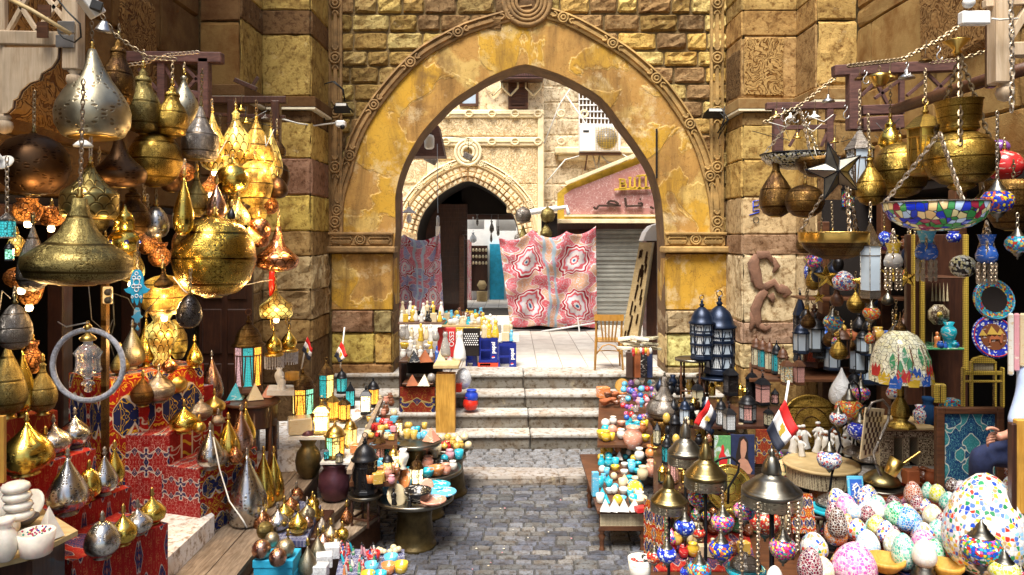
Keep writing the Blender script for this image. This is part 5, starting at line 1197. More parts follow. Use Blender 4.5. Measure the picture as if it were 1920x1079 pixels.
for i,(pts,Y,l,r_)in enumerate(([([(190,28),(215,65),(275,108),(330,112)]),5.2,'thin dark chain slanting down from the top left lamp',.004],[[(240,122),(275,118),(310,104),(372,98)],6.6,'pale chain draped along the dark left rack',.004],[[(1432,230),(1500,198),(1560,150),(1590,130)],7.5,'dark chain rising from the right pier to the lattice rack',.006],[[(1590,124),(1690,112),(1760,75),(1815,38)],6.6,'heavy dark chain sagging along the right lattice rack',.008],[[(1745,118),(1800,112),(1850,95)],6.2,'short dark chain behind the right brass funnel',.005],[[(1895,-5),(1897,60),(1898,130),(1897,210)],4.4,'pale chain hanging down the right edge',.006])):
 mb=MB();q=[P(u,v,Y)for u,v in pts]
 for a,b in zip(q,q[1:]):mb.chain(a,b,.05,r_)
 tag(mb.build('chain','chain_metal' if i not in (1,5)else 'pale_chain'),l,'chain')
 # left side: hanging lamps
GL='brass and silver lamps hanging on the left'
LH=[
('big pale silver teardrop lamp with a wide rim, topmost on the left','big',175,92,258,132,5.1,'champagne',40),
('mottled dark brass gourd lamp just right of the big silver one','gourd',219,72,200,62,5.5,'brass_dark',45),
('greenish brass pear lamp with star piercings below its chain','gourd',268,128,251,68,5.8,'brass_olive',95),
('brass pear lamp engraved with large script','gourd',322,160,258,60,5.9,'brass',115),
('pale silver pear lamp behind the script lamp','pear',344,140,235,54,6.3,'champagne',118),
('dark pewter flared lamp with scroll engraving','hat',374,200,300,66,6.2,'pewter',130),
('big blackened bronze globe hanging at the far left','globe',62,250,366,126,5.3,'bronze_dark',170),
('dark purple bronze onion lamp below the big silver one','bell',225,250,352,94,5.5,'bronze_dark',235),
('round brass globe lamp with gold script bands','globe',290,246,350,96,5.9,'brass',238),
('olive brass onion lamp with a fish scale pattern','hat',168,308,410,102,5.0,'brass_fish',235),
('huge flared antique lamp with dotted leaf engraving, lowest on the left','bell',145,372,533,190,4.5,'brass_olive',150),
('dark mottled pear lamp with brass collar left of the tall brass drop','gourd',250,350,440,62,5.7,'brass_dark',330),
('silver filigree openwork oval lamp','egg',293,387,446,46,5.9,'filigree_silver',355),
('tall slim brass drop lamp with dotted piercings','tear',343,330,440,38,5.7,'brass_bright',300),
('green brass cone lamp with a notched collar','pear',369,320,406,40,6.2,'brass_olive',300),
('dull silver teardrop lamp half hidden behind the huge flared lamp','tear',62,420,545,56,4.9,'pewter',400),
('big brass globe lamp with pierced honeycomb medallions','globe',400,405,556,154,6.0,'globe_brass',370),
('copper onion lamp with black scale pattern','bell',519,425,508,80,6.8,'copper',395),
('dark openwork woven egg lamp','egg',354,552,614,47,5.6,'black_weave',505),
('tiny dark brass bell lamp above the amber light','bell',307,505,541,35,5.5,'brass_dark',480),
('pewter bell lamp with a ringed neck at the left edge','egg',28,570,654,60,4.5,'pewter',540),
('brown bronze ball lamp under the lit cluster','egg',520,332,372,40,7.2,'bronze_dark',320),
('shiny brass squat lamp with a band of dots','globe',436,308,366,64,6.6,'brass_bright',290),
('small rose copper drop lamp above the big globe','tear',405,345,410,37,6.2,'rose_metal',330),
('round copper ball lamp right of the big globe','globe',487,408,450,42,6.6,'copper',395),
('narrow dark metal drop between the lit lamps and the big globe','tear',434,388,412,16,6.1,'iron',380),
]
for (l,k,u,vt,vb,w,Y,m,tp)in LH:
 lamp(l,k,u,vt,vb,w,Y,m,top=tp,group=GL,chain='pale_chain' if u in (168,145)else 'chain_metal',fm='antique_gold' if m in ('bronze_dark','pewter','brass_dark')else 'plain_brass',seg=36 if w>80 else 24)
GLL='lit openwork lamps glowing on the left'
LL=[
('lit golden pear lamp nearest the pewter lamp','tear',402,212,320,52,6.9,'lit_gold',188),
('lit gold lamp with a long neck, second from left in the glowing row','pear',444,206,312,58,7.0,'lit_gold',185),
('lit brown and gold lamp with swirling arabesques','tear',481,222,318,62,7.1,'lit_brass',190),
('lit cream scaled lamp at the right end of the glowing row','tear',508,240,340,42,7.3,'lit_gold',205),
('lit amber basket lamp with interlaced star','globe',478,300,386,66,6.9,'lit_brass',280),
('lit orange drop lamp between the rose lamp and the basket','tear',446,372,424,44,6.5,'lit_gold',360),
('lit patterned drum lamp under the basket lamp','pot',482,384,416,36,6.9,'lit_brass',375),
('lit yellow shell lamp behind the big globe','onion',466,424,458,44,6.5,'lit_gold',415),
('lit amber glass ball behind the huge flared lamp','egg',247,470,528,46,5.4,'lit_gold',460),
('large lit amber bowl lamp below the big globe','globe',308,515,592,88,6.2,'lit_brass',500),
('lit crackled jar lamp at the far left','pot',52,372,415,50,5.6,'lit_copper',360),
('lit dark red bowl lamp right of the crackled jar','bowl',96,388,424,54,5.9,'lit_copper',375),
('lit orange lattice lamp low at the far left','globe',40,500,540,60,5.5,'lit_copper',490),
('lit red lamp just under the orange lattice','bowl',55,535,572,46,5.7,'lit_copper',525),
('lit patchwork glass lamp beside the green lantern','egg',32,440,480,34,5.4,'lit_gold',430),
('lit crackled glass column left of the hoop','jar',60,640,700,34,5.4,'lit_copper',None),
('lit copper lamp peeping out behind the green brass cone','globe',346,305,340,40,7.0,'lit_copper',290),
('lit copper bell beside the shiny brass squat lamp','bell',396,322,362,44,7.1,'lit_copper',310),
('lit copper globe high behind the glowing row','globe',425,300,330,34,7.4,'lit_copper',290),
('lit patterned globe tucked right of the big globe','globe',505,370,402,34,7.2,'lit_copper',360),
('lit red copper lantern between the dark drum and the big globe','jar',300,455,500,40,6.3,'lit_copper',440),
]
for (l,k,u,vt,vb,w,Y,m,tp)in LL:
 lamp(l,k,u,vt,vb,w,Y,m,top=tp,group=GLL,bulb=(w>40),seg=20)
for (u,v,Y,en)in ((455,330,6.6,7),(520,300,6.9,6),(480,395,6.5,5),(420,240,6.6,5),(308,560,5.9,6),(60,470,5.0,5),(247,500,5.1,3),(60,600,5.0,3),(560,430,6.7,5),(360,640,6.6,4),(300,640,6.3,4)):
 glowlamp(P(u,v,Y),en*1.6)
e=lamp('lit yellow squat lamp on a red stem right of the big globe','hat',518,545,596,60,7.0,'lit_gold',top=500,group=GLL,bulb=True)
mb=MB();mb.lathe([(.03,.2),(.035,.3),(.03,.5)],10,TRN((0,-.1,0)));mb.build('red_stem','red_plastic',e);glowlamp(P(518,575,6.7),6)
for (u,l,vt,vb,Y)in ((514,'fringed brass double lamp with crystals, left of the pair',622,664,7.3),(541,'fringed brass double lamp with crystals, right of the pair',618,656,7.6)):
 e=lamp(l,'onion',u,vt,vb,30,Y,'brass_bright',top=590,group='fringed crystal lamps')
 s=Y/F;mb=MB();mb.lathe([(17*s,-4*s),(18*s,0),(16*s,2*s)],20);mb.build('collar','plain_brass',e)
 mb=MB()
 for k in range(22):a=2*pi*k/22;mb.tube([(cos(a)*17*s,sin(a)*17*s,-3*s),(cos(a)*17*s,sin(a)*17*s,-26*s)],.006,4)
 mb.build('crystal_fringe','glitter',e)
 mb=MB();mb.tube([(-8*s+cos(a)*6*s,0,60*s+sin(a)*14*s)for a in [pi*k/8-.6 for k in range(14)]],.008,5);mb.build('hook','plain_brass',e)
e=lamp('tiered golden lantern studded with blue gems','globe',232,430,478,58,5.3,'brass_bright',top=385,group=GL,fin=False);s=5.3/F
mb=MB();mb.lathe([(20*s,46*s),(17*s,60*s),(19*s,62*s),(13*s,76*s),(5*s,84*s),(3*s,92*s)],20);mb.build('upper_tier','brass_bright',e)
for k in range(6):a=2*pi*k/6+.3;mb=MB();mb.lathe([(.014,-.01),(.016,0),(0,.014)],8,TRN((cos(a)*28*s,sin(a)*28*s,24*s))@ROT(a,4,'Z')@ROT(pi/2,4,'Y'));mb.build('gem','lamp_blue',e)
e=E('glass_lantern','green glass cylinder lantern on a chain at the left edge','lantern',P(13,445,4.6));s=4.6/F
mb=MB();mb.lathe([(13*s,0),(14*s,4*s),(14*s,30*s)],14,cap=False);mb.build('glass','glass_teal',e);mb=MB();mb.lathe([(15*s,30*s),(14*s,36*s),(6*s,42*s),(2*s,46*s)],14);mb.build('cap','pewter',e);mb=MB();mb.lathe([(15*s,-3*s),(15*s,1*s)],14);mb.build('base','pewter',e)
mb=MB();mb.chain((0,0,46*s),(0,0,150*s),.04,.004);mb.build('chain','pale_chain',e)
lantern('tiny mint green lantern under the green glass cylinder',18,452,490,20,['glass_mint'],Y=4.8,n=4)
e=E('enamel_lamp','white enamel disc shade lamp on a cord at the left edge','lamp',P(8,305,4.8));mb=MB();mb.lathe([(.06,0),(.058,.005),(.03,.02),(.012,.03),(.01,.1)],20,ROT(.9,4,'X'));mb.build('disc','white_shade',e)
e=E('enamel_lamp','cream rose-like shade lamp on the chain of the fish scale lamp','lamp',P(156,276,4.9));mb=MB();mb.lathe([(.055,0),(.06,.01),(.04,.03),(.02,.045)],16);mb.build('disc','white_shade',e)
e=E('hand_amulet','blue patterned open hand amulet with small charms','amulet',P(258,515,5.0));s=5/F;fr=frame((0,0,0),X3,Z3,(0,-1,0))
mb=MB();out=[(-8,5),(-4,9),(4,9),(8,5),(12,-6),(13,-20),(18,-26),(24,-27),(20,-33),(13,-36),(11,-34),(10,-48),(8,-54),(6,-48),(5,-40),(3,-52),(0,-58),(-3,-52),(-5,-40),(-6,-48),(-8,-54),(-10,-48),(-11,-34),(-13,-36),(-20,-33),(-24,-27),(-18,-26),(-13,-20),(-12,-6)]
out=[(a*s,(-b-48 if False else b)*s)for a,b in out];mb.prism(out,0,.012,fr);mb.build('palm','box_blue',e)
mb=MB();
for (a,b,r_)in ((0,-14,6),(0,-28,4),(-6,-22,3),(6,-22,3),(0,-40,3),(-8,-42,2),(8,-42,2),(-5,-6,3),(5,-6,3),(0,2,3)):mb.tube([(a*s+cos(w)*r_*s,-.014,b*s+sin(w)*r_*s)for w in [2*pi*i/10 for i in range(10)]],.003,4,closed=True)
mb.build('white_tracery','flag_white',e)
mb=MB();mb.prism([(a*s*.45,(b*.45-66)*s)for a,b in [(p[0]/s,p[1]/s)for p in out]],0,.01,fr);mb.lathe([(0,-8*s),(4*s,-4*s),(0,4*s)],8,TRN((0,0,-98*s)));mb.build('small_charm','ceramic_sky',e)
mb=MB();mb.chain((0,0,8*s),(0,0,60*s),.03,.003);mb.build('chain','chain_metal',e)
e=E('hoop_lantern','round pale hoop with a clear crystal lamp hanging inside','lantern',P(165,757,4.4));s=4.4/F
mb=MB();mb.tube([(cos(a)*66*s,0,72*s+sin(a)*66*s)for a in [2*pi*i/48 for i in range(48)]],5.2*s,8,closed=True);mb.build('hoop','glitter',e)
mb=MB();mb.lathe([(5*s,138*s),(8*s,142*s),(6*s,147*s),(2*s,150*s)],12);mb.tube([(cos(a)*3*s,0,152*s+sin(a)*3*s)for a in [2*pi*i/10 for i in range(10)]],.7*s,4,closed=True);mb.build('hanger','plain_brass',e)
mb=MB();mb.lathe([(13*s,118*s),(15*s,122*s),(11*s,127*s),(6*s,130*s),(2*s,136*s)],14);mb.build('brass_cap','plain_brass',e)
mb=MB();mb.lathe([(3*s,46*s),(8*s,52*s),(23*s,62*s),(20*s,70*s),(20*s,88*s),(24*s,96*s),(14*s,108*s),(8*s,112*s),(7*s,120*s)],24,ribs=12,amp=.05);mb.build('crystal_body','clear_glass',e)
mb=MB();mb.lathe([(0,20*s),(6*s,23*s),(7*s,27*s),(3*s,32*s),(12*s,36*s),(11*s,40*s),(4*s,46*s)],14);mb.build('crystal_drop','clear_glass',e)
mb=MB();mb.tube([(0,0,152*s),(-60*s,.1,140*s),(-95*s,.2,146*s)],.004,4);mb.build('cable','cable_white',e)
e=E('power_socket','cream double power socket on a dark post with wires','socket',P(204,555,5.6));mb=MB();mb.box(-.035,.035,-.03,0,-.06,.07,bev=.008);mb.build('plate','ceramic_cream',e);mb=MB();mb.lathe([(.025,0),(.025,.03),(.01,.04)],10,TRN((.02,-.03,.03))@RX);mb.lathe([(.025,0),(.025,.03),(.01,.04)],10,TRN((.02,-.03,-.03))@RX);mb.build('plug','rubber',e)
for i,pts in enumerate(([(212,550),(240,560),(262,600),(300,555)],[(212,560),(214,610),(205,640),(214,670)],[(165,520),(172,600),(200,625),(212,600)],[(20,560),(4,545),(-4,600)],[(325,520),(345,545),(352,550)],[(460,535),(490,528),(512,525)])):
 mb=MB();mb.tube([P(u,v,5.4 if i!=5 else 7)for u,v in pts],.004,5);tag(mb.build('cable','cable_white' if i>2 else 'cable_black'),['dark wire trailing right from the power socket','dark wire dropping below the power socket','dark wire curving beside the dark post','white wire at the pewter bell lamp','wire beside the woven egg lamp','pale wire leading to the red stemmed lamp'][i],'cable')
e=E('dark_post','slim olive post behind the hoop lantern','post',P(194,700,5.8));mb=MB();mb.box(-.02,.02,0,.05,-.9,.75);mb.build('shaft','brass_dark',e)
# left side: displays on boxes
slabE,q=slab('stone_ledge','worn pale stone ledge in front of the red boxes','ledge',[(291,1068),(402,966),(330,905),(80,960)],.75,.72,'step_stone',part='slab')
B1=clothbox('low red patterned box at the bottom left with four lamps',(136,1053),(315,981),1.1,.2,.55,'carpet_print')
B2=clothbox('middle red patterned box with two silver and two gold drops',(108,968),(247,912),1.25,.3,.5,'carpet_print')
B3=clothbox('upper red patterned box under the gold and silver onions',(-40,905),(180,842),1.5,.5,.5,'carpet_print')
B4=clothbox('dark cloth shelf under the tall olive drops at the left edge',(-60,800),(108,770),1.8,.6,.45,'dark_print')
C1=clothbox('tall red display box with navy and yellow arabesques',(204,712),(382,682),1.9,.55,.6,'applique_bright','applique_bright')
C2=clothbox('middle display step with a yellow braided border',(262,757),(400,722),1.65,.5,.35,'border_gold','applique_red')
C3=clothbox('red and white display step under the small gold onions',(318,817),(432,752),1.4,.5,.4,'border_gold','applique_red')
C4=clothbox('front display step with a bold blue and yellow motif',(375,882),(482,838),1.15,.45,.4,'applique_bright','applique_red')
GS='metal lamps standing on the left displays'
LS=[
('fat gold onion lamp at the left, largest on the upper red box','onion',50,790,890,92,1.5,'brass_bright'),
('silver onion lamp right of the fat gold one','onion',100,792,854,62,1.5,'silver'),
('silver onion lamp at the right end of the upper red box','onion',140,778,838,58,1.5,'silver'),
('tall silver dotted teardrop lamp on the middle red box','tear',127,856,965,72,1.25,'silver'),
('gold cone lamp behind the tall silver teardrop','egg',167,878,938,44,1.25,'brass_bright'),
('silver teardrop lamp second from right on the middle red box','tear',196,853,928,48,1.25,'silver'),
('gold teardrop lamp at the right end of the middle red box','tear',215,840,910,36,1.25,'brass_bright'),
('silver pierced egg lamp at the front of the low red box','egg',192,976,1046,64,1.1,'silver'),
('gold onion lamp right of the silver egg lamp','onion',231,962,1022,50,1.1,'brass_bright'),
('silver swirled onion lamp on the low red box','onion',258,952,1002,54,1.1,'silver'),
('gold onion lamp at the back of the low red box','onion',285,930,982,50,1.1,'brass_bright'),
('broad olive metal drop at the left edge above the dark shelf','tear',14,640,785,66,1.85,'brass_olive'),
('shiny gold drop behind the broad olive one','tear',42,655,782,46,1.82,'brass_bright'),
('olive brass drop at the right end of the dark shelf','pear',80,678,778,50,1.82,'brass_olive'),
('silver dotted drop lamp on the tall red box','tear',248,612,692,46,1.9,'champagne'),
('slim gold drop lamp between the silver drop and the glass vase','tear',274,596,688,36,1.9,'brass_bright'),
('mirror silver onion lamp at the front of the middle step','onion',298,695,754,58,1.65,'silver_plain'),
('plain gold onion lamp on the middle step','onion',328,690,740,44,1.65,'plain_brass'),
('bright champagne onion lamp at the back of the middle step','onion',352,682,728,44,1.65,'brass_bright'),
('gold onion lamp on the red and white step','onion',345,762,812,54,1.4,'brass_bright'),
('silver onion lamp with a thin spike on the red and white step','onion',376,748,788,44,1.4,'silver_plain'),
('golden onion lamp behind the two on the red and white step','onion',402,740,776,42,1.4,'plain_brass'),
('tall rose copper spike lamp behind the small onions','tear',397,668,760,42,1.4,'rose_metal'),
('tiny gold ball lamp beside the gold onion','egg',374,790,812,24,1.4,'plain_brass'),
('tiny silver ball lamp beside the golden onion','egg',409,778,798,24,1.4,'silver_plain'),
('silver drop lamp at the left end of the front step','tear',394,804,880,50,1.15,'silver'),
('gold drop lamp second on the front step','tear',428,786,864,46,1.15,'brass_bright'),
('brown rose drop lamp third on the front step','tear',452,770,856,44,1.15,'rose_metal'),
('gold drop lamp behind the brown rose one','tear',461,765,838,36,1.15,'brass_bright'),
]
for (l,k,u,vt,vb,w,z,m)in LS:lamp(l,k,u,vt,vb,w,None,m,z=z,name='table_lamp',group=GS,seg=26,fm='plain_brass' if 'brass' in m else 'silver_plain')
lamp('glass vase lamp lit amber with gold scale pattern','vase',303,588,690,58,None,'lit_gold',z=1.9,name='table_lamp',group=GLL,fin=False)
lamp('lit speckled vase behind the scale patterned one','jar',335,600,672,32,7.6,'lit_brass',name='table_lamp',group=GLL,fin=False)
T1,q=slab('display_tray','low tray with a blue and white patterned mat for the giant drops','tray',[(421,1008),(482,1008),(560,930),(470,925)],.52,.05,'blue_mat',part='mat')
T1b,q=slab('display_tray','low tray with a blue and white patterned mat for the small onions','tray',[(516,1015),(574,1015),(602,948),(545,935)],.52,.05,'blue_mat',part='mat')
mb=MB();a=G(430,1003,.5);mb.box(a.x,a.x+.75,a.y,a.y+.7,.12,.465,bev=.01);tag(mb.build('wooden_crate','dark_wood'),'dark crate under the patterned tray mats','crate')
LF=[
('giant silver teardrop lamp on the patterned mat','tear',463,852,996,76,.52,'silver'),
('tall gold drop lamp just right of the giant silver one','tear',494,848,962,48,.52,'brass_bright'),
('tall gold drop lamp at the right of the giant trio','tear',513,848,950,40,.52,'brass_bright'),
('small silver onion lamp front left on the second mat','onion',521,954,996,42,.52,'silver'),
('small bright gold onion lamp front right on the second mat','onion',559,958,1002,36,.52,'brass_bright'),
('small gold onion lamp behind the silver one','onion',533,942,976,36,.52,'brass_bright'),
('small copper onion lamp behind the gold one','onion',545,930,960,32,.52,'copper'),
('small copper egg lamp furthest on the second mat','egg',556,914,938,26,.52,'copper'),
('small white gold onion lamp at the middle of the second mat','onion',576,944,976,30,.52,'champagne'),
('small golden ball lamp at the right of the second mat','globe',586,933,960,26,.52,'brass_bright'),
('small rose onion lamp right of the bright gold one','onion',576,966,990,24,.52,'rose_metal'),
]
for (l,k,u,vt,vb,w,z,m)in LF:lamp(l,k,u,vt,vb,w,None,m,z=z,name='table_lamp',group='metal lamps on the patterned mats',seg=26,fm='plain_brass' if 'brass' in m else 'silver_plain')
for (a,b,z,l)in ((475,548,.62,'turquoise cardboard box under the wrapped balls'),(505,552,.5,'second turquoise cardboard box at the bottom edge')):
 A=G(a,1052 if z>.6 else 1075,z);wd=(b-a)/F*A.y;mb=MB();mb.box(0,wd,0,.22,-.3,0,bev=.004);o=mb.build('cardboard_box','box_blue',loc=A);tag(o,l,'box','turquoise boxes')
 mb=MB();mb.box(-.006,wd+.006,-.006,.226,-.055,.004,bev=.004);mb.build('lid','box_blue',o)
for (u,v,w,m,l)in ((490,1048,36,'rose_metal','pink wrapped ball on the turquoise box, left'),(521,1062,34,'rose_metal','pink wrapped ball on the turquoise box, front'),(535,1045,34,'champagne','pale gold wrapped ball behind the pink ones'),(497,1010,32,'brass_olive','olive wrapped ball on the edge of the mat'),(510,1026,28,'champagne','pale wrapped ball between the olive and pink ones')):
 lamp(l,'globe',u,v-w,v,w,None,m,z=.62,name='ball_lamp',group='wrapped ball lamps',fin=False,foot=False,seg=18)
for (k,u,vt,vb,w,m,l)in (('tear',577,1023,1082,36,'champagne','champagne drop lamp at the bottom edge'),('tear',596,1004,1052,30,'champagne','gold tinted drop lamp behind the champagne one'),('onion',606,998,1030,30,'rose_metal','rose onion lamp on the planks'),('onion',620,984,1014,30,'champagne','champagne onion lamp on the planks'),('globe',642,990,1016,24,'brass_bright','tiny gold bowl lamp on the planks'),('egg',630,1008,1030,22,'champagne','tiny champagne ball on the planks'),('onion',335,1052,1095,66,'champagne','silver dome lamp cut by the bottom edge'),('onion',622,1016,1036,20,'rose_metal','tiny rose onion lamp on the planks')):
 lamp(l,k,u,vt,vb,w,None,m,z=.42,name='table_lamp',group='small lamps at the bottom edge',seg=20)
piece('round yellow and green mosaic ball cut by the bottom edge','globe',288,1066,1095,40,'egg_yellow',z=.62,name='mosaic_ball',cat='ball')
for (u,v,l)in ((608,1062,'crystal block wrapped in plastic, left'),(622,1045,'crystal block wrapped in plastic, back'),(600,1082,'crystal block wrapped in plastic, front')):
 piece(l,'block',u,v-24,v,30,'plastic_bag',z=.42,name='wrapped_block',cat='wrapped block',group='wrapped crystal blocks')
e,q=slab('wooden_table','light wooden table corner with white alabaster goods','table',[(-60,1068),(52,1042),(146,995),(40,930)],1.32,.03,'light_board')
mb=MB();a=G(10,1050,1.3)-e.location;mb.box(a.x-.3,a.x+.15,a.y,a.y+.3,-1.2,-.03);mb.build('base','dark_wood',e)
piece('white alabaster disc standing at the back of the bottom left table','disc',58,900,962,56,'alabaster',z=1.33,name='alabaster_disc',cat='disc')
for k in range(4):piece('thick white alabaster ring, %s of the stacked four'%['lowest','second','third','topmost'][k],'globe',37-k*2.5,953-k*17,976-k*17,50,'alabaster',Y=4.25,name='alabaster_ring',cat='ring',group='stacked alabaster rings')
piece('white alabaster cone at the right end of the bottom left table','pyramid',92,948,1008,38,'alabaster',z=1.33,name='alabaster_cone',cat='cone')
o=piece('fluted white alabaster bowl full of coloured stones','cup',68,996,1040,66,'alabaster',z=1.33,name='alabaster_bowl',cat='bowl')
mb=MB();s=o.location.y/F
for k in range(40):
 a=R(0,2*pi);r_=sqrt(R(0,1))*24*s;mb.lathe([(0,-.006),(.007,0),(0,.008)],6,TRN((r_*cos(a),r_*sin(a),42*s+R(0,.01))))
mb.build('coloured_stones','lamp_pink',o)
piece('white alabaster vase with round belly, cut by the left edge','jar',10,972,1052,44,'alabaster',z=1.33,name='alabaster_vase',cat='vase')
piece('white alabaster urn behind the vase at the left edge','gourd',6,908,980,40,'alabaster',z=1.33,name='alabaster_urn',cat='urn')
piece('small white alabaster ball beside the stacked rings','egg',24,962,1000,26,'alabaster',z=1.33,name='alabaster_ball',cat='ball')
piece('dark marble dish below the alabaster ring stack','dish',44,968,984,52,'marble_dark',z=1.33,name='marble_dish',cat='dish')
piece('yellow stone post at the left edge above the alabaster','block',2,780,905,14,'yellow_wood',Y=4.3,name='corner_post',cat='post')
def planks(label,a,b,z,wpx_dir,depth,zb,n=3):
 A=G(*a,z);B=G(*b,z);d=B-A;L=d.length;d.normalize();nn=Vector((-d.y,d.x,0));e=E('plank_step',label,'platform',A,'wooden plank steps')
 for i in range(n):
  mb=MB();w=depth/n;o=nn*(i*w);mb.add([o,o+d*L,o+d*L+nn*(w-.008),o+nn*(w-.008)]+[p-Vector((0,0,.035))for p in (o,o+d*L,o+d*L+nn*(w-.008),o+nn*(w-.008))],[(0,1,2,3),(7,6,5,4),(0,4,5,1),(1,5,6,2),(2,6,7,3),(3,7,4,0)],smooth=False);ob=mb.build('plank','grey_plank',e)
 mb=MB();k=nn*.02;mb.add([k,k+d*L,k+d*L-Vector((0,0,z-zb)),k-Vector((0,0,z-zb))]+[p+nn*(depth-.04)for p in (k,k+d*L,k+d*L-Vector((0,0,z-zb)),k-Vector((0,0,z-zb)))],[(0,3,2,1),(4,5,6,7),(1,2,6,5),(0,4,7,3)]);mb.build('riser','brown_wood',e);return e
planks('lowest weathered plank step along the left of the setts',(556,1085),(716,962),.3,0,.62,0,3)
planks('middle weathered plank step rising behind the purple urn',(480,1090),(655,938),.42,0,.5,.02,2)
planks('upper weathered plank step below the brass barrel',(430,1095),(598,884),.58,0,.7,.02,3)
mb=MB();mb.tube([P(400,820,5.9),P(412,880,5.85),P(430,940,5.7),P(455,975,5.6),P(463,990,5.6)],.006,5);tag(mb.build('cable','cable_white'),'white cable trailing down the display cloth to the giant drop','cable')
# middle left: urns, lit lanterns, stone trays
CN=dict(turquoise='turquoise',egg_multi='multicoloured')
def row(where_,kinds,cols,u0,u1,v,n,w,hr=1.0,z=None,Y=None,group=None,v1=None,jit=3,pre='ceramic_',cat=None,lid=0):
 """a row of small goods along a shelf; one object each, kinds and colours alternate"""
 for i in range(n):
  t=(i+.5)/n;u=u0+(u1-u0)*t+R(-jit,jit)*1.3;vv=v+R(-5,5)*(1 if z is not None else .3)
  k=random.choice(kinds);cm=random.choice(cols);ww=w*R(.8,1.2)
  adj=cm.replace('lamp_','mosaic ').replace('_',' ');m=pre+cm if pre+cm in M else cm
  nm=dict(globe='ball',disc='plate',block='box',figurine='figurine',pyramid='pyramid',cat='cat figurine',egg='egg',dish='dish',onion='bottle',tall='bottle').get(k,k)
  piece('small %s %s %s'%(adj,nm,where_),k,u,vv-ww*hr*(1.25 if k in ('figurine','vase','tall','cat')else .55 if k in ('bowl','dish')else .9),vv,ww,m,z=z,Y=Y,name=nm.replace(' ','_'),cat=cat or nm,group=group,seg=10)
piece('brass bound dark barrel urn under the marble shelf','jar',578,818,896,48,'green_urn',z=.58,name='metal_barrel',cat='urn',seg=24,lid='purple_urn')
piece('rounded purple brown urn on the plank step','pot',627,868,936,60,'purple_urn',z=.43,name='purple_urn',cat='urn',seg=28,lid='purple_urn')
for (u,v0,v1,z,l)in ((480,796,845,.8,'left'),(516,790,842,.8,'right')):piece('tall glittering silver tube, %s one under the octagonal table'%l,'cyl',u,v0,v1,14,'glitter',z=z,name='glitter_tube',cat='tube')
slab('stone_shelf','rough stone block shelf behind the plank steps','ledge',[(470,850),(560,845),(600,790),(480,790)],.8,.6,'step_stone',part='slab')
e=stool('octagonal carved dark table with three coloured pyramids',474,752,102,1.38,tm='brown_wood',inlay='dark_wood',legs=8,apron=.22,zb=.1)
for u,m,l in ((442,'ceramic_turquoise','turquoise alabaster pyramid, left of the three on the octagonal table'),(478,'ceramic_cream','cream banded pyramid, middle of the three on the octagonal table'),(503,'ceramic_coral','pink gold pyramid, right of the three on the octagonal table')):piece(l,'pyramid',u,718 if u<500 else 722,748 if u<500 else 744,30 if u<500 else 22,m,z=1.385,name='pyramid')
slab('marble_ledge','small grey stone sill behind the pyramids','ledge',[(500,733),(552,733),(550,722),(505,722)],1.5,.05,'white_stone',part='slab')
piece('small white carved stone figure on the grey sill','figurine',530,705,730,16,'white_stone',z=1.5,name='figurine')
piece('white marble vase leaning on the grey sill','vase',524,690,728,18,'white_stone',z=1.5,name='vase')
piece('round orange wooden box behind the brass lantern dome','cyl',548,698,712,26,'yellow_wood',z=1.6,name='round_box',cat='box')
lantern('tall brown lantern with amber and teal dotted panels',466,590,737,58,['glass_amber','star_tiles','glass_teal','glass_yellow','glass_lilac','glass_teal','glass_amber','glass_yellow'],Y=8.0,n=8,fm='brown_wood',rows=1,glow=4,rm='brass_dark',group=None)
e,q=slab('marble_shelf','white edged shelf on the brass barrel holding lit lanterns','shelf',[(540,820),(618,820),(722,752),(640,752)],1.03,.03,'white_stone',part='board')
piece('octagonal pale marble box on the barrel shelf','block',562,782,812,42,'ceramic_cream',z=1.04,name='marble_box',cat='box')
GN='small lanterns at the middle left'
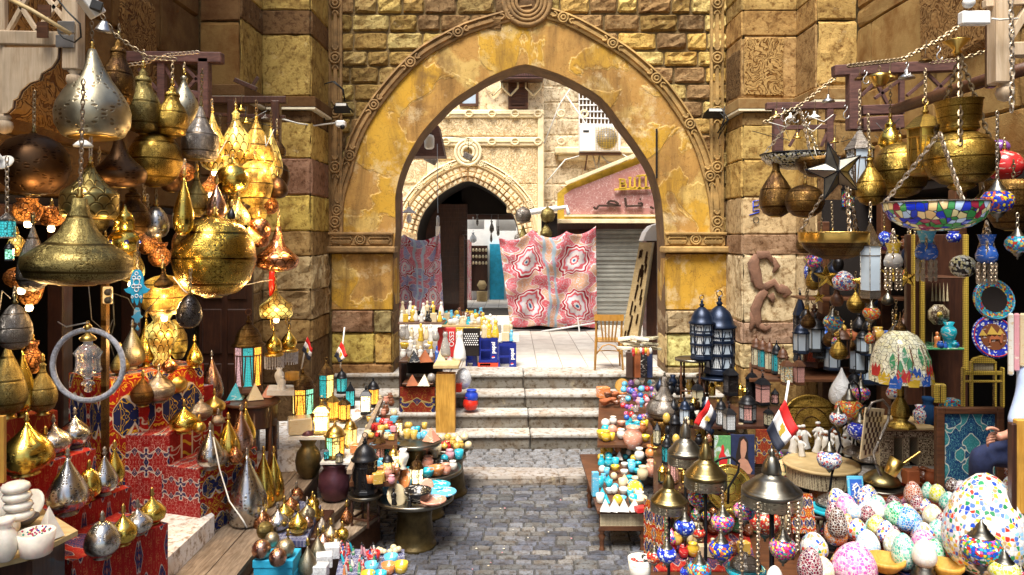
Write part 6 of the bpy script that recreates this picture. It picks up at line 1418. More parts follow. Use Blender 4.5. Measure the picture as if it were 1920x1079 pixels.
for (u,vt,vb,w,p,z,n,f,rf,l,g)in (
(568,690,785,46,['glass_amber','glass_mint','glass_yellow'],1.13,6,'brass_dark','dome','brown domed lantern with amber and mint panels on the marble box',5),
(603,750,812,40,['glass_warm','glass_yellow'],1.04,4,'plain_brass','pyr','square brass lantern with a glowing white yellow pane',8),
(612,676,752,34,['glass_yellow','glass_teal'],1.15,6,'brass_dark','cone','tall lantern with a brown cone roof and yellow panel',4),
(641,690,738,22,['glass_teal'],1.2,6,'black_iron','dome','teal paned iron lantern right of the cone roofed one',0),
(624,735,788,26,['glass_amber','glass_yellow'],1.05,6,'plain_brass','pyr','amber lantern squeezed behind the square brass one',3),
(646,742,790,24,['glass_amber'],1.05,6,'brass_dark','pyr','orange ribbed lantern beside small blue jars',2),
(686,724,776,28,['glass_warm'],1.04,4,'black_iron','pyr','white glowing square lantern with dark roof',5),
(700,708,762,24,['glass_amber'],1.04,6,'black_iron','dome','dark domed lantern at the right end of the shelf',0),
(657,716,765,20,['glass_teal'],1.04,6,'black_iron','cone','slim teal lantern in the middle of the shelf',0),
(628,790,858,40,['glass_amber','glass_mint','glass_yellow'],.85,8,'plain_brass','dome','round domed brass lantern glowing amber on the white board',7),
(657,782,838,26,['glass_yellow'],.85,6,'plain_brass','dome','glowing gold lantern just behind the domed one',4),
(612,838,862,14,['glass_teal'],.85,4,'black_iron','pyr','tiny dark lantern at the foot of the domed one',0),
(636,846,868,16,['pane_cream'],.84,6,'black_iron','pyr','tiny dark lantern below the glowing domed one',0),
(684,820,925,50,['black_weave'],.62,10,'black_iron','dome','all black openwork lantern with blue gems on a small table',0),
(748,782,812,18,['glass_warm'],.85,4,'brass_dark','pyr','tiny lit lantern among the blue jars',3),
(781,856,910,28,['glass_warm','glass_mint'],.55,6,'brass_dark','dome','lit brown lantern standing on the front stone tray',5),
(711,812,862,24,['pane_pink','glass_amber'],.78,6,'brass_dark','pyr','brown lantern with pink panes near the white vase',0),
(727,848,892,24,['glass_yellow'],.76,4,'black_iron','dome','black lantern with a yellow pane right of the all black one',2),
(738,836,880,22,['glass_warm'],.76,4,'plain_brass','dome','gold lantern with a bright dome behind the front tray',3)):
 lantern(l,u,vt,vb,w,p,z=z,n=n,fm=f,roof=rf,glow=-g if g else 0,rz=R(0,.6),group=GN)
slab('white_board','white board edge carrying the domed brass lantern','shelf',[(600,868),(665,868),(690,815),(635,815)],.84,.02,'white_stone',part='board')
mb=MB();mb.bar(G(655,885,.9),G(715,750,1.1),.05);tag(mb.build('grey_branch','grey_plank'),'rough grey stick slanting between the lanterns and the jars','stick')
stool('small dark turned leg table under the all black lantern',685,925,64,.6,m='dark_wood',zb=.3)
slab('crowded_table','low table crowded with small ceramic jars','table',[(655,905),(740,905),(790,800),(690,800)],.74,.04,'brown_wood')
slab('back_table','higher table of candle jars against the pier','table',[(672,835),(745,835),(745,778),(700,778)],.95,.04,'brown_wood')
J=['globe','pot','jar','block','cup'];CO=['turquoise','orange','cream','coral','sky','pink','white','brown']
for (v,n,z)in ((795,6,.96),(808,7,.96),(822,7,.96)):row('on the table against the left pier',['pot','cup','globe','block'],['pink','red','cream','sky','coral','gold'],686,742,v,n,13,1,z,group='candle jars by the left pier')
for (v,n)in ((840,6),(855,6),(872,6),(888,5)):row('on the crowded low table',J,CO,690+(888-v)*.2,752,v,n,14,1.1,.75,group='jars on the low table')
piece('white marble vase on the crowded low table','vase',756,842,880,22,'white_stone',z=.75,name='vase',seg=20)
def tray(label,u,v,w,z,base,bm='green_urn',zb=0):
 c=G(u,v,z);r=w/F*c.y/2;e=E('stone_tray',label,'tray table',(c.x,c.y,zb));h=z-zb
 mb=MB();mb.lathe([(r*.9,h-.05),(r,h-.03),(r,h),(r*.96,h+.006),(r*.9,h-.01),(0,h-.012)],40);mb.build('tray','antique',e)
 b=base/F*c.y/2;mb=MB();mb.lathe([(b*1.05,0),(b*1.08,h*.08),(b*.92,h*.1),(b*1.0,h*.22),(b*.9,h*.34),(b*.92,h*.36),(b*.84,h*.6),(b*.95,h*.92),(b*.95,h-.05)],36,ribs=18,amp=.015);mb.build('drum_base',bm,e);return e
tray('front round stone tray on a dark ribbed drum',778,928,146,.52,74);tray('second round stone tray behind the front one',800,878,134,.54,60);tray('third round stone tray up the row',818,853,112,.56,60);tray('furthest dark bowl tray at the right of the row',838,834,96,.6,70)
tray('small upper tray with a pink pyramid',780,826,96,.82,40)
PT=[('disc',750,868,918,54,'orange','upright orange striped stone plate'),('disc',733,880,925,40,'sky','upright blue stone plate at the left'),('cup',770,895,914,20,'sky','little blue stone jar in front of the orange plate'),('globe',745,903,918,16,'turquoise','little turquoise ball before the cream plate'),('disc',744,908,942,44,'cream','round cream stone plate leaning at the front'),('bowl',783,918,942,52,'black','oval dark stone bowl'),('dish',820,908,916,50,'turquoise','flat turquoise dish at the back right'),('dish',828,921,930,56,'sky','flat blue dish at the right'),('dish',812,936,946,50,'coral','flat coral dish at the front right'),('disc',800,900,918,26,'coral','small coral plate behind the flat dishes'),('figurine',738,915,946,14,'black','small black statuette at the tray rim'),('figurine',768,925,950,10,'black','tiny black figure at the front of the tray')]
for (k,u,vt,vb,w,m,l)in PT:piece(l,k,u,vt,vb,w,'ceramic_'+m,z=.525,name={'disc':'stone_plate','cup':'jar','globe':'ball'}.get(k,k),group='stoneware on the front tray',seg=20)
row('on the second stone tray',['bowl','pot','dish'],['coral','orange','sky','turquoise','cream'],750,845,893,5,26,1,.545,group='stoneware on the second tray');row('on the second stone tray',['pot','bowl','globe'],['coral','black','white','sky','pink'],775,855,880,5,20,1,.545,group='stoneware on the second tray')
row('on the third stone tray',['pot','bowl','cup','globe'],['coral','turquoise','orange','cream','sky','pink'],782,868,862,6,17,1,.565,group='stoneware on the third tray');row('on the third stone tray',['pot','cup','globe'],['coral','turquoise','red','cream'],775,845,848,6,17,1.1,.565,group='stoneware on the third tray')
row('on the furthest dark tray',['globe','onion','pot'],['gold','cream','gold'],826,880,840,6,14,1.1,.605,group='brass pots on the furthest tray',lid=1);row('on the furthest dark tray',['globe','onion'],['gold','cream'],824,872,828,5,14,1.1,.605,group='brass pots on the furthest tray')
piece('pink and cream alabaster pyramid on the small upper tray','pyramid',809,802,826,26,'ceramic_coral',z=.825,name='pyramid');row('on the small upper tray',['globe','pot','cup'],['turquoise','sky','gold','cream'],750,800,820,5,13,1.2,.825,group='goods on the upper tray');row('on the small upper tray',['globe','cup'],['turquoise','gold','sky'],757,800,808,5,11,1.2,.825,group='goods on the upper tray')
slab('low_counter','low counter at the bottom with doll pens and glass cups','counter',[(625,1100),(760,1100),(758,1030),(640,1030)],.4,.05,'blue_mat')
for i in range(42):
 u=R(632,706);v=R(1030,1085);c=G(u,v,.4);m=random.choice(['red','green','blue','orange','white','pink','turquoise']);h=R(.07,.12)
 mb=MB();t=TRN(c)@ROT(R(-.35,.35),4,'Y')@ROT(R(-.3,.3),4,'X');mb.lathe([(.012,0),(.015,h*.15),(.008,h*.75),(0,h)],7,t);o=mb.build('doll_pen','ceramic_'+m);tag(o,'small %s doll pen in the bundle at the bottom'%m,'pen','doll pens in bundles');mb=MB();mb.lathe([(0,h*.85),(.009,h*.92),(.009,h*1.0),(0,h*1.08)],7,t);mb.build('head','ceramic_'+random.choice(['black','red','coral']),o)
for (u,v,c_)in ((700,1052,'red'),(733,1058,'sky'),(728,1074,'orange'),(697,1073,'sky'),(752,1072,'yellow'),(690,1090,'yellow'),(712,1090,'turquoise')):piece('%s rimmed glass cup with gold inside at the bottom edge'%c_,'cup',u,v-17,v,27,'ceramic_'+c_,z=.41,name='glass_cup',cat='cup',group='coloured glass cups',seg=18)
row('on the low counter beside the cups',['globe','egg'],['cream'],705,750,1036,7,11,1,.41,group='shells',cat='shell')
# stall at the top of the steps, left
st=E('curio_stand','wooden shelf stand full of small statues at the left jamb','stand',P(780,780,11.0))
def sbox(u0,u1,v0,v1,Y,d,m,name,parent):
 mb=MB();a=P(u0,v1,Y);b=P(u1,v0,Y);mb.box(a.x,b.x,Y,Y+d,a.z,b.z,bev=.006);return loc(mb.build(name,m),parent)
sbox(748,815,677,681,11,.75,'brown_wood','shelf',st);sbox(754,812,719,723,10.9,.5,'brown_wood','shelf',st);sbox(748,752,679,800,11,.6,'dark_wood','side_panel',st);sbox(748,830,681,790,11.7,.03,'dark_room','back_panel',st);sbox(745,832,606,609,11.7,.5,'brown_wood','upper_shelf',st)
q0=P(750,815,10.95);mb=MB();mb.box(q0.x,P(815,0,10.95).x,10.95,11.0,P(0,815,10.95).z,P(0,727,10.95).z);loc(mb.build('hanging_cloth','dark_print',uv=((q0.x,0,q0.z),(.5,0,0),(0,0,.7))),st)
pn=E('wooden_pillar','upright yellow-brown wooden board box beside the steps','pillar',P(835,818,10.6));sbox(817,853,702,818,10.6,.2,'yellow_wood','board',pn);sbox(812,860,685,692,10.55,.6,'light_board','top_board',pn)
GS2='small statues on the stand'
for (k,u,vt,vb,w,m,z,l)in (('pyramid',776,656,678,24,'ceramic_black',0,'black pyramid on the stand shelf'),('pyramid',797,655,678,24,'terracotta',0,'brown carved pyramid on the stand shelf'),('pyramid',827,652,682,22,'ceramic_cream',0,'cream carved pyramid on the top board'),('pyramid',843,665,679,14,'ceramic_pink',0,'little pink pyramid on the top board'),('pyramid',856,666,679,14,'ceramic_gold',0,'little gold pyramid on the top board'),('cat',835,620,668,20,'ceramic_grey',0,'grey and white sitting cat statue'),('cat',862,618,676,24,'white_paint',0,'tall white sitting cat statue'),('pyramid',773,702,722,24,'terracotta',1,'brown pyramid on the lower shelf'),('pyramid',796,702,722,24,'ceramic_cream',1,'cream pyramid with a round motif on the lower shelf'),('figurine',808,608,640,12,'white_stone',0,'white stone bust figure'),('figurine',789,606,640,12,'ceramic_yellow',0,'yellow duck-like figure left of the white bust'),('egg',817,620,640,14,'ceramic_grey',0,'grey stone egg beside the white bust'),('globe',809,700,716,15,'ceramic_grey',1,'grey glass ball at the right of the lower shelf'),('figurine',819,648,682,10,'ceramic_blue',0,'blue beetle topped figure on the top board')):
 piece(l,k,u,vt,vb,w,m,Y=11.0 if not z else 10.95,name={'cat':'cat_statue'}.get(k,k),cat={'cat':'statue'}.get(k,k),group=GS2,seg=16)
row('on the stand shelf',['figurine','pot','cat'],['cream','grey','white','brown'],752,812,672,6,11,1.6,Y=11.4,group=GS2);row('on the stand shelf',['bowl','figurine'],['cream','white','yellow'],752,815,655,6,16,1.2,Y=11.6,group=GS2)
row('behind the stand shelf',['figurine','cat','pot'],['grey','black','cream','brown'],750,812,638,6,13,1.8,Y=11.68,group=GS2);row('on the upper shelf',['figurine','cat','block'],['yellow','cream','white','black'],750,830,604,9,12,1.7,Y=11.9,group='statues on the upper shelf')
row('high on the upper shelf',['figurine','cat'],['yellow','cream','white'],750,830,594,7,11,1.9,Y=12.1,group='statues on the upper shelf')
tb=E('stall_table','cloth topped stall table crowded with painted figurines','table',P(870,690,12.6));sbox(828,905,610,614,12.6,.9,'light_board','table_top',tb);sbox(830,905,614,622,12.58,.02,'ceramic_yellow','cloth_edge',tb)
for (v,Y,n,w)in ((610,12.7,12,12),(601,13.0,12,12),(594,13.3,10,11)):row('on the cloth topped stall table',['figurine','cat','bowl','block','globe'],['white','cream','sky','yellow','brown','turquoise','white'],832,905,v,n,w,1.2,Y=Y,group='painted figurines on the stall table')
row('on the blue crate',['figurine','cat'],['yellow','cream','turquoise','yellow'],902,932,634,4,13,1.9,Y=12.35,group='figurines on the crates');row('on the blue crate',['figurine'],['yellow','cream','white'],902,932,618,4,12,1.8,Y=12.6,group='figurines on the crates');row('on the right crate',['figurine','cat','block'],['white','cream','sky','grey','brown'],932,968,641,5,12,1.3,Y=12.35,group='figurines on the crates');row('on the right crate',['figurine','block','cat'],['white','grey','cream'],926,964,625,5,11,1.5,Y=12.7,group='figurines on the crates')
def crate(label,u0,u1,v0,v1,Y,m,word=None,logo=True):
 a=P(u0,v1,Y);b=P(u1,v0,Y);w=b.x-a.x;h=b.z-a.z;e=E('drinks_crate',label,'crate',a,'plastic drinks crates')
 mb=MB();t=.02
 for bx in ((0,w,0,t,0,h*.1),(0,w,0,t,h*.9,h),(0,w*.1,0,t,h*.1,h*.9),(w*.9,w,0,t,h*.1,h*.9),(w*.62,w*.9,0,t,h*.1,h*.9),(w*.1,w*.62,0,t,h*.46,h*.54)):mb.box(*bx)
 mb.box(0,t,t,.35,0,h);mb.box(w-t,w,t,.35,0,h);mb.box(0,w,.33,.35,0,h);mb.box(t,w-t,t,.33,0,t);mb.build('crate_body',m,e)
 if word:text(word,w*.3,'flag_white',TRN((w*.77,-.003,h*.6))@ROT(-pi/2,4,'Y')@RX,e,ext=.002,bold=.003)
 if logo:
  for (c0,m_)in ((0,'flag_red'),(1,'flag_white'),(2,'blue_plastic')):
   mb=MB();a0=[pi*.62,pi*-.12,pi*-.38][c0];a1=[pi*-.12+2*pi-2*pi,0,0][c0]
   r_=w*.085;pts={0:[(-.98,.2),(-.6,.8),(0,1),(.6,.8),(.95,.3),(.3,.25),(-.4,0)],1:[(-1,.15),(-.4,-.05),(.3,.2),(.97,.25),(.98,-.1),(.3,-.2),(-.4,-.35),(-.95,-.3)],2:[(-.9,-.4),(-.4,-.4),(.3,-.25),(.97,-.15),(.7,-.7),(0,-1),(-.6,-.8)]}[c0]
   mb.prism([(w*.77+x*r_,h*.2+y_*r_)for x,y_ in pts],0,.003,frame((0,-.001,0),X3,Z3,(0,-1,0)));mb.build('round_logo',m_,e)
 return e
crate('red plastic crate lying at the bottom of the crate stack',896,934,681,693,12.3,'crate_red',None,False);crate('blue drinks crate standing on the red crate',898,933,634,680,12.3,'crate_blue','pepsi');crate('blue drinks crate nearest the stair middle',934,968,645,693,12.3,'crate_blue','pepsi');crate('plain blue crate left of the red one',873,894,662,693,12.4,'crate_blue',None,False)
e=E('red_cooler','red drinks sign panel behind the cat statues','sign',P(820,668,11.9));sbox(820,854,615,670,11.9,.1,'box_red','panel',e);text('ESSO',.11,'flag_white',TRN((P(846,0,11.9).x-e.location.x,-.004,P(0,636,11.9).z-e.location.z))@ROT(pi/2,4,'Y')@RX,e,ext=.002)
e=E('patterned_panel','black panel with white honeycomb dots behind the crates','panel',P(868,662,12.3));sbox(868,900,617,668,12.3,.1,'dark_room','board',e)
mb=MB()
for i in range(7):
 for j in range(6):
  c=P(871+i*3.8+(j%2)*1.9,627+j*4,12.29)-e.location;mb.lathe([(.013,0),(.008,.004)],6,TRN(c)@RX)
mb.build('white_dots','flag_white',e)
piece('crumpled white plastic sack hanging by the top step','globe',869,690,730,30,'plastic_bag',Y=11.1,name='plastic_sack',cat='sack',seg=24)
for (m,u,v,w,l)in (('blue_plastic',884,755,26,'blue plastic bag on the second step'),('red_plastic',882,768,30,'red plastic bag on the second step'),('red_plastic',859,735,14,'small red box below the white sack')):piece(l,'pot' if w>20 else 'block',u,v-24 if w>20 else v-16,v,w,m,Y=10.95,name='plastic_bag' if w>20 else 'red_box',cat='bag' if w>20 else 'box',seg=9)
# the two flags at the left
for (l,p0,p1,qd)in (('small flag leaning over the middle left lanterns, left one',(565,692),(576,634),[(577,631),(567,657),(583,678),(588,655)]),('small flag before the left pier, right one with its pole upright',(638,690),(646,614),[(641,640),(627,668),(640,681),(654,668)])):
 e=E('flag',l,'flag',P(*p0,7.9),'small paper flags');mb=MB();mb.tube([(0,0,0),P(*p1,7.9)-e.location],.008,6);mb.build('pole','white_paint',e);flagcloth(e,qd,7.85,['flag_red','flag_white','flag_black'])
 # right side
GR='lamps and vessels hanging on the right'
for (l,k,u,vt,vb,w,Y,m,tp,fm)in (
('dark bronze pear vessel with engraved brass band','pear',1455,300,406,62,6.9,'brass_dark',285,'plain_brass'),
('dark brass globe vessel with star medallion','globe',1508,346,408,72,6.6,'brass_dark',300,'plain_brass'),
('engraved brass pear lamp left of the big globe','pear',1634,294,384,54,5.9,'brass',215,'plain_brass'),
('big engraved brass globe lamp leaning behind the faceted lantern','globe',1690,266,370,98,6.2,'brass',240,'plain_brass'),
('brass lantern dome with a ringed neck behind the big globe','gourd',1669,222,285,42,6.5,'brass_bright',160,'plain_brass'),
('small brass funnel shade on the right lattice rack','dish',1650,140,162,36,6.3,'plain_brass',125,'plain_brass'),
('dull brown brass basin at the far right behind the mosaic lamps','bowl',1900,340,432,110,5.6,'brass_dark',300,'plain_brass'),
('cherry red glass globe behind the far right mosaic lamps','globe',1882,282,338,66,5.9,'ceramic_red',260,'plain_brass'),
('purple glass globe above the cherry red one','globe',1872,262,290,40,6.0,'ceramic_purple',240,'plain_brass')):
 lamp(l,k,u,vt,vb,w,Y,m,top=tp,group=GR,seg=36 if w>80 else 22,fm=fm,fin=k not in ('dish','bowl'))
e=lamp('large brass hanging urn with a flared cylinder neck','globe',1803,243,348,128,5.4,'brass',group=GR,fin=False,foot=False,seg=44);s=5.4/F
mb=MB();mb.lathe([(30*s,100*s),(34*s,107*s),(31*s,116*s),(36*s,122*s),(40*s,158*s),(42*s,159*s),(38*s,157*s),(34*s,120*s)],36);mb.build('neck','brass',e)
mb=MB();mb.lathe([(1*s,-24*s),(4*s,-20*s),(3*s,-14*s),(20*s,-6*s),(24*s,-2*s),(20*s,3*s),(26*s,6*s)],28);mb.build('bottom_boss','brass',e)
mb=MB()
for a in (.4,2.5,4.6):mb.chain((cos(a)*60*s,sin(a)*60*s,70*s),(5*s,0,245*s),.05,.007)
mb.build('chain','chain_metal',e);mb=MB();mb.lathe([(4*s,245*s),(9*s,250*s),(6*s,256*s),(24*s,272*s),(23*s,273*s)],20);mb.build('funnel','plain_brass',e)
for i,(u,v,Y,w,m)in enumerate(((1455,222,7.8,22,'plain_brass'),(1482,224,7.8,20,'white_shade'),(1527,222,7.6,22,'white_shade'),(1553,192,7.4,24,'steel'),(1612,150,6.7,20,'brass_dark'),(1668,148,6.4,24,'plain_brass'),(1700,148,6.3,30,'steel'),(1735,116,6.0,24,'brass_dark'),(1495,260,7.4,18,'plain_brass'),(1515,268,7.4,16,'plain_brass'),(1565,268,7.2,16,'plain_brass'),(452,208,7.4,18,'brass_bright'),(462,232,7.2,18,'brass_bright'),(497,224,7.8,16,'pewter'))):
 e=E('cone_lamp','%s bare cone lamp hanging from the %s rack'%({'plain_brass':'brass','white_shade':'white','steel':'steel','brass_dark':'dark brass','brass_bright':'shiny brass','pewter':'pewter'}[m],'right' if u>900 else 'left'),'lamp',P(u,v,Y),'bare bulb shades on the racks');r_=w/F*Y/2
 mb=MB();mb.lathe([(r_,0),(r_*.9,r_*.25),(r_*.4,r_*.6),(r_*.2,r_*.8),(r_*.2,r_*1.2)],16);mb.build('cone',m,e);mb=MB();mb.tube([(0,0,r_),(.01,0,r_+.12)],.004,4);mb.build('wire','chain_metal',e)
for i,(u,v,Y)in enumerate(((1468,205,7.6),(1490,208,7.6),(1512,212,7.5),(1622,135,6.6),(1700,120,6.2),(1760,90,5.9),(1585,200,7))):
 s=Y/F;mb=MB();mb.tube([P(u+4*s*0+dx,v+dy,Y)for dx,dy in ((-3,2),(0,-3),(4,-1),(3,5),(-3,12),(-4,18),(0,23),(6,21),(7,17))],.005,5);tag(mb.build('steel_hook','steel'),'bright s-shaped steel hook on the right chain','hook','steel hooks')
for i in range(22):
 side=i<16;u0=R(1455,1600)if i<9 else R(1600,1890)if side else R(400,540);v0=R(215,300)if side else R(190,300);Y=R(6,7.3);q=[P(u0,v0,Y),P(u0+R(-35,35),v0+R(10,40),Y-.1),P(u0+R(-50,50),v0+R(-10,40),Y)]
 mb=MB();mb.tube(q,.004,4);tag(mb.build('loose_wire','cable_white' if i%2 else 'cable_black'),'loose %s wire among the %s lamps'%('white' if i%2 else 'black','right' if side else 'left'),'wire','loose wires')
def hangbowl(label,u,v0,v1,w,Y,m,rim,hub,n=3,ribs=0,grp='hanging bowl shades'):
 s=Y/F;r=w*s/2;h=(v1-v0)*s;e=E('hanging_bowl',label,'bowl lamp',P(u,v1,Y),grp)
 mb=MB();mb.lathe([(0,0),(r*.3,h*.02),(r*.62,h*.16),(r*.85,h*.42),(r*.96,h*.72),(r,h),(r*.97,h),(r*.8,h*.5),(0,h*.2)],48,ribs=ribs,amp=.03 if ribs else 0);mb.build('bowl',m,e)
 mb=MB();mb.tube([(cos(a)*r*1.0,sin(a)*r*1.0,h)for a in [2*pi*i/40 for i in range(40)]],r*.02,6,closed=True);mb.build('rim',rim,e)
 mb=MB()
 for i in range(n):a=2*pi*i/n+.5;mb.chain((cos(a)*r*.95,sin(a)*r*.95,h),(*((P(hub[0],hub[1],Y)-P(u,v1,Y))[:]),),.05,.005)
 mb.build('chain','pale_chain',e);return e
hangbowl('black and cream mosaic dish shade, topmost left of the star',1495,290,318,134,7.0,'black_mosaic','black_iron',(1500,205));e=hangbowl('scalloped brass bowl on chains above the gold stars',1566,436,487,132,6.0,'brass_dark','plain_brass',(1585,300),ribs=8)
s=6/F;mb=MB();mb.lathe([(64*s,32*s),(67*s,38*s),(66*s,50*s)],48,ribs=8,amp=.03,cap=False);mb.build('brass_band','plain_brass',e)
hangbowl('big stained glass bowl in blue, gold and green',1755,380,434,184,5.1,'bowl_glass','pewter',(1762,250));lamp('embossed brass crown under the black mosaic dish','bowl',1545,298,332,100,6.7,'brass_dark',top=None,group=GR,fin=False)
def star(label,u,v,w,Y,m,rot=.2,hang=40):
 r=w/F*Y/2;e=E('star_lamp',label,'star',P(u,v,Y),'hanging star lamps');pts=[]
 for i in range(10):a=pi/2+rot+2*pi*i/10;q=r if i%2==0 else r*.42;pts.append((cos(a)*q,0,sin(a)*q))
 mb=MB();vs=pts+[(0,-r*.28,0),(0,r*.28,0)];mb.add(vs,[(i,(i+1)%10,10)for i in range(10)]+[((i+1)%10,i,11)for i in range(10)]);mb.build('star_body',m,e)
 mb=MB()
 for i in range(10):mb.bar(Vector(pts[i])*1.0,Vector(vs[10])*1.02,r*.03);mb.bar(pts[i],pts[(i+1)%10],r*.03)
 mb.build('seams','plain_brass' if 'brass' in m else 'black_iron',e);mb=MB();mb.tube([(0,0,r*.5),(0,0,r*.5+hang/F*Y)],.004,4);mb.build('wire','chain_metal',e)
star('big grey metal star with five points',1566,322,114,5.9,'antique',.25)
for u,v,w,l in ((1549,520,48,'gold star, leftmost under the brass bowl'),(1622,528,54,'gold star beside the silver square lantern'),(1672,515,46,'gold openwork star below the yellow glass pot'),(1700,522,40,'smaller gold star right of the openwork one'),(1535,558,26,'tiny gold star low by the brown post')):star(l,u,v,w,6.3,'brass_bright',R(-.3,.3))
lantern('brass lantern with arched milky blue panes',1612,236,368,54,['pane_white','frost_glass'],Y=6.1,n=6,fm='brass_dark',top=170,roof='cone',rm='pewter');lantern('faceted brass lantern with triangle piercings and a blue gem',1735,196,330,68,['brass','brass_bright'],Y=5.7,n=6,fm='plain_brass',top=130,roof='pyr',rm='brass');lantern('square silver lantern with frosted glass',1632,410,560,38,['frost_glass'],Y=5.8,n=4,fm='silver_plain',top=380,roof='cone',rm='silver');lantern('dark openwork lantern hanging by the far right rack',1590,330,395,26,['lamp_multi'],Y=6.6,n=6,fm='black_iron',top=300)
def turk(label,u,v,w,Y,m,top=None,group='mosaic globe lamps',name='mosaic_lamp',cap=1.0,z=None):
 """hanging oblate globe: brass cone cap above, finial below"""
 r=w/F*Y/2;e=E(name,label,'mosaic lamp',P(u,v,Y),group)
 mb=MB();mb.lathe([(r*.45,-r*.72),(r*.8,-r*.5),(r,-r*.05),(r*.95,r*.3),(r*.72,r*.6),(r*.45,r*.72)],24);mb.build('glass_globe',m,e)
 mb=MB();mb.lathe([(r*.62,r*.62),(r*.6,r*.7),(r*.5,r*.74),(r*.5,r*.8),(r*.4,r*.86),(r*.4,r*.94),(r*.28,r*1.05),(r*.24,r*1.2),(r*.1,r*1.35),(r*.05,r*1.5)],20);mb.build('cap','antique',e)
 mb=MB();mb.lathe([(0,-r*1.35),(r*.1,-r*1.25),(r*.06,-r*1.15),(r*.3,-r*.95),(r*.34,-r*.85),(r*.5,-r*.7)],18);mb.build('bottom_cap','antique',e)
 if top:mb=MB();mb.chain((0,0,r*1.4),(0,0,(v-top)/F*Y),.035,.004);mb.build('chain','pale_chain',e)
 return e
for a in ((1870,378,58,4.9,'lamp_blueyellow',210,'blue mosaic globe lamp with a yellow flower, nearest of the far right pair'),(1843,385,42,5.4,'lamp_multi',280,'purple and red mosaic globe lamp behind the blue and yellow one'),(1908,458,44,5.0,'lamp_teal',400,'teal and red mosaic globe cut by the right edge'),(1562,605,36,6.6,'lamp_teal',560,'mosaic globe with pink flower under the pot shade'),(1634,588,32,6.6,'lamp_orange',540,'small amber mosaic globe hanging in the dark shop'),(1525,490,34,6.8,'lamp_pink',470,'dark red and purple mosaic globe below the brass bowl')):turk(a[6],a[0],a[1],a[2],a[3],a[4],a[5])
piece('open mosaic pot shade on a brown turned stand, hanging','egg',1582,508,545,44,'lamp_white',Y=6.5,name='pot_lamp',cat='lamp',seg=20);piece('round black and cream mosaic lantern in the cabinet','globe',1805,478,520,46,'black_mosaic',Y=6.0,name='mosaic_ball',cat='lantern',seg=20);piece('brown turned wooden cup under the pot shade','gourd',1569,540,575,24,'brown_wood',Y=6.5,name='turned_cup',cat='cup')
for (u,v0,v1,w,Y,m,m2,l)in ((1675,456,504,34,5.7,'ceramic_grey','ceramic_yellow','yellow and clear glass pot lamp with bead chains'),(1737,433,488,40,5.3,'ceramic_blue','ceramic_sky','blue glass pot lamp with silver swirls and bead chains'),(1850,440,494,38,5.5,'ceramic_blue','ceramic_blue','dark blue glass pot lamp by the gold cabinet frame')):
 s=Y/F;h=(v1-v0)*s;r_=w*s/2;e=E('glass_pot_lamp',l,'pot lamp',P(u,v1,Y),'glass pot lamps');mb=MB();mb.lathe([(r_*.6,0),(r_*.95,h*.12),(r_,h*.3),(r_*.8,h*.5),(r_*.5,h*.6)],20);mb.build('belly',m,e)
 mb=MB();mb.lathe([(r_*.5,h*.6),(r_*.6,h*.75),(r_*.85,h)],20,ribs=8,amp=.05,cap=False);mb.build('neck',m2,e);mb=MB()
 for k in range(8):a=2*pi*k/8;mb.chain((cos(a)*r_*.8,sin(a)*r_*.8,0),(cos(a)*r_*.8,sin(a)*r_*.8,-38*s),.03,.006)
 mb.build('bead_fringe','pale_chain',e);mb=MB()
 for a in (0,2.1,4.2):mb.chain((cos(a)*r_*.9,sin(a)*r_*.9,h*.3),(0,0,h+25*s),.03,.005)
 mb.build('chain','pale_chain',e)
 # the dark shop: glass cabinet, plates, chair, framed tiles
cb=E('glass_cabinet','tall dark cabinet edged with gold inlay strips','cabinet',P(1755,800,6.9))
for (u0,u1)in ((1728,1735),(1809,1817),(1712,1717)):sbox(u0,u1,440,650 if u0!=1809 else 700,6.9,.04,'gold_inlay','gold_strip',cb)
sbox(1735,1809,653,657,6.9,.4,'ceramic_green','glass_shelf',cb);sbox(1735,1812,520,523,6.9,.4,'brown_wood','shelf',cb);sbox(1700,1730,440,760,7.0,.05,'dark_wood','side_panel',cb);sbox(1735,1815,440,800,7.35,.04,'dark_wood','back_panel',cb)
mb=MB()
for k in range(5):c=P(1748+k*7,565,7.33);mb.prism([(-.012,0),(.012,0),(0,.18)],0,.004,(c,Vector(X3),Vector(Z3),Vector((0,-1,0))))
for k in range(5):c=P(1748+k*7,650,7.33);mb.prism([(-.01,0),(.01,0),(0,.14)],0,.004,(c,Vector(X3),Vector(Z3),Vector((0,-1,0))))
loc(mb.build('backgammon_points','ceramic_cream',None),cb)
c=P(1758,590,7.0);e=E('inlaid_box','octagonal inlaid box lid in the cabinet','box',c);mb=MB();mb.lathe([(.1,0),(.1,.03),(0,.035)],8,RX@ROT(pi/8,4,'Z'));mb.build('lid','inlay',e);mb=MB();mb.lathe([(.03,.035),(0,.04)],8,RX);mb.build('star_inlay','gold_inlay',e)
piece('turquoise glazed vase on the cabinet shelf','vase',1779,604,654,28,'ceramic_turquoise',Y=6.95,name='vase',seg=20);piece('small orange figure on the cabinet shelf','figurine',1757,622,654,14,'ceramic_orange',Y=6.95,name='figurine');piece('blue and white china cat on the upper cabinet shelf','pot',1788,434,455,26,'lamp_bluewhite',Y=6.6,name='china_cat',cat='cat figurine')
row('on the cabinet shelf',['pot','vase','cat'],['blue','turquoise','blue'],1762,1800,654,4,11,1.1,Y=6.92,group='cabinet knick knacks')
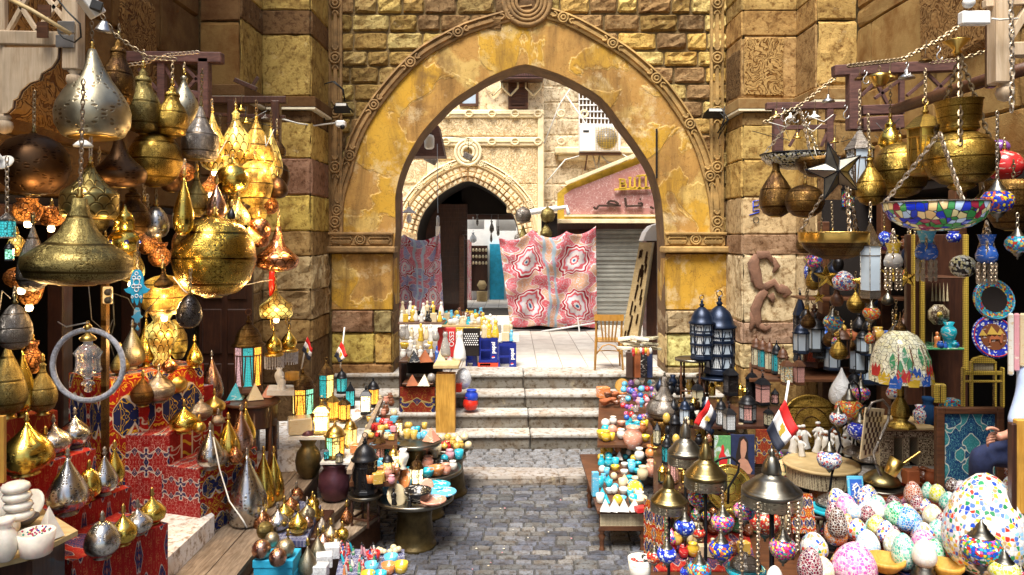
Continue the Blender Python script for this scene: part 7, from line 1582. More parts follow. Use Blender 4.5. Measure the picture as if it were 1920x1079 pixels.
def plate(label,u,v,w,Y,mats,tilt=1.35,ring=False):
 r=w/F*Y/2;e=E('painted_plate',label,'plate',P(u,v,Y));T_=ROT(tilt,4,'X')
 pr=[(r,0),(r*1.0,.012),(r*.93,.014)];mb=MB();mb.lathe(pr+[(r*.6,.004)],40,T_,cap=False);mb.build('rim',mats[0],e)
 mb=MB();mb.lathe([(r*.95,.016),(r*.93,.022),(r*.9,.016)],40,T_,cap=False);mb.build('rim_line',mats[1],e)
 mb=MB();mb.lathe([(r*.62,.008),(0,.007)],40,T_,cap=False);mb.build('centre',mats[2],e);return e,r,T_
plate('round plate with a blue painted ring and dark centre',1863,562,78,5.8,['lamp_teal','ceramic_sky','dark_room']);e,r,T_=plate('round plate painted with pyramids and a camel',1862,632,80,5.75,['lamp_bluewhite','box_red','ceramic_brown'])
mb=MB();fr=(T_@Vector((0,0,.014)),Vector(X3),T_.to_3x3()@Vector((0,1,0)),T_.to_3x3()@Vector((0,0,1)))
for x,y_,w_ in ((-.4,.05,.3),(-.05,.1,.4),(.25,.08,.3)):mb.prism([((x-w_/2)*r*1.3,y_*r),((x+w_/2)*r*1.3,y_*r),(x*r*1.3,(y_+w_)*r)],0,.003,fr)
mb.build('painted_pyramids','ceramic_gold',e);mb=MB();mb.prism([(a*r*.6,b*r*.5)for a,b in ((-.5,-.6),(-.4,-.1),(-.2,.15),(0,-.05),(.2,.15),(.4,-.1),(.6,.3),(.75,.3),(.6,-.2),(.5,-.6),(.4,-.6),(.35,-.25),(-.3,-.25),(-.4,-.6))],.003,.006,fr);mb.build('painted_camel','terracotta',e)
ch=E('inlaid_chair','dark chair covered with gold geometric inlay','chair',P(1845,760,6.3))
for b in ((1806,1811,690,765),(1880,1885,690,765),(1822,1826,678,765),(1866,1870,678,765)):sbox(*b,6.3,.04,'gold_inlay','post',ch)
sbox(1811,1880,696,704,6.3,.03,'gold_inlay','rail',ch);sbox(1811,1880,714,718,6.3,.03,'gold_inlay','rail',ch);sbox(1826,1866,681,696,6.32,.02,'inlay','back_panel',ch);mb=MB();mb.prism(pxw([(1822,681),(1828,673),(1838,670),(1845,668),(1852,670),(1862,673),(1870,681)],6.3),0,.04,frame((0,6.34,0),X3,Z3,(0,-1,0)));loc(mb.build('crest','gold_inlay'),ch)
fp=E('framed_tiles','red-brown framed panel of blue and green flower tiles','framed panel',P(1825,910,5.9))
q=[P(1757,766,6.0),P(1884,763,6.1)]
for (u0,u1,v0,v1)in ((1757,1772,765,925),(1870,1884,765,925),(1772,1870,765,777)):sbox(u0,u1,v0,v1,5.9,.05,'box_red' if False else 'brown_wood','frame',fp)
a=P(1772,930,5.93);b=P(1870,777,5.93);mb=MB();mb.box(a.x,b.x,5.93,5.95,a.z,b.z);loc(mb.build('tile_panel','tile_print',uv=(tuple(a),(b.x-a.x,0,0),(0,0,b.z-a.z))),fp)
for k in range(3):
 mb=MB();x0=P(1893+k*11,0,5.2).x;x1=P(1903+k*11,0,5.2).x;mb.box(x0,x1,5.2,5.23,P(0,705-k*8,5.2).z,P(0,588,5.2).z,bev=.01);tag(mb.build('striped_towel',['ceramic_white','ceramic_pink','ceramic_cream'][k]),'%s towel hanging at the right edge'%['pale','pink','cream'][k],'towel')
it=E('inlaid_table','mother of pearl inlaid console with arched openings','table',P(1700,880,6.6));sbox(1640,1757,802,808,6.45,.45,'light_board','table_top',it);sbox(1645,1755,808,822,6.5,.3,'inlay','apron',it)
for (u0,u1)in ((1650,1677),(1693,1706),(1722,1752)):sbox(u0,u1,822,875,6.5,.25,'inlay','panel',it)
sbox(1645,1755,822,870,6.7,.03,'dark_room','recess',it)
for (k,u,vt,vb,w,m,l)in (('vase',1725,760,806,26,'lamp_white','white and blue painted vase on the inlaid console'),('jar',1740,745,800,30,'tile_print','dark flowered jar behind the painted vase'),('disc',1708,785,806,16,'ceramic_orange','orange mosaic piece on the inlaid console'),('onion',1689,782,806,18,'brass','small brass bottle on the inlaid console'),('pot',1675,790,806,20,'brass','small brass pot on the inlaid console'),('jar',1745,778,806,16,'terracotta','small red lantern jar on the inlaid console'),('block',1760,720,755,22,'gold_inlay','gold leaf box standing in the shop'),('block',1780,748,765,30,'lamp_teal','painted tile box in the shop'),('egg',1674,722,748,24,'lamp_white','pale mosaic ball under the leaded shade')):piece(l,k,u,vt,vb,w,m,Y=6.6,name={'disc':'mosaic_piece','onion':'bottle','block':'box','egg':'ball'}.get(k,k),seg=16)
tl=E('leaded_lamp','leaded glass dome lamp with tulips on a gold foot','lamp',P(1688,800,6.2));s=6.2/F
mb=MB();mb.lathe([(54*s,86*s),(54*s,98*s),(50*s,128*s),(42*s,155*s),(28*s,172*s),(12*s,180*s)],36,cap=False);mb.build('shade','tiffany',tl)
mb=MB();mb.lathe([(28*s,0),(24*s,5*s),(12*s,12*s),(18*s,26*s),(14*s,40*s),(5*s,56*s),(6*s,70*s),(4*s,120*s)],24,ribs=8,amp=.08);mb.build('foot','brass',tl);mb=MB();mb.lathe([(12*s,180*s),(10*s,188*s),(3*s,196*s),(1*s,215*s)],16);mb.build('cap','brass_dark',tl)
def onshade(poly,a0,v0,k,m,nm):
 mb=MB();vs=[]
 for x,y_ in poly:
  zz=(v0+y_*k);f=max(0,(zz-98)/82);rr=54-4*min(1,max(0,(zz-86)/42))-(0 if zz<128 else (zz-128)*.4);a=a0+x*k/54;vs.append((cos(a)*(rr+3)*s,sin(a)*(rr+3)*s,zz*s))
 mb.add(vs,[tuple(range(len(vs)))]);mb.build(nm,m,tl)
TU=[(-1,-1.4),(1,-1.4),(1.4,.3),(1,1.3),(.5,.4),(0,1.6),(-.5,.4),(-1,1.3),(-1.4,.3)];LF_=[(0,-1.8),(.6,-.6),(.5,.6),(0,1.8),(-.6,.6),(-.5,-.6)]
for i,(a,v,m)in enumerate(((-2.55,97,'ceramic_yellow'),(-2.2,92,'ceramic_blue'),(-1.95,104,'box_red'),(-1.65,96,'ceramic_yellow'),(-1.6,108,'ceramic_blue'),(-1.2,97,'ceramic_blue'),(-.95,112,'box_red'),(-.75,98,'ceramic_yellow'),(-2.9,110,'box_red'))):onshade(TU,a,v,8.5,m,'glass_tulip')
for a,v in ((-2.3,128),(-1.9,140),(-1.75,122),(-1.3,138),(-1.05,126),(-.8,136),(-2.05,116)):onshade(LF_,a,v,9,'ceramic_green','glass_leaf')
for a in (-2.15,-1.7,-1.15,-.9):onshade([(-.12,-3),(.12,-3),(.5,0),(.2,3.5),(-.1,3.5),(.2,0)],a,130,8,'ceramic_brown','glass_stem')
cbd=E('chess_board','folded inlaid chess board standing on edge','chess board',P(1618,860,5.9));qd=[P(1613,862,5.8),P(1648,850,6.1),P(1659,768,6.1),P(1624,765,5.8)]
mb=MB();d=Vector((0,.02,0));o_=cbd.location;mb.add([p-o_ for p in qd]+[p-o_+d for p in qd],[(0,1,2,3),(7,6,5,4),(0,4,5,1),(1,5,6,2),(2,6,7,3),(3,7,4,0)]);mb.build('board','ceramic_cream',cbd);mb=MB()
for i in range(8):
 for j in range(8):
  if (i+j)%2:
   f=lambda a,b:qd[0].lerp(qd[1],.08+a*.105).lerp(qd[3].lerp(qd[2],.08+a*.105),.06+b*.11)-o_-Vector((0,.004,0));mb.add([f(i,j),f(i+1,j),f(i+1,j+1),f(i,j+1)],[(0,1,2,3)])
mb.build('dark_squares','dark_wood',cbd)
for (u,v,w,Y,m,l)in ((1522,798,114,7.6,'brass','big engraved brass tray standing behind the white figures'),(1367,915,86,6.2,'brass_bright','yellow brass tray with handles behind the domed lamps')):
 e=E('brass_tray',l,'tray',P(u,v,Y));r=w/F*Y/2;T_=ROT(1.3,4,'X');mb=MB();mb.lathe([(r,0),(r*1.0,.015),(r*.95,.018),(r*.88,.006),(r*.8,.01),(0,.01)],40,T_);mb.build('disc',m,e)
 mb=MB();mb.lathe([(r*.6,.014),(r*.58,.018),(r*.56,.014)],32,T_,cap=False);mb.lathe([(r*.3,.014),(r*.28,.018),(r*.26,.014)],32,T_,cap=False);mb.build('engraved_ring','brass_dark',e)
piece('crumpled translucent plastic sack beside the tall blue lantern','tear',1578,690,762,46,'plastic_bag',Y=7.4,name='plastic_sack',cat='sack',seg=9)
# iron lanterns on the right
def shelf(label,pts,z,m='brown_wood',th=.03):return slab('goods_shelf',label,'shelf',pts,z,th,m,part='board')
stool('small turned leg table under the left iron lantern',1297,672,62,1.5,zb=.95,m='brown_wood',tm='antique');stool('low iron dish table under the right iron lantern',1345,705,78,1.28,zb=.8,m='dark_wood',tm='blue_iron')
lantern('tall blue-black iron lantern on the left turned table',1316,562,675,48,['pane_white','frost_glass'],z=1.5,n=8,fm='blue_iron',rows=3,flare=.05);lantern('tall blue-black iron lantern on the iron dish, larger of the pair',1349,556,703,62,['pane_white','frost_glass'],z=1.28,n=8,fm='blue_iron',rows=3)
shelf('shelf under the row of small brown lanterns',[(1405,712),(1600,712),(1600,680),(1405,680)],1.32);shelf('lower shelf under the box lantern',[(1300,800),(1470,800),(1460,745),(1320,745)],1.0,'dark_wood');shelf('long low shelf with brass and black lanterns',[(1225,925),(1420,925),(1400,800),(1225,800)],.72,'dark_wood')
GK='small iron lanterns on the right'
for (u,vt,vb,w,p,z,n,f,rf,l)in (
(1527,570,688,68,['pane_cream','pane_red','pane_blue','pane_cream','pane_red','pane_cream','pane_blue','pane_red'],1.35,8,'brown_wood','dome','large brown lantern with red, white and blue dotted panels'),
(1467,556,650,34,['pane_cream','frost_glass'],1.45,6,'black_iron','dome','black lantern with two tiers of white panes behind the row'),
(1500,545,680,26,['black_weave'],1.4,6,'blue_iron','cone','pointed blue-black lantern left of the large brown one'),
(1620,620,720,50,['pane_blue','frost_glass'],1.25,6,'blue_iron','dome','tall dark blue lantern with a lit triangular pane'),
(1418,626,690,20,['pane_cream'],1.33,6,'brown_wood','dome','small brown lantern at the left end of the row'),
(1430,630,694,20,['pane_teal'],1.33,6,'brown_wood','dome','small teal paned lantern second in the row'),
(1443,634,698,20,['pane_cream'],1.33,6,'brown_wood','dome','small cream paned lantern third in the row'),
(1456,638,702,20,['pane_teal'],1.33,6,'black_iron','dome','small blue paned lantern fourth in the row'),
(1468,646,708,22,['pane_cream'],1.33,6,'brown_wood','dome','small white paned lantern at the right end of the row'),
(1475,668,722,26,['star_tiles'],1.3,4,'brown_wood','pyr','square brown lantern with patterned panes at the row front'),
(1498,668,722,24,['pane_pink'],1.3,4,'brown_wood','pyr','square brown lantern with pink panes at the row front'),
(1430,700,760,30,['pane_pink'],1.02,4,'black_iron','pyr','black box lantern with a pink arched pane'),
(1410,690,752,24,['black_weave'],1.02,4,'black_iron','pyr','black box lantern behind the pink arched one'),
(1370,682,742,30,['black_weave'],1.1,4,'black_iron','pyr','black square lantern with a ridged glass roof'),
(1402,734,792,34,['pane_white','pane_blue','pane_white','pane_pink'],1.0,6,'black_iron','dome','black lantern with blue, white and pink dotted panes'),
(1367,758,810,28,['pane_white'],.98,4,'black_iron','pyr','black square lantern with white lattice panes'),
(1441,762,800,20,['pane_cream'],1.0,4,'black_iron','pyr','small cream lattice lantern below the box lantern'),
(1453,728,758,16,['pane_pink'],1.02,6,'black_iron','cone','tiny black lantern with a pink pane right of the arched one'),
(1308,712,768,24,['pane_cream'],1.0,4,'black_iron','pyr','square black lantern by the turned table leg'),
(1265,770,830,22,['black_weave'],.85,6,'black_iron','dome','black iron lantern nearest the bronze dome'),
(1284,745,800,22,['frost_glass'],.9,6,'blue_iron','dome','blue-black lantern behind the flag, left'),
(1250,815,870,20,['pane_teal'],.75,6,'black_iron','dome','dark lantern with teal panes by the ceramics'),
(1262,850,905,22,['pane_pink'],.73,6,'brown_wood','cone','brown lantern with pink panes by the ceramics'),
(1352,745,800,22,['pane_white'],.98,6,'black_iron','dome','black striped lantern right of the small flag'),
(1232,790,835,16,['pane_cream'],.85,6,'black_iron','cone','narrow black lantern beside the ceramics')):
 lantern(l,u,vt,vb,w,p,z=z,n=n,fm=f,roof=rf,rz=R(0,.6),group=GK)
for i,(u,v,w)in enumerate(((1322,735,18),(1347,725,18),(1335,742,14),(1380,740,14),(1388,746,14),(1397,748,12),(1296,800,18),(1272,815,20),(1310,835,14),(1332,838,14),(1345,842,12),(1275,880,20),(1242,905,18),(1228,840,16),(1246,842,14),(1262,838,12),(1283,905,14),(1318,820,13),(1300,770,13),(1392,790,13),(1415,800,12))):
 lantern('tiny %s dome lantern on the right shelves'%('gold' if i%3 else 'black and gold'),u,v-w*2.0,v,w,['brass_bright'],z=1.0 if v<790 else .73,n=6,fm='plain_brass' if i%3 else 'black_iron',rm='brass_bright',detail=False,group='tiny gold lanterns')
for (v,n)in ((792,7),(812,8),(835,8)):row('among the right lanterns',['jar','egg','vase','globe'],['black_iron','blue_iron','brown','gold','black_iron','cream'],1240,1400,v,n,13,1.5,z=.9,group='dark little goods on the right')
lamp('dark engraved bronze dome on a brass column','bell',1245,706,786,68,9.0,'pewter',name='bronze_dome',cat='dome',fm='antique');mb=MB();c=P(1245,786,9.0);mb.lathe([(.12,-.8),(.1,-.5),(.14,-.1),(.2,0)],20,TRN(c));tag(mb.build('brass_column','brass_dark'),'dull brass column carrying the bronze dome','column')
for (u0,u1,v0,v1,m,l)in ((1340,1370,818,880,'painting_garden','small painting of a figure in a green garden'),(1371,1415,816,890,'jeans','painted portrait of a dark haired woman'),(1418,1448,806,870,'dark_print','small brown painting half behind the big flag')):
 e=E('painting',l,'painting',P(u0,v1,7.0));a=P(u0,v1,7);b=P(u1,v0,7);w=b.x-a.x;h=b.z-a.z;mb=MB();mb.box(0,w,0,.02,0,h);mb.build('canvas',m,e,uv=((0,0,0),(w,0,0),(0,0,h)))
 if u0==1371:
  for j,(pl,mt)in enumerate((([(.15,0),(.2,.5),(.35,.95),(.55,1),(.72,.85),(.7,.5),(.85,0)],'hair'),([(.2,0),(.3,.35),(.48,.45),(.7,.35),(.9,.1),(.8,0)],'skin'),([(.42,.4),(.38,.6),(.4,.85),(.52,.92),(.64,.82),(.65,.62),(.56,.42)],'skin'))):mb=MB();mb.prism([(x*w,y_*h*.97+.005)for x,y_ in pl],.001+j*.002,.003+j*.002,frame((0,0,0),X3,Z3,(0,-1,0)));mb.build('painted_figure',mt,e)
 if u0==1340:mb=MB();mb.prism([(x*w,y_*h)for x,y_ in ((.3,.05),(.25,.4),(.4,.55),(.42,.7),(.52,.75),(.6,.65),(.58,.5),(.8,.3),(.75,.05))],.001,.003,frame((0,0,0),X3,Z3,(0,-1,0)));mb.build('painted_figure','box_red',e)
 # ceramics table, ornaments, books by the right jamb
ct=E('carved_table','long dark carved table loaded with painted pottery','table',G(1122,1033,0));A=G(1120,958,.42);x1=A.x+.5;o_=ct.location
mb=MB();mb.box(A.x,x1,A.y,A.y+1.9,.39,.42,TRN(-o_));mb.build('table_top','brown_wood',ct);mb=MB();mb.box(A.x+.03,x1-.03,A.y+.02,A.y+.03,.26,.385,TRN(-o_));mb.build('lattice_apron','inlay',ct);mb=MB();mb.box(A.x+.03,x1-.03,A.y+.01,A.y+.05,.22,.26,TRN(-o_));mb.build('rail','brown_wood',ct)
for x in (A.x+.05,x1-.05):
 for y in (A.y+.05,A.y+1.2):mb=MB();turned_leg(mb,x-o_.x,y-o_.y,0,.39,.035);mb.build('leg','brown_wood',ct)
PC=['turquoise','white','cream','sky','white','turquoise','yellow','white','orange']
for u in (1135,1152,1170,1190):piece('white plaster pyramid at the front of the pottery table','pyramid',u,935,957,20,'white_stone',z=.425,name='pyramid',group='white pyramids')
for i,v in enumerate((944,930,916,902,888,875,862,850,838)):row('on the painted pottery table',['pot','bowl','cup','dish','globe','pyramid','cat'],PC,1119+i*.5,1206-i*1.2,v,6 if i<6 else 5,17-i*.7,1.15,.425 if i<4 else .46 if i<7 else .5,group='painted pottery')
shelf('shelf of terracotta pots behind the pottery table',[(1120,835),(1238,835),(1225,700),(1125,700)],.66)
for i,v in enumerate((826,812,800)):row('at the back of the pottery display',['pot','cup','bowl','globe'],['yellow','cream','turquoise','orange','white','coral'],1125,1215,v,6,16,1.1,.67,group='painted pottery')
row('on the terracotta side of the pottery display',['pot','jar','globe'],['coral','cream','red','white','orange'],1195,1225,860,2,24,1.3,.6,group='painted pottery');row('on the terracotta side of the pottery display',['pot','jar','disc'],['coral','cream','sky'],1200,1235,895,2,26,1.3,.5,group='painted pottery')
piece('yellow glazed bowl at the left of the pottery display','bowl',1131,808,824,25,'ceramic_yellow',z=.67,name='bowl',seg=24);piece('large striped terracotta pot with a blue star','pot',1187,800,842,36,'ceramic_coral',z=.6,name='striped_pot',cat='pot',seg=24);piece('oval green stone dish at the front of the pottery table','bowl',1196,932,946,34,'ceramic_cream',z=.44,name='stone_dish',cat='dish',seg=24);piece('flat red box at the front right of the pottery table','block',1201,950,960,20,'box_red',z=.43,name='flat_box',cat='box');piece('tall yellow oval stone plate standing in the pottery','disc',1191,875,925,30,'ceramic_yellow',z=.45,name='stone_plate',cat='plate',seg=24);piece('leaning blue and white tile at the left of the pottery','block',1116,885,930,12,'ceramic_sky',z=.43,name='painted_tile',cat='tile')
for (v,n)in ((752,8),(768,9),(786,9),(736,8),(722,7)):row('in the glass ornament cluster',['globe','egg','globe','vase'],['pink','blue','white','purple','sky','red','lamp_pink','clear_glass'],1168,1228,v,n,11,1.1,z=.85,group='small glass ornaments',cat='ornament')
row('beside the top step, right',['dish','bowl','block'],['terracotta','brown','orange'],1125,1172,742,4,20,1,z=.72,group='wooden goods by the step');row('stacked by the top step, right',['dish','block','bowl'],['terracotta','brown','terracotta'],1125,1172,757,5,17,1,z=.7,group='wooden goods by the step');piece('round wooden bowl standing on edge by the top step','disc',1166,705,730,26,'yellow_wood',z=.75,name='wooden_bowl',cat='bowl',seg=20)
for i in range(9):
 u=1178+(i%3)*19+R(-4,4);v=655-(i//3)*9;c=P(u,v,11.0+R(0,.4));mb=MB();mb.box(-.13,.13,-.1,.1,0,.035,TRN(c)@ROT(R(-.6,.6),4,'Z')@ROT(R(-.15,.15),4,'Y'),bev=.004);tag(mb.build('printed_booklet',['paper','ceramic_white','pane_cream'][i%3]),'printed booklet on the heap by the right jamb','booklet','booklets by the right jamb')
for i,(u,m,l)in enumerate(((1181,'dark_frame','dark framed picture leaning by the right jamb'),(1195,'terracotta','red-brown box by the right jamb'),(1207,'ceramic_black','black box by the right jamb'),(1217,'jeans','navy box by the right jamb'))):piece(l,'block',u,660,708,13,m,Y=10.9,name='upright_box',cat='box')
for i in range(8):piece('bead string of %s beads over the boxes by the jamb'%['red','yellow','orange','white'][i%4],'globe',1188+i*4.5,652,662+R(0,8),7,'ceramic_'+['red','yellow','orange','white'][i%4],Y=10.7,name='bead_string',cat='beads',group='bead strings')
# domed floor lamps with mosaic globes
def domelamp(label,u,v0,v1,w,Y,m='antique',vb=1150):
 s=Y/F;r=w*s/2;zt=EYE-(v1-HV)*s;e=E('dome_floor_lamp',label,'floor lamp',(P(u,v1,Y).x,Y,0),'domed floor lamps with mosaic globes');h=(v1-v0)*s
 mb=MB();mb.lathe([(r,zt+h*.2),(r*1.0,zt+h*.27),(r*.97,zt+h*.285),(r*.93,zt+h*.29),(r*.93,zt+h*.31),(r*.84,zt+h*.33),(r*.83,zt+h*.35),(r*.72,zt+h*.39),(r*.71,zt+h*.41),(r*.58,zt+h*.46),(r*.57,zt+h*.475),(r*.45,zt+h*.51),(r*.34,zt+h*.54),(r*.3,zt+h*.58)],44);mb.build('dome',m,e)
 mb=MB();mb.lathe([(r*.3,zt+h*.57),(r*.32,zt+h*.62),(r*.27,zt+h*.76),(r*.15,zt+h*.88),(r*.08,zt+h*.92),(r*.12,zt+h*.95),(r*.03,zt+h*1.04)],22,ribs=11,amp=.06);mb.build('fluted_finial',m,e)
 mb=MB();mb.lathe([(r*.97,zt),(r*1.0,zt+h*.03),(r*.99,zt+h*.2)],60,ribs=30,amp=.012,cap=False);mb.build('pierced_skirt','skirt_metal',e)
 mb=MB();mb.lathe([(r*.09,.05),(r*.08,zt+h*.3)],14);mb.build('pole','black_iron',e);mb=MB();mb.lathe([(r*.7,0),(r*.68,.03),(r*.2,.06),(r*.1,.1)],24);mb.build('foot',m,e)
domelamp('domed floor lamp at the back, furthest of the four',1285,785,870,66,6.6);domelamp('domed floor lamp with brassy lid, tallest pointed of the middle pair',1323,822,914,78,5.9,'antique_gold');domelamp('domed floor lamp with smooth brass bell lid, nearest the pottery',1254,882,958,68,5.7,'antique_gold');domelamp('largest domed floor lamp below the big flag',1447,845,946,110,5.0)
GT='mosaic globes under the domed lamps'
for (u,v,w,Y,m,tp,l)in ((1250,1040,38,5.4,'lamp_bluewhite',958,'light blue mosaic globe under the smooth bell lid'),(1227,1045,30,5.6,'lamp_red',1010,'red mosaic globe left of the light blue one'),(1284,988,40,5.6,'lamp_blue',955,'blue and red mosaic globe between the two front domes'),(1310,935,40,6.0,'lamp_multi',912,'dark multicolour mosaic globe just under the middle dome'),(1344,917,28,6.2,'lamp_blueyellow',905,'small blue mosaic globe tucked under the middle dome'),(1355,980,44,5.5,'lamp_pink',915,'red and yellow mosaic globe right of the middle pole'),(1352,1031,46,5.4,'lamp_blueyellow',1000,'deep blue mosaic globe with yellow stars'),(1311,1070,46,5.2,'lamp_teal',1040,'teal mosaic globe with a green star at the bottom'),(1396,958,42,5.2,'lamp_pink',940,'pink mosaic globe left of the largest pole'),(1434,978,58,5.5,'lamp_red',945,'red and green mosaic globe behind the largest pole'),(1468,1028,52,4.9,'lamp_pink',950,'magenta and blue mosaic globe right of the largest pole'),(1290,1075,30,5.3,'lamp_blue',1050,'blue mosaic globe at the bottom edge'),(1310,1000,26,5.9,'lamp_red',950,'small amber mosaic globe deep between the poles')):turk(l,u,v,w,Y,m,tp,GT)
for (u0,v0,v1,Y)in ((1422,945,1075,4.75),(1388,945,1079,4.8),(1480,945,1000,4.8),(1498,945,1030,4.7)):mb=MB();mb.chain(P(u0,v0,Y),P(u0+R(-4,4),v1,Y),.035,.006);tag(mb.build('chain','pale_chain'),'pale twisted cord hanging from the largest dome','cord','cords of the largest dome')
def swan(label,u,v,w,z,gu,gv,gw,Yg,m,top,plate_=None,bm='pewter',Y=None):
 c=where(u,v,Y,z);s=c.y/F;r=w*s/2;e=E('swan_neck_lamp',label,'table lamp',c,'swan neck mosaic table lamps')
 mb=MB();mb.lathe([(r,0),(r*.98,r*.15),(r*.85,r*.35),(r*.5,r*.6),(r*.2,r*.72),(r*.1,r*.9)],28);mb.build('base',bm,e)
 if gw:
  g_=P(gu,gv,c.y)-c;t=P(gu,top,c.y)-c;sd=1 if u>=gu else -1;mx=max(abs(u-gu),16)*s*sd
  mb=MB();mb.tube([(0,0,r*.8),(mx*.3,0,(g_.z+t.z)*.25),(g_.x+mx*1.35,0,(g_.z+t.z)*.5),(g_.x+mx*1.1,0,t.z-.03),(g_.x+mx*.5,0,t.z+.02),(g_.x,0,t.z-.02),(g_.x,0,g_.z+gw*s*.7)],.01,8);mb.build('curved_arm','black_iron',e)
  rr=gw*s/2;mb=MB();mb.lathe([(rr*.3,-rr*.75),(rr*.8,-rr*.5),(rr,0),(rr*.9,rr*.4),(rr*.5,rr*.7)],24,TRN(g_));mb.build('glass_globe',m,e);mb=MB();mb.lathe([(rr*.55,rr*.65),(rr*.5,rr*.8),(rr*.25,rr*1.1),(rr*.12,rr*1.5)],18,TRN(g_));mb.lathe([(0,-rr*1.1),(rr*.12,-rr),(rr*.3,-rr*.75)],12,TRN(g_));mb.build('cap','antique',e)
 return e
swan('swan neck lamp with a white globe and red star',1555,945,50,.85,1555,862,46,0,'lamp_white',805);swan('swan neck lamp with an orange flowered globe',1600,850,40,1.1,1592,768,52,0,'lamp_orange',718);swan('swan neck lamp with a deep blue globe',1632,862,62,1.08,1612,808,46,0,'lamp_bluewhite',765);e_sb=swan('swan neck lamp with bare brass base by the tipped cup',1652,905,68,.98,0,0,0,0,None,0,bm='antique_gold');swan('dark domed lamp base in front of the bottom globes',1398,1062,58,.7,0,0,0,0,None,0);turk('mosaic globe with a pink and green swirl behind the orange lamp',1614,738,34,7.0,'lamp_pink',700);turk('small red and white mosaic globe below the orange lamp',1572,785,32,6.6,'lamp_white',760)
SB=e_sb;e=lamp('brass coffee cup with a handle tipped on the brass base','cup',1668,858,890,28,5.6,'plain_brass',name='coffee_pot',cat='pot',fin=False,foot=False);e.rotation_euler=(0,.5,0);mb=MB();mb.bar((.04,0,.1),(.12,0,.26),.015);mb.build('handle','plain_brass',e)
mb=MB();mb.tube([P(1652,892,5.7),P(1642,870,5.7),P(1638,850,5.7),P(1665,790,5.8),P(1668,765,5.8),P(1655,750,5.8),P(1635,755,5.8),P(1624,778,5.8)],.011,8);loc(mb.build('curved_arm','pewter'),SB)
mb=MB();mb.tube([P(1365,945,6),P(1366,915,6),P(1384,885,6),P(1386,870,6),P(1372,858,6),P(1352,860,6),P(1340,868,6)],.01,8);tag(mb.build('gooseneck','black_iron'),'curved black lamp neck in front of the yellow brass tray','lamp neck')
for (u,v,w,z,l,m)in ((1555,952,72,.84,'turquoise rimmed table under the white starred lamp','ceramic_turquoise'),(1652,912,84,.96,'dark mosaic stool under the tipped cup','antique'),(1398,1066,74,.68,'turquoise plate under the dark domed base','ceramic_turquoise')):stool(l,u,v,w,z,tm=m,m='dark_wood',legs=4)
rt=stool('round inlaid table with white robed figurines',1540,868,138,1.0,tm='light_board',inlay='inlay',legs=4,apron=.14)
for i in range(15):
 t=i/14;u=1478+122*((i*4)%15)/14;v=836+((i*7)%5)*7-8;c=G(u,v,1.0);h=R(.2,.26);w_=R(.03,.045)
 e=E('robed_figurine','white robed carved figurine on the round inlaid table','figurine',c,'white robed figurines',rz=R(-.5,.5),tilt=(R(-.1,.1),R(-.22,.22),R(-.5,.5)))
 mb=MB();mb.lathe([(w_,0),(w_*1.1,h*.04),(w_*.75,h*.35),(w_*.95,h*.6),(w_*.8,h*.72),(w_*.3,h*.78)],10,sq=.75);sd=R(.6,1.2);mb.tube([(w_*.7,0,h*.68),(w_*1.5*sd,-.02,h*.55),(w_*.9,-.05,h*.5)],[w_*.32,w_*.3,w_*.2],6);mb.tube([(-w_*.7,0,h*.68),(-w_*1.4,-.02,h*.8*sd),(-w_*1.2,-.03,h*.95*sd)],[w_*.32,w_*.28,w_*.18],6);mb.build('white_robe','white_stone',e)
 mb=MB();mb.lathe([(0,h*.76),(w_*.42,h*.82),(w_*.45,h*.88),(w_*.25,h*.94),(0,h*.95)],10);mb.build('head','terracotta',e);mb=MB();mb.lathe([(w_*.5,h*.9),(w_*.6,h*.93),(w_*.5,h*.98),(0,h)],10);mb.build('turban','white_paint' if i%3 else 'terracotta',e)
for (l,p0,p1,Y,qd)in (('larger flag with its pole upright behind the biggest domed lamp',(1458,850),(1479,714),5.1,[(1466,752),(1436,808),(1455,848),(1494,810)]),('smaller flag above the domed lamps, right of the bronze dome',(1326,812),(1326,745),6.7,[(1326,748),(1299,792),(1326,806),(1342,790)])):
 e=E('flag',l,'flag',P(*p0,Y),'small paper flags');mb=MB();mb.tube([(0,0,0),P(*p1,Y)-e.location],.008,6);mb.build('pole','white_paint',e)
 if Y<6:flagcloth(e,[(1470,748),(1435,806),(1456,850),(1494,808)],Y-.05,['flag_red','flag_white','flag_black'])
 else:flagcloth(e,[(1300,792),(1330,812),(1342,778),(1325,750)],Y-.05,['flag_red','flag_white','flag_black'])
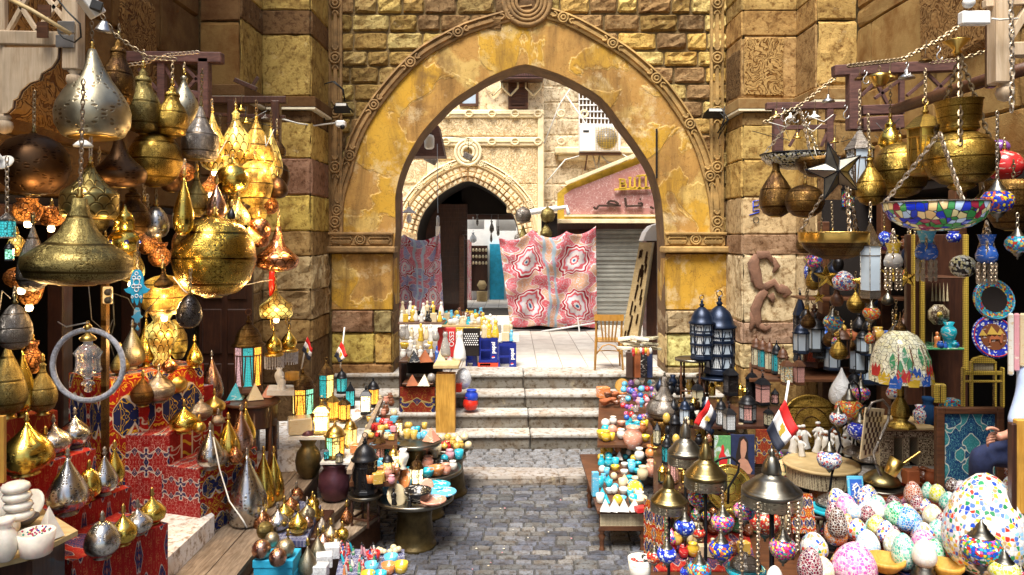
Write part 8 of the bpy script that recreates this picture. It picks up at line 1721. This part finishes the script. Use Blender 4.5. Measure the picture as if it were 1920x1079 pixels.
 # mosaic eggs
slab('egg_table','cloth covered table under the mosaic eggs','table',[(1505,1140),(1990,1140),(1990,905),(1640,905)],.93,.05,'dark_print')
EG=[(1845,883,1075,146,'egg_multi','giant egg of white and multicolour chips, largest by far'),(1826,859,897,40,'egg_lilac','pale lilac egg behind the giant one'),(1878,846,892,44,'egg_rust','rust and brown egg behind the giant one'),(1862,866,895,34,'egg_mint','pale mint egg tucked behind the giant one'),(1714,901,947,34,'egg_rust','rust brown egg at the back left of the giant one'),(1739,903,937,22,'egg_mint','small light green egg at the back'),(1758,906,942,32,'egg_yellow','yellow egg at the back of the pile'),(1787,896,922,26,'egg_dark','dark chipped egg beside the giant one'),(1803,900,926,30,'egg_lilac','small lilac egg touching the giant one'),(1778,920,958,34,'egg_mint','mint and white egg left of the giant one'),(1721,927,958,26,'egg_wine','wine chip egg below the rust one'),(1737,935,966,24,'egg_bluedot','navy dotted egg in the middle of the pile'),(1749,944,984,37,'egg_cream','cream and green egg in the middle of the pile'),(1766,959,1000,27,'egg_wine','dark wine egg touching the giant one'),(1646,939,974,32,'egg_white','plain white smooth egg at the back left'),(1682,939,988,42,'egg_green','green chipped egg in the left half of the pile'),(1703,949,994,50,'egg_blue','blue chipped egg right of the green one'),(1602,942,974,28,'egg_sky','pale sky egg at the left of the pile'),(1627,946,978,30,'egg_wine','wine egg between sky and white ones'),(1560,941,980,26,'egg_wine','wine egg at the far left of the pile'),(1570,950,1008,36,'egg_dark','large dark brown chipped egg at the left'),(1588,962,1004,26,'egg_orange','orange egg at the left of the pile'),(1608,972,1012,36,'egg_multi','small white multicolour egg right of the orange one'),(1644,964,1002,34,'egg_yellow','yellow green egg in the left half'),(1628,993,1042,44,'egg_sky','sky and white egg in front of the yellow one'),(1661,975,1018,34,'egg_bluedot','navy and white dotted egg in the middle'),(1677,990,1042,40,'egg_cream','pearl cream egg in the middle front'),(1698,998,1066,46,'egg_mint','tall mint chipped egg at the front'),(1733,977,1030,42,'egg_multi','white egg with blue and red chips right of the middle'),(1720,988,1018,26,'egg_wine','small wine egg behind the mint one'),(1601,1013,1092,80,'egg_pink','big pink and magenta egg at the bottom edge'),(1545,1043,1090,42,'egg_cream','cream egg at the bottom edge left of the pink one'),(1518,1022,1090,48,'egg_wine','large wine red egg at the bottom left of the pile'),(1527,996,1048,52,'egg_multi','white multicolour egg above the wine red one'),(1898,890,930,34,'egg_bluedot','blue chipped egg behind the giant one at the right'),(1452,1060,1095,30,'egg_white','small white egg left of the magenta globe')]
for (u,vt,vb,w,m,l)in EG:
 zt=.95 if vb>1035 else .97+(1035-vb)*.0012
 c=G(u,vb,zt);r=w/F*c.y/2;h=(vb-vt)/F*c.y*.97;e=E('mosaic_egg',l,'egg',c,'mosaic egg lamps',tilt=(R(-.08,.08),R(-.08,.08),R(0,6)))
 mb=MB();mb.lathe([(a*r,b*h)for a,b in PROF['egg']],32 if w>60 else 22);mb.build('egg_shell',m,e)
 if w in (42,40,46,146):mb=MB();mb.lathe([(r*.4,-.01),(r*.5,0),(r*.45,.02)],20);mb.build('foot_ring','pewter',e)
e=lamp('white cracked glass egg lamp on a ringed metal foot','egg',1733,1010,1062,44,4.7,'egg_white',name='egg_lamp',cat='egg lamp',fin=False,foot=False);s=4.7/F;mb=MB();mb.lathe([(24*s,-22*s),(22*s,-16*s),(18*s,-14*s),(19*s,-8*s),(15*s,-6*s),(16*s,0),(12*s,3*s)],24);mb.build('metal_foot','antique',e)
turk('red, blue and gold mosaic globe lamp in front of the giant egg',1840,1030,74,4.0,'lamp_multi');turk('yellow and white mosaic lamp with a dark cap at the bottom right',1883,1072,56,3.9,'egg_yellow');turk('small dark capped lamp at the bottom right corner',1914,1078,26,3.9,'lamp_multi')
for (u,v,w,l)in ((1660,1060,70,'brown wooden ring handle by the mint egg'),(1775,1070,60,'brown polished wooden bowl at the bottom edge')):piece(l,'dish',u,v-14,v+10,w,'yellow_wood',z=.95,name='wooden_bowl',cat='bowl',seg=24)
e=E('calligraphy_tile','blue and white calligraphy tile leaning by the eggs','tile',P(1608,950,5.9));s=5.9/F;T_=ROT(-.2,4,'X');mb=MB();mb.box(-16*s,14*s,-.01,.01,0,55*s,T_,bev=.004);mb.build('tile','ceramic_sky',e);mb=MB();mb.box(-12*s,10*s,-.014,-.01,6*s,49*s,T_);mb.build('panel','ceramic_blue',e)
mb=MB();mb.tube([T_@Vector((a*s,-.018,b*s))for a,b in ((-8,14),(-4,26),(-7,36),(0,42),(5,34),(1,26),(6,18),(0,12),(-5,18))],.006,5);mb.tube([T_@Vector((a*s,-.018,b*s))for a,b in ((-9,30),(2,38),(8,28))],.005,5);mb.build('white_script','flag_white',e)
row('near the calligraphy tile',['pot','block','jar'],['terracotta','terracotta','brown'],1690,1752,905,5,22,1.2,z=1.0,group='wooden camels and pots',cat='wooden figure')
e=E('cloth_cover','colourful appliqued cloth hanging between pottery table and lamps','cloth',P(1222,1040,6.5));a=P(1207,1050,6.6);b=P(1245,950,6.4);mb=MB();mb.add([a,(b.x,b.y,a.z),b,(a.x,a.y,b.z)],[(0,1,2,3)]);o=loc(mb.build('cloth','applique_bright',uv=(tuple(a),(b.x-a.x,b.y-a.y,0),(0,0,b.z-a.z))),e);o.modifiers.new('t','SOLIDIFY').thickness=.006
o=piece('white basin of knobs and rings at the bottom of the pottery side','cup',1200,1046,1085,46,'ceramic_white',z=.5,name='basin',seg=24)
for i in range(10):mb=MB();a=R(0,6.3);mb.lathe([(0,0),(.02,.01),(.02,.03),(0,.04)],8,TRN((cos(a)*.05,sin(a)*.05,.11+R(0,.02))));mb.build('knob',['red_plastic','rubber','white_paint'][i%3],o)
slab('lamp_platform','dark low platform under the domed floor lamps','platform',[(1215,1090),(1500,1090),(1500,965),(1222,965)],.25,.1,'brown_wood');slab('red_carpet','dark red patterned carpet under the lamps','carpet',[(1225,1070),(1420,1070),(1400,985),(1235,985)],.262,.01,'carpet_print')
row('on the platform between the lamp poles',['pot','jar','block','globe','figurine'],['gold','brown','cream','terracotta','yellow','red'],1235,1400,1040,9,20,1.2,z=.27,group='goods between the poles');row('on the platform behind the lamp poles',['pot','jar','figurine','globe'],['gold','brown','black','cream','green'],1235,1500,1000,12,22,1.2,z=.27,group='goods between the poles')
row('behind the domed lamps',['pot','jar','disc','globe'],['yellow','gold','brown','black_iron','pink'],1240,1500,935,12,26,1.2,z=.5,group='goods behind the domes');row('behind the largest dome',['jar','pot','block'],['black_iron','green','orange','brown'],1490,1650,930,8,28,1.2,z=.6,group='goods behind the domes')
row('on the dark shelves of the curio shop',['jar','vase','pot'],['brown','gold','blue','terracotta','black_iron'],1520,1700,640,12,20,1.3,Y=9.4,group='goods in the shop depth');row('high on the shelves of the curio shop',['jar','globe','pot'],['gold','red','brown','purple','black_iron'],1520,1720,470,12,24,1.3,Y=9.4,group='goods in the shop depth')
for v in (642,560,472):mb=MB();a=P(1510,v,9.3);b=P(1725,v+4,9.3);mb.box(a.x,b.x,9.3,9.8,b.z,a.z);tag(mb.build('shop_shelf','brown_wood'),'dark shelf in the depth of the curio shop','shelf','shelves in the shop depth')
# seated man at the right edge: knee, forearm, hand
def skin(name,mat_,verts,edges,radii,parent,root=0,sub=2):
 me=bpy.data.meshes.new(name);me.from_pydata(verts,edges,[]);o=bpy.data.objects.new(name,me);C.objects.link(o);o.parent=parent
 sk=o.modifiers.new('s','SKIN');sk.use_smooth_shade=True ;o.modifiers.new('u','SUBSURF').levels=sub;o.modifiers['u'].render_levels=sub
 for i,r in enumerate(radii):me.skin_vertices[0].data[i].radius=(r,r);me.skin_vertices[0].data[i].use_root=(i==root)
 me.materials.append(M[mat_]);return o
mn=E('person','seated man in pale blue shirt and dark jeans, hand resting on his knee','person',P(1960,900,5.3));b0=mn.location
L_=lambda u,v,Y:tuple(P(u,v,Y)-b0)
skin('body','skin',[L_(1962,800,5.6),L_(1965,700,5.55),L_(1962,610,5.5),L_(1960,570,5.45),L_(1958,530,5.4),L_(1930,625,5.35),L_(1925,740,5.2),L_(1898,812,5.1),L_(1880,818,5.08),L_(1868,820,5.06)],[(0,1),(1,2),(2,3),(3,4),(2,5),(5,6),(6,7),(7,8),(8,9)],[.14,.15,.13,.06,.1,.06,.05,.032,.028,.036],mn)
skin('jeans','jeans',[L_(1975,850,5.6),L_(1930,850,5.35),L_(1838,855,5.15),L_(1840,930,5.3),L_(1850,1010,5.35)],[(0,1),(1,2),(2,3),(3,4)],[.16,.12,.085,.075,.06],mn)
skin('shirt','shirt',[L_(1965,810,5.6),L_(1967,700,5.55),L_(1964,615,5.5),L_(1932,620,5.35),L_(1928,735,5.18),L_(1902,802,5.1)],[(0,1),(1,2),(2,3),(3,4),(4,5)],[.17,.175,.15,.085,.075,.058],mn)
for k in range(4):
 u0,v0=1866-k*1.5,812+k*5;sz=(.95,1.05,1,.85)[k]
 skin('finger','skin',[L_(u0+3,v0,5.05),L_(u0-6*sz,v0+1,5.02),L_(u0-12*sz,v0+5,5.03),L_(u0-11*sz,v0+10,5.08)],[(0,1),(1,2),(2,3)],[.012,.0105,.0095,.008],mn,sub=1)
skin('thumb','skin',[L_(1872,808,5.03),L_(1862,803,5.0),L_(1854,803,5.0),L_(1849,807,5.0)],[(0,1),(1,2),(2,3)],[.014,.012,.011,.009],mn,sub=1)
mb=MB();mb.lathe([(0,-.12),(.07,-.09),(.1,0),(.1,.06),(.06,.11),(0,.12)],16,TRN(Vector(L_(1958,515,5.42))));mb.build('hair','hair',mn)
e=E('wooden_chest','dark brown and orange wooden post furniture at the right edge','furniture',P(1912,950,4.6));sbox(1898,1908,795,965,4.6,.05,'dark_wood','edge_strip',e);sbox(1908,1960,788,965,4.62,.05,'yellow_wood','side_panel',e)
# more goods where the photograph is crowded
DKM=['black_iron','iron','brass_dark','antique','bronze_dark','blue_iron','brass']
for i in range(34):
 u=R(1500,1725);v=R(520,640)if i%2 else R(430,520);Y=R(7.2,8.8);k=random.choice(['egg','pear','onion','globe']);w=R(18,34);m=random.choice(DKM+['lamp_pink','lamp_blue','lamp_orange'])
 lamp('small %s %s-shaped lamp hanging in the dark curio shop'%(m.replace('_',' ').replace('lamp','mosaic').replace('iron','iron'),k),k,u,v,v+w*1.3,w,Y,m,top=v-R(20,60),name='pendant_lamp',group='dim lamps in the curio shop',seg=14)
for i in range(16):
 u=R(1500,1700);v=R(650,760);w=R(24,38)
 lantern('dark openwork lantern standing in the depth behind the swan neck lamps',u,v-w*2,v,w,[random.choice(['pane_teal','pane_cream','frost_glass','pane_pink','black_weave'])],Y=R(7.8,8.8),n=6,fm=random.choice(['black_iron','blue_iron','brown_wood']),detail=False,group='dim lanterns in the depth')
for i in range(26):
 u=R(395,545);v=R(245,420);w=R(22,40);k=random.choice(['tear','onion','pear','globe']);m=random.choice(['brass_dark','copper','lit_copper','brass','lit_brass','bronze_dark'])
 if u>500 and v>330:u-=60
 lamp('small %s %s-shaped lamp packed behind the glowing row'%(m.replace('_',' '),k),k,u,v,v+w*1.35,w,R(7.4,8.0),m,top=v-30,group='packed lamps behind the glowing row',seg=14)
for i in range(14):
 u=R(140,380);v=R(280,470);w=R(26,44);k=random.choice(['tear','onion','pear','egg']);m=random.choice(['brass_dark','bronze_dark','pewter','brass_olive','lit_copper'])
 lamp('dim %s %s-shaped lamp in the dark behind the big left lamps'%(m.replace('_',' '),k),k,u,v,v+w*1.4,w,R(6.6,7.4),m,top=v-50,group='dim lamps behind the big left ones',seg=14)
for (v,n,w,z,u0,u1)in ((975,10,20,.5,1225,1400),(955,8,24,.55,1340,1500),(900,9,22,.6,1235,1330),(870,7,22,.7,1395,1470),(1020,7,22,.35,1240,1320),(1000,6,30,.4,1480,1545)):
 row('crowded between the domed lamps',['pot','jar','egg','vase','onion','globe'],['brass_dark','black_iron','gold','brown','lamp_multi','lamp_pink','cream','brass','antique','copper'],u0,u1,v,n,w,1.3,z=z,group='metal goods between the domed lamps')
for (v,n,w,u0,u1)in ((740,9,16,1235,1310),(772,9,16,1240,1330),(705,6,14,1355,1410)):
 row('in the dark crowd by the iron lanterns',['onion','jar','tall','vase'],['black_iron','blue_iron','brass','gold','brass_dark','black_iron'],u0,u1,v,n,w,1.6,z=1.0,group='dark crowd by the iron lanterns')
for (v,n,w,u0,u1,z)in ((905,5,15,690,740,.75),(760,6,13,690,742,.97),(778,7,13,668,742,.97),(845,8,13,655,700,.86)):
 row('in the back rows by the left pier',['pot','cup','globe','vase','block'],['coral','gold','sky','pink','cream','brown','orange'],u0,u1,v,n,w,1.2,z=z,group='back rows by the left pier')
for (u,v,w)in ((1478,905,50),(1505,900,36),(1490,870,30)):piece('leaded glass ball shade behind the largest dome','globe',u,v-w*.9,v,w,'bowl_glass',z=.75,name='glass_shade_ball',cat='lamp shade',group='leaded glass balls',seg=24)
for i in range(16):
 u=R(880,1100);v=R(925,1070);c=G(u,v,.022);mb=MB();s=R(.006,.014);mb.lathe([(0,0),(s,.001),(s*.8,.004),(0,.005)],6,TRN(c));tag(mb.build('paper_scrap',random.choice(['paper','ceramic_pink','ceramic_white'])),'tiny scrap of litter on the setts','litter','scraps of litter')
for (u,v,w,h,m,l)in ((1508,1000,44,70,'applique_bright','colourful painted board leaning left of the eggs'),(1478,960,30,50,'painting_garden','green painted board behind the largest dome')):
 c=P(u,v,5.6);s=5.6/F;e=E('painted_board',l,'board',c);mb=MB();T_=ROT(-.3,4,'X');mb.box(-w*s/2,w*s/2,-.01,.01,0,h*s,T_);mb.build('board',m,e,uv=((-w*s/2,0,0),(w*s,0,0),(0,0,h*s)))
for (u,v,w,z)in ((1530,960,34,.8),(1500,930,30,.8),(1640,925,40,.85)):stool('dark turned stool beside the eggs',u,v,w*1.6,z,m='dark_wood',tm='dark_wood')
for i in range(22):
 u=R(1560,1770);v=R(958,1078);w=R(28,46);m=random.choice(['egg_wine','egg_dark','egg_blue','egg_mint','egg_pink','egg_sky','egg_orange','egg_green','egg_bluedot','egg_rust'])
 c=G(u,v,.94);r=w/F*c.y/2;e=E('mosaic_egg','%s chip egg filling the pile between the larger ones'%m[4:],'egg',c,'mosaic egg lamps',tilt=(R(-.3,.3),R(-.3,.3),R(0,6)));mb=MB();mb.lathe([(a*r,b*r*2.5)for a,b in PROF['egg']],20);mb.build('egg_shell',m,e)
for (u,vt,vb,w,z,m,k,l)in ((268,706,762,44,1.64,'brass_dark','onion','dark brass onion lamp at the left end of the middle step'),(225,655,704,34,1.9,'brass_olive','tear','olive drop lamp at the left end of the tall red box'),(318,668,700,30,1.9,'copper','onion','small copper onion lamp at the right end of the tall red box'),(365,640,690,30,1.89,'brass_bright','tear','small gold drop lamp at the far corner of the tall red box'),(415,835,872,30,1.15,'silver_plain','onion','small silver onion lamp between the drops on the front step'),(442,835,870,26,1.15,'copper','onion','small copper onion lamp between the drops on the front step'),(160,905,945,30,1.25,'copper','onion','small copper onion lamp on the middle red box'),(30,840,895,36,1.5,'brass_dark','tear','dark brass drop lamp half behind the fat gold onion'),(85,815,872,34,1.5,'brass_bright','tear','gold drop lamp between the fat gold and silver onions'),(448,925,985,40,.52,'brass_olive','onion','olive onion lamp beside the giant silver teardrop'),(492,950,1000,34,.52,'copper','onion','copper onion lamp in front of the tall gold drops')):
 lamp(l,k,u,vt,vb,w,None,m,z=z,name='table_lamp',group=GS,seg=22)
for (u,v0,v1,w,m,l)in ((590,940,980,26,'brass_bright','gold'),(604,968,998,22,'silver_plain','silver'),(650,950,985,24,'copper','copper'),(540,1005,1040,26,'brass_olive','olive')):lamp('small %s drop lamp standing on the planks'%l,'tear',u,v0,v1,w,None,m,z=.45,name='table_lamp',group=GS,seg=18)
# labels: look-alikes are told apart by their place
bpy.context.view_layer.update()
ORD=['first','second','third','fourth','fifth','sixth','seventh','eighth','ninth','tenth','eleventh','twelfth','thirteenth','fourteenth','fifteenth','sixteenth']
by={}
for o in S.objects:
 if o.parent is None and 'label' in o and o.get('kind')!='structure':by.setdefault(o['label'],[]).append(o)
for l,os_ in by.items():
 if len(os_)<2:continue
 for o in os_:o['_u']=o.matrix_world.translation.x/max(.1,o.matrix_world.translation.y)
 os_.sort(key=lambda o:o['_u'])
 n=len(os_)
 for i,o in enumerate(os_):
  if n==2:s=('left one','right one')[i]
  elif i==0:s='leftmost'
  elif i==n-1:s='rightmost'
  else:s=(ORD[i]if i<16 else str(i+1)+'th')+' from left'
  o['label']=l+', '+s;del o['_u']
for o in list(S.objects):
 if '_u' in o:del o['_u']
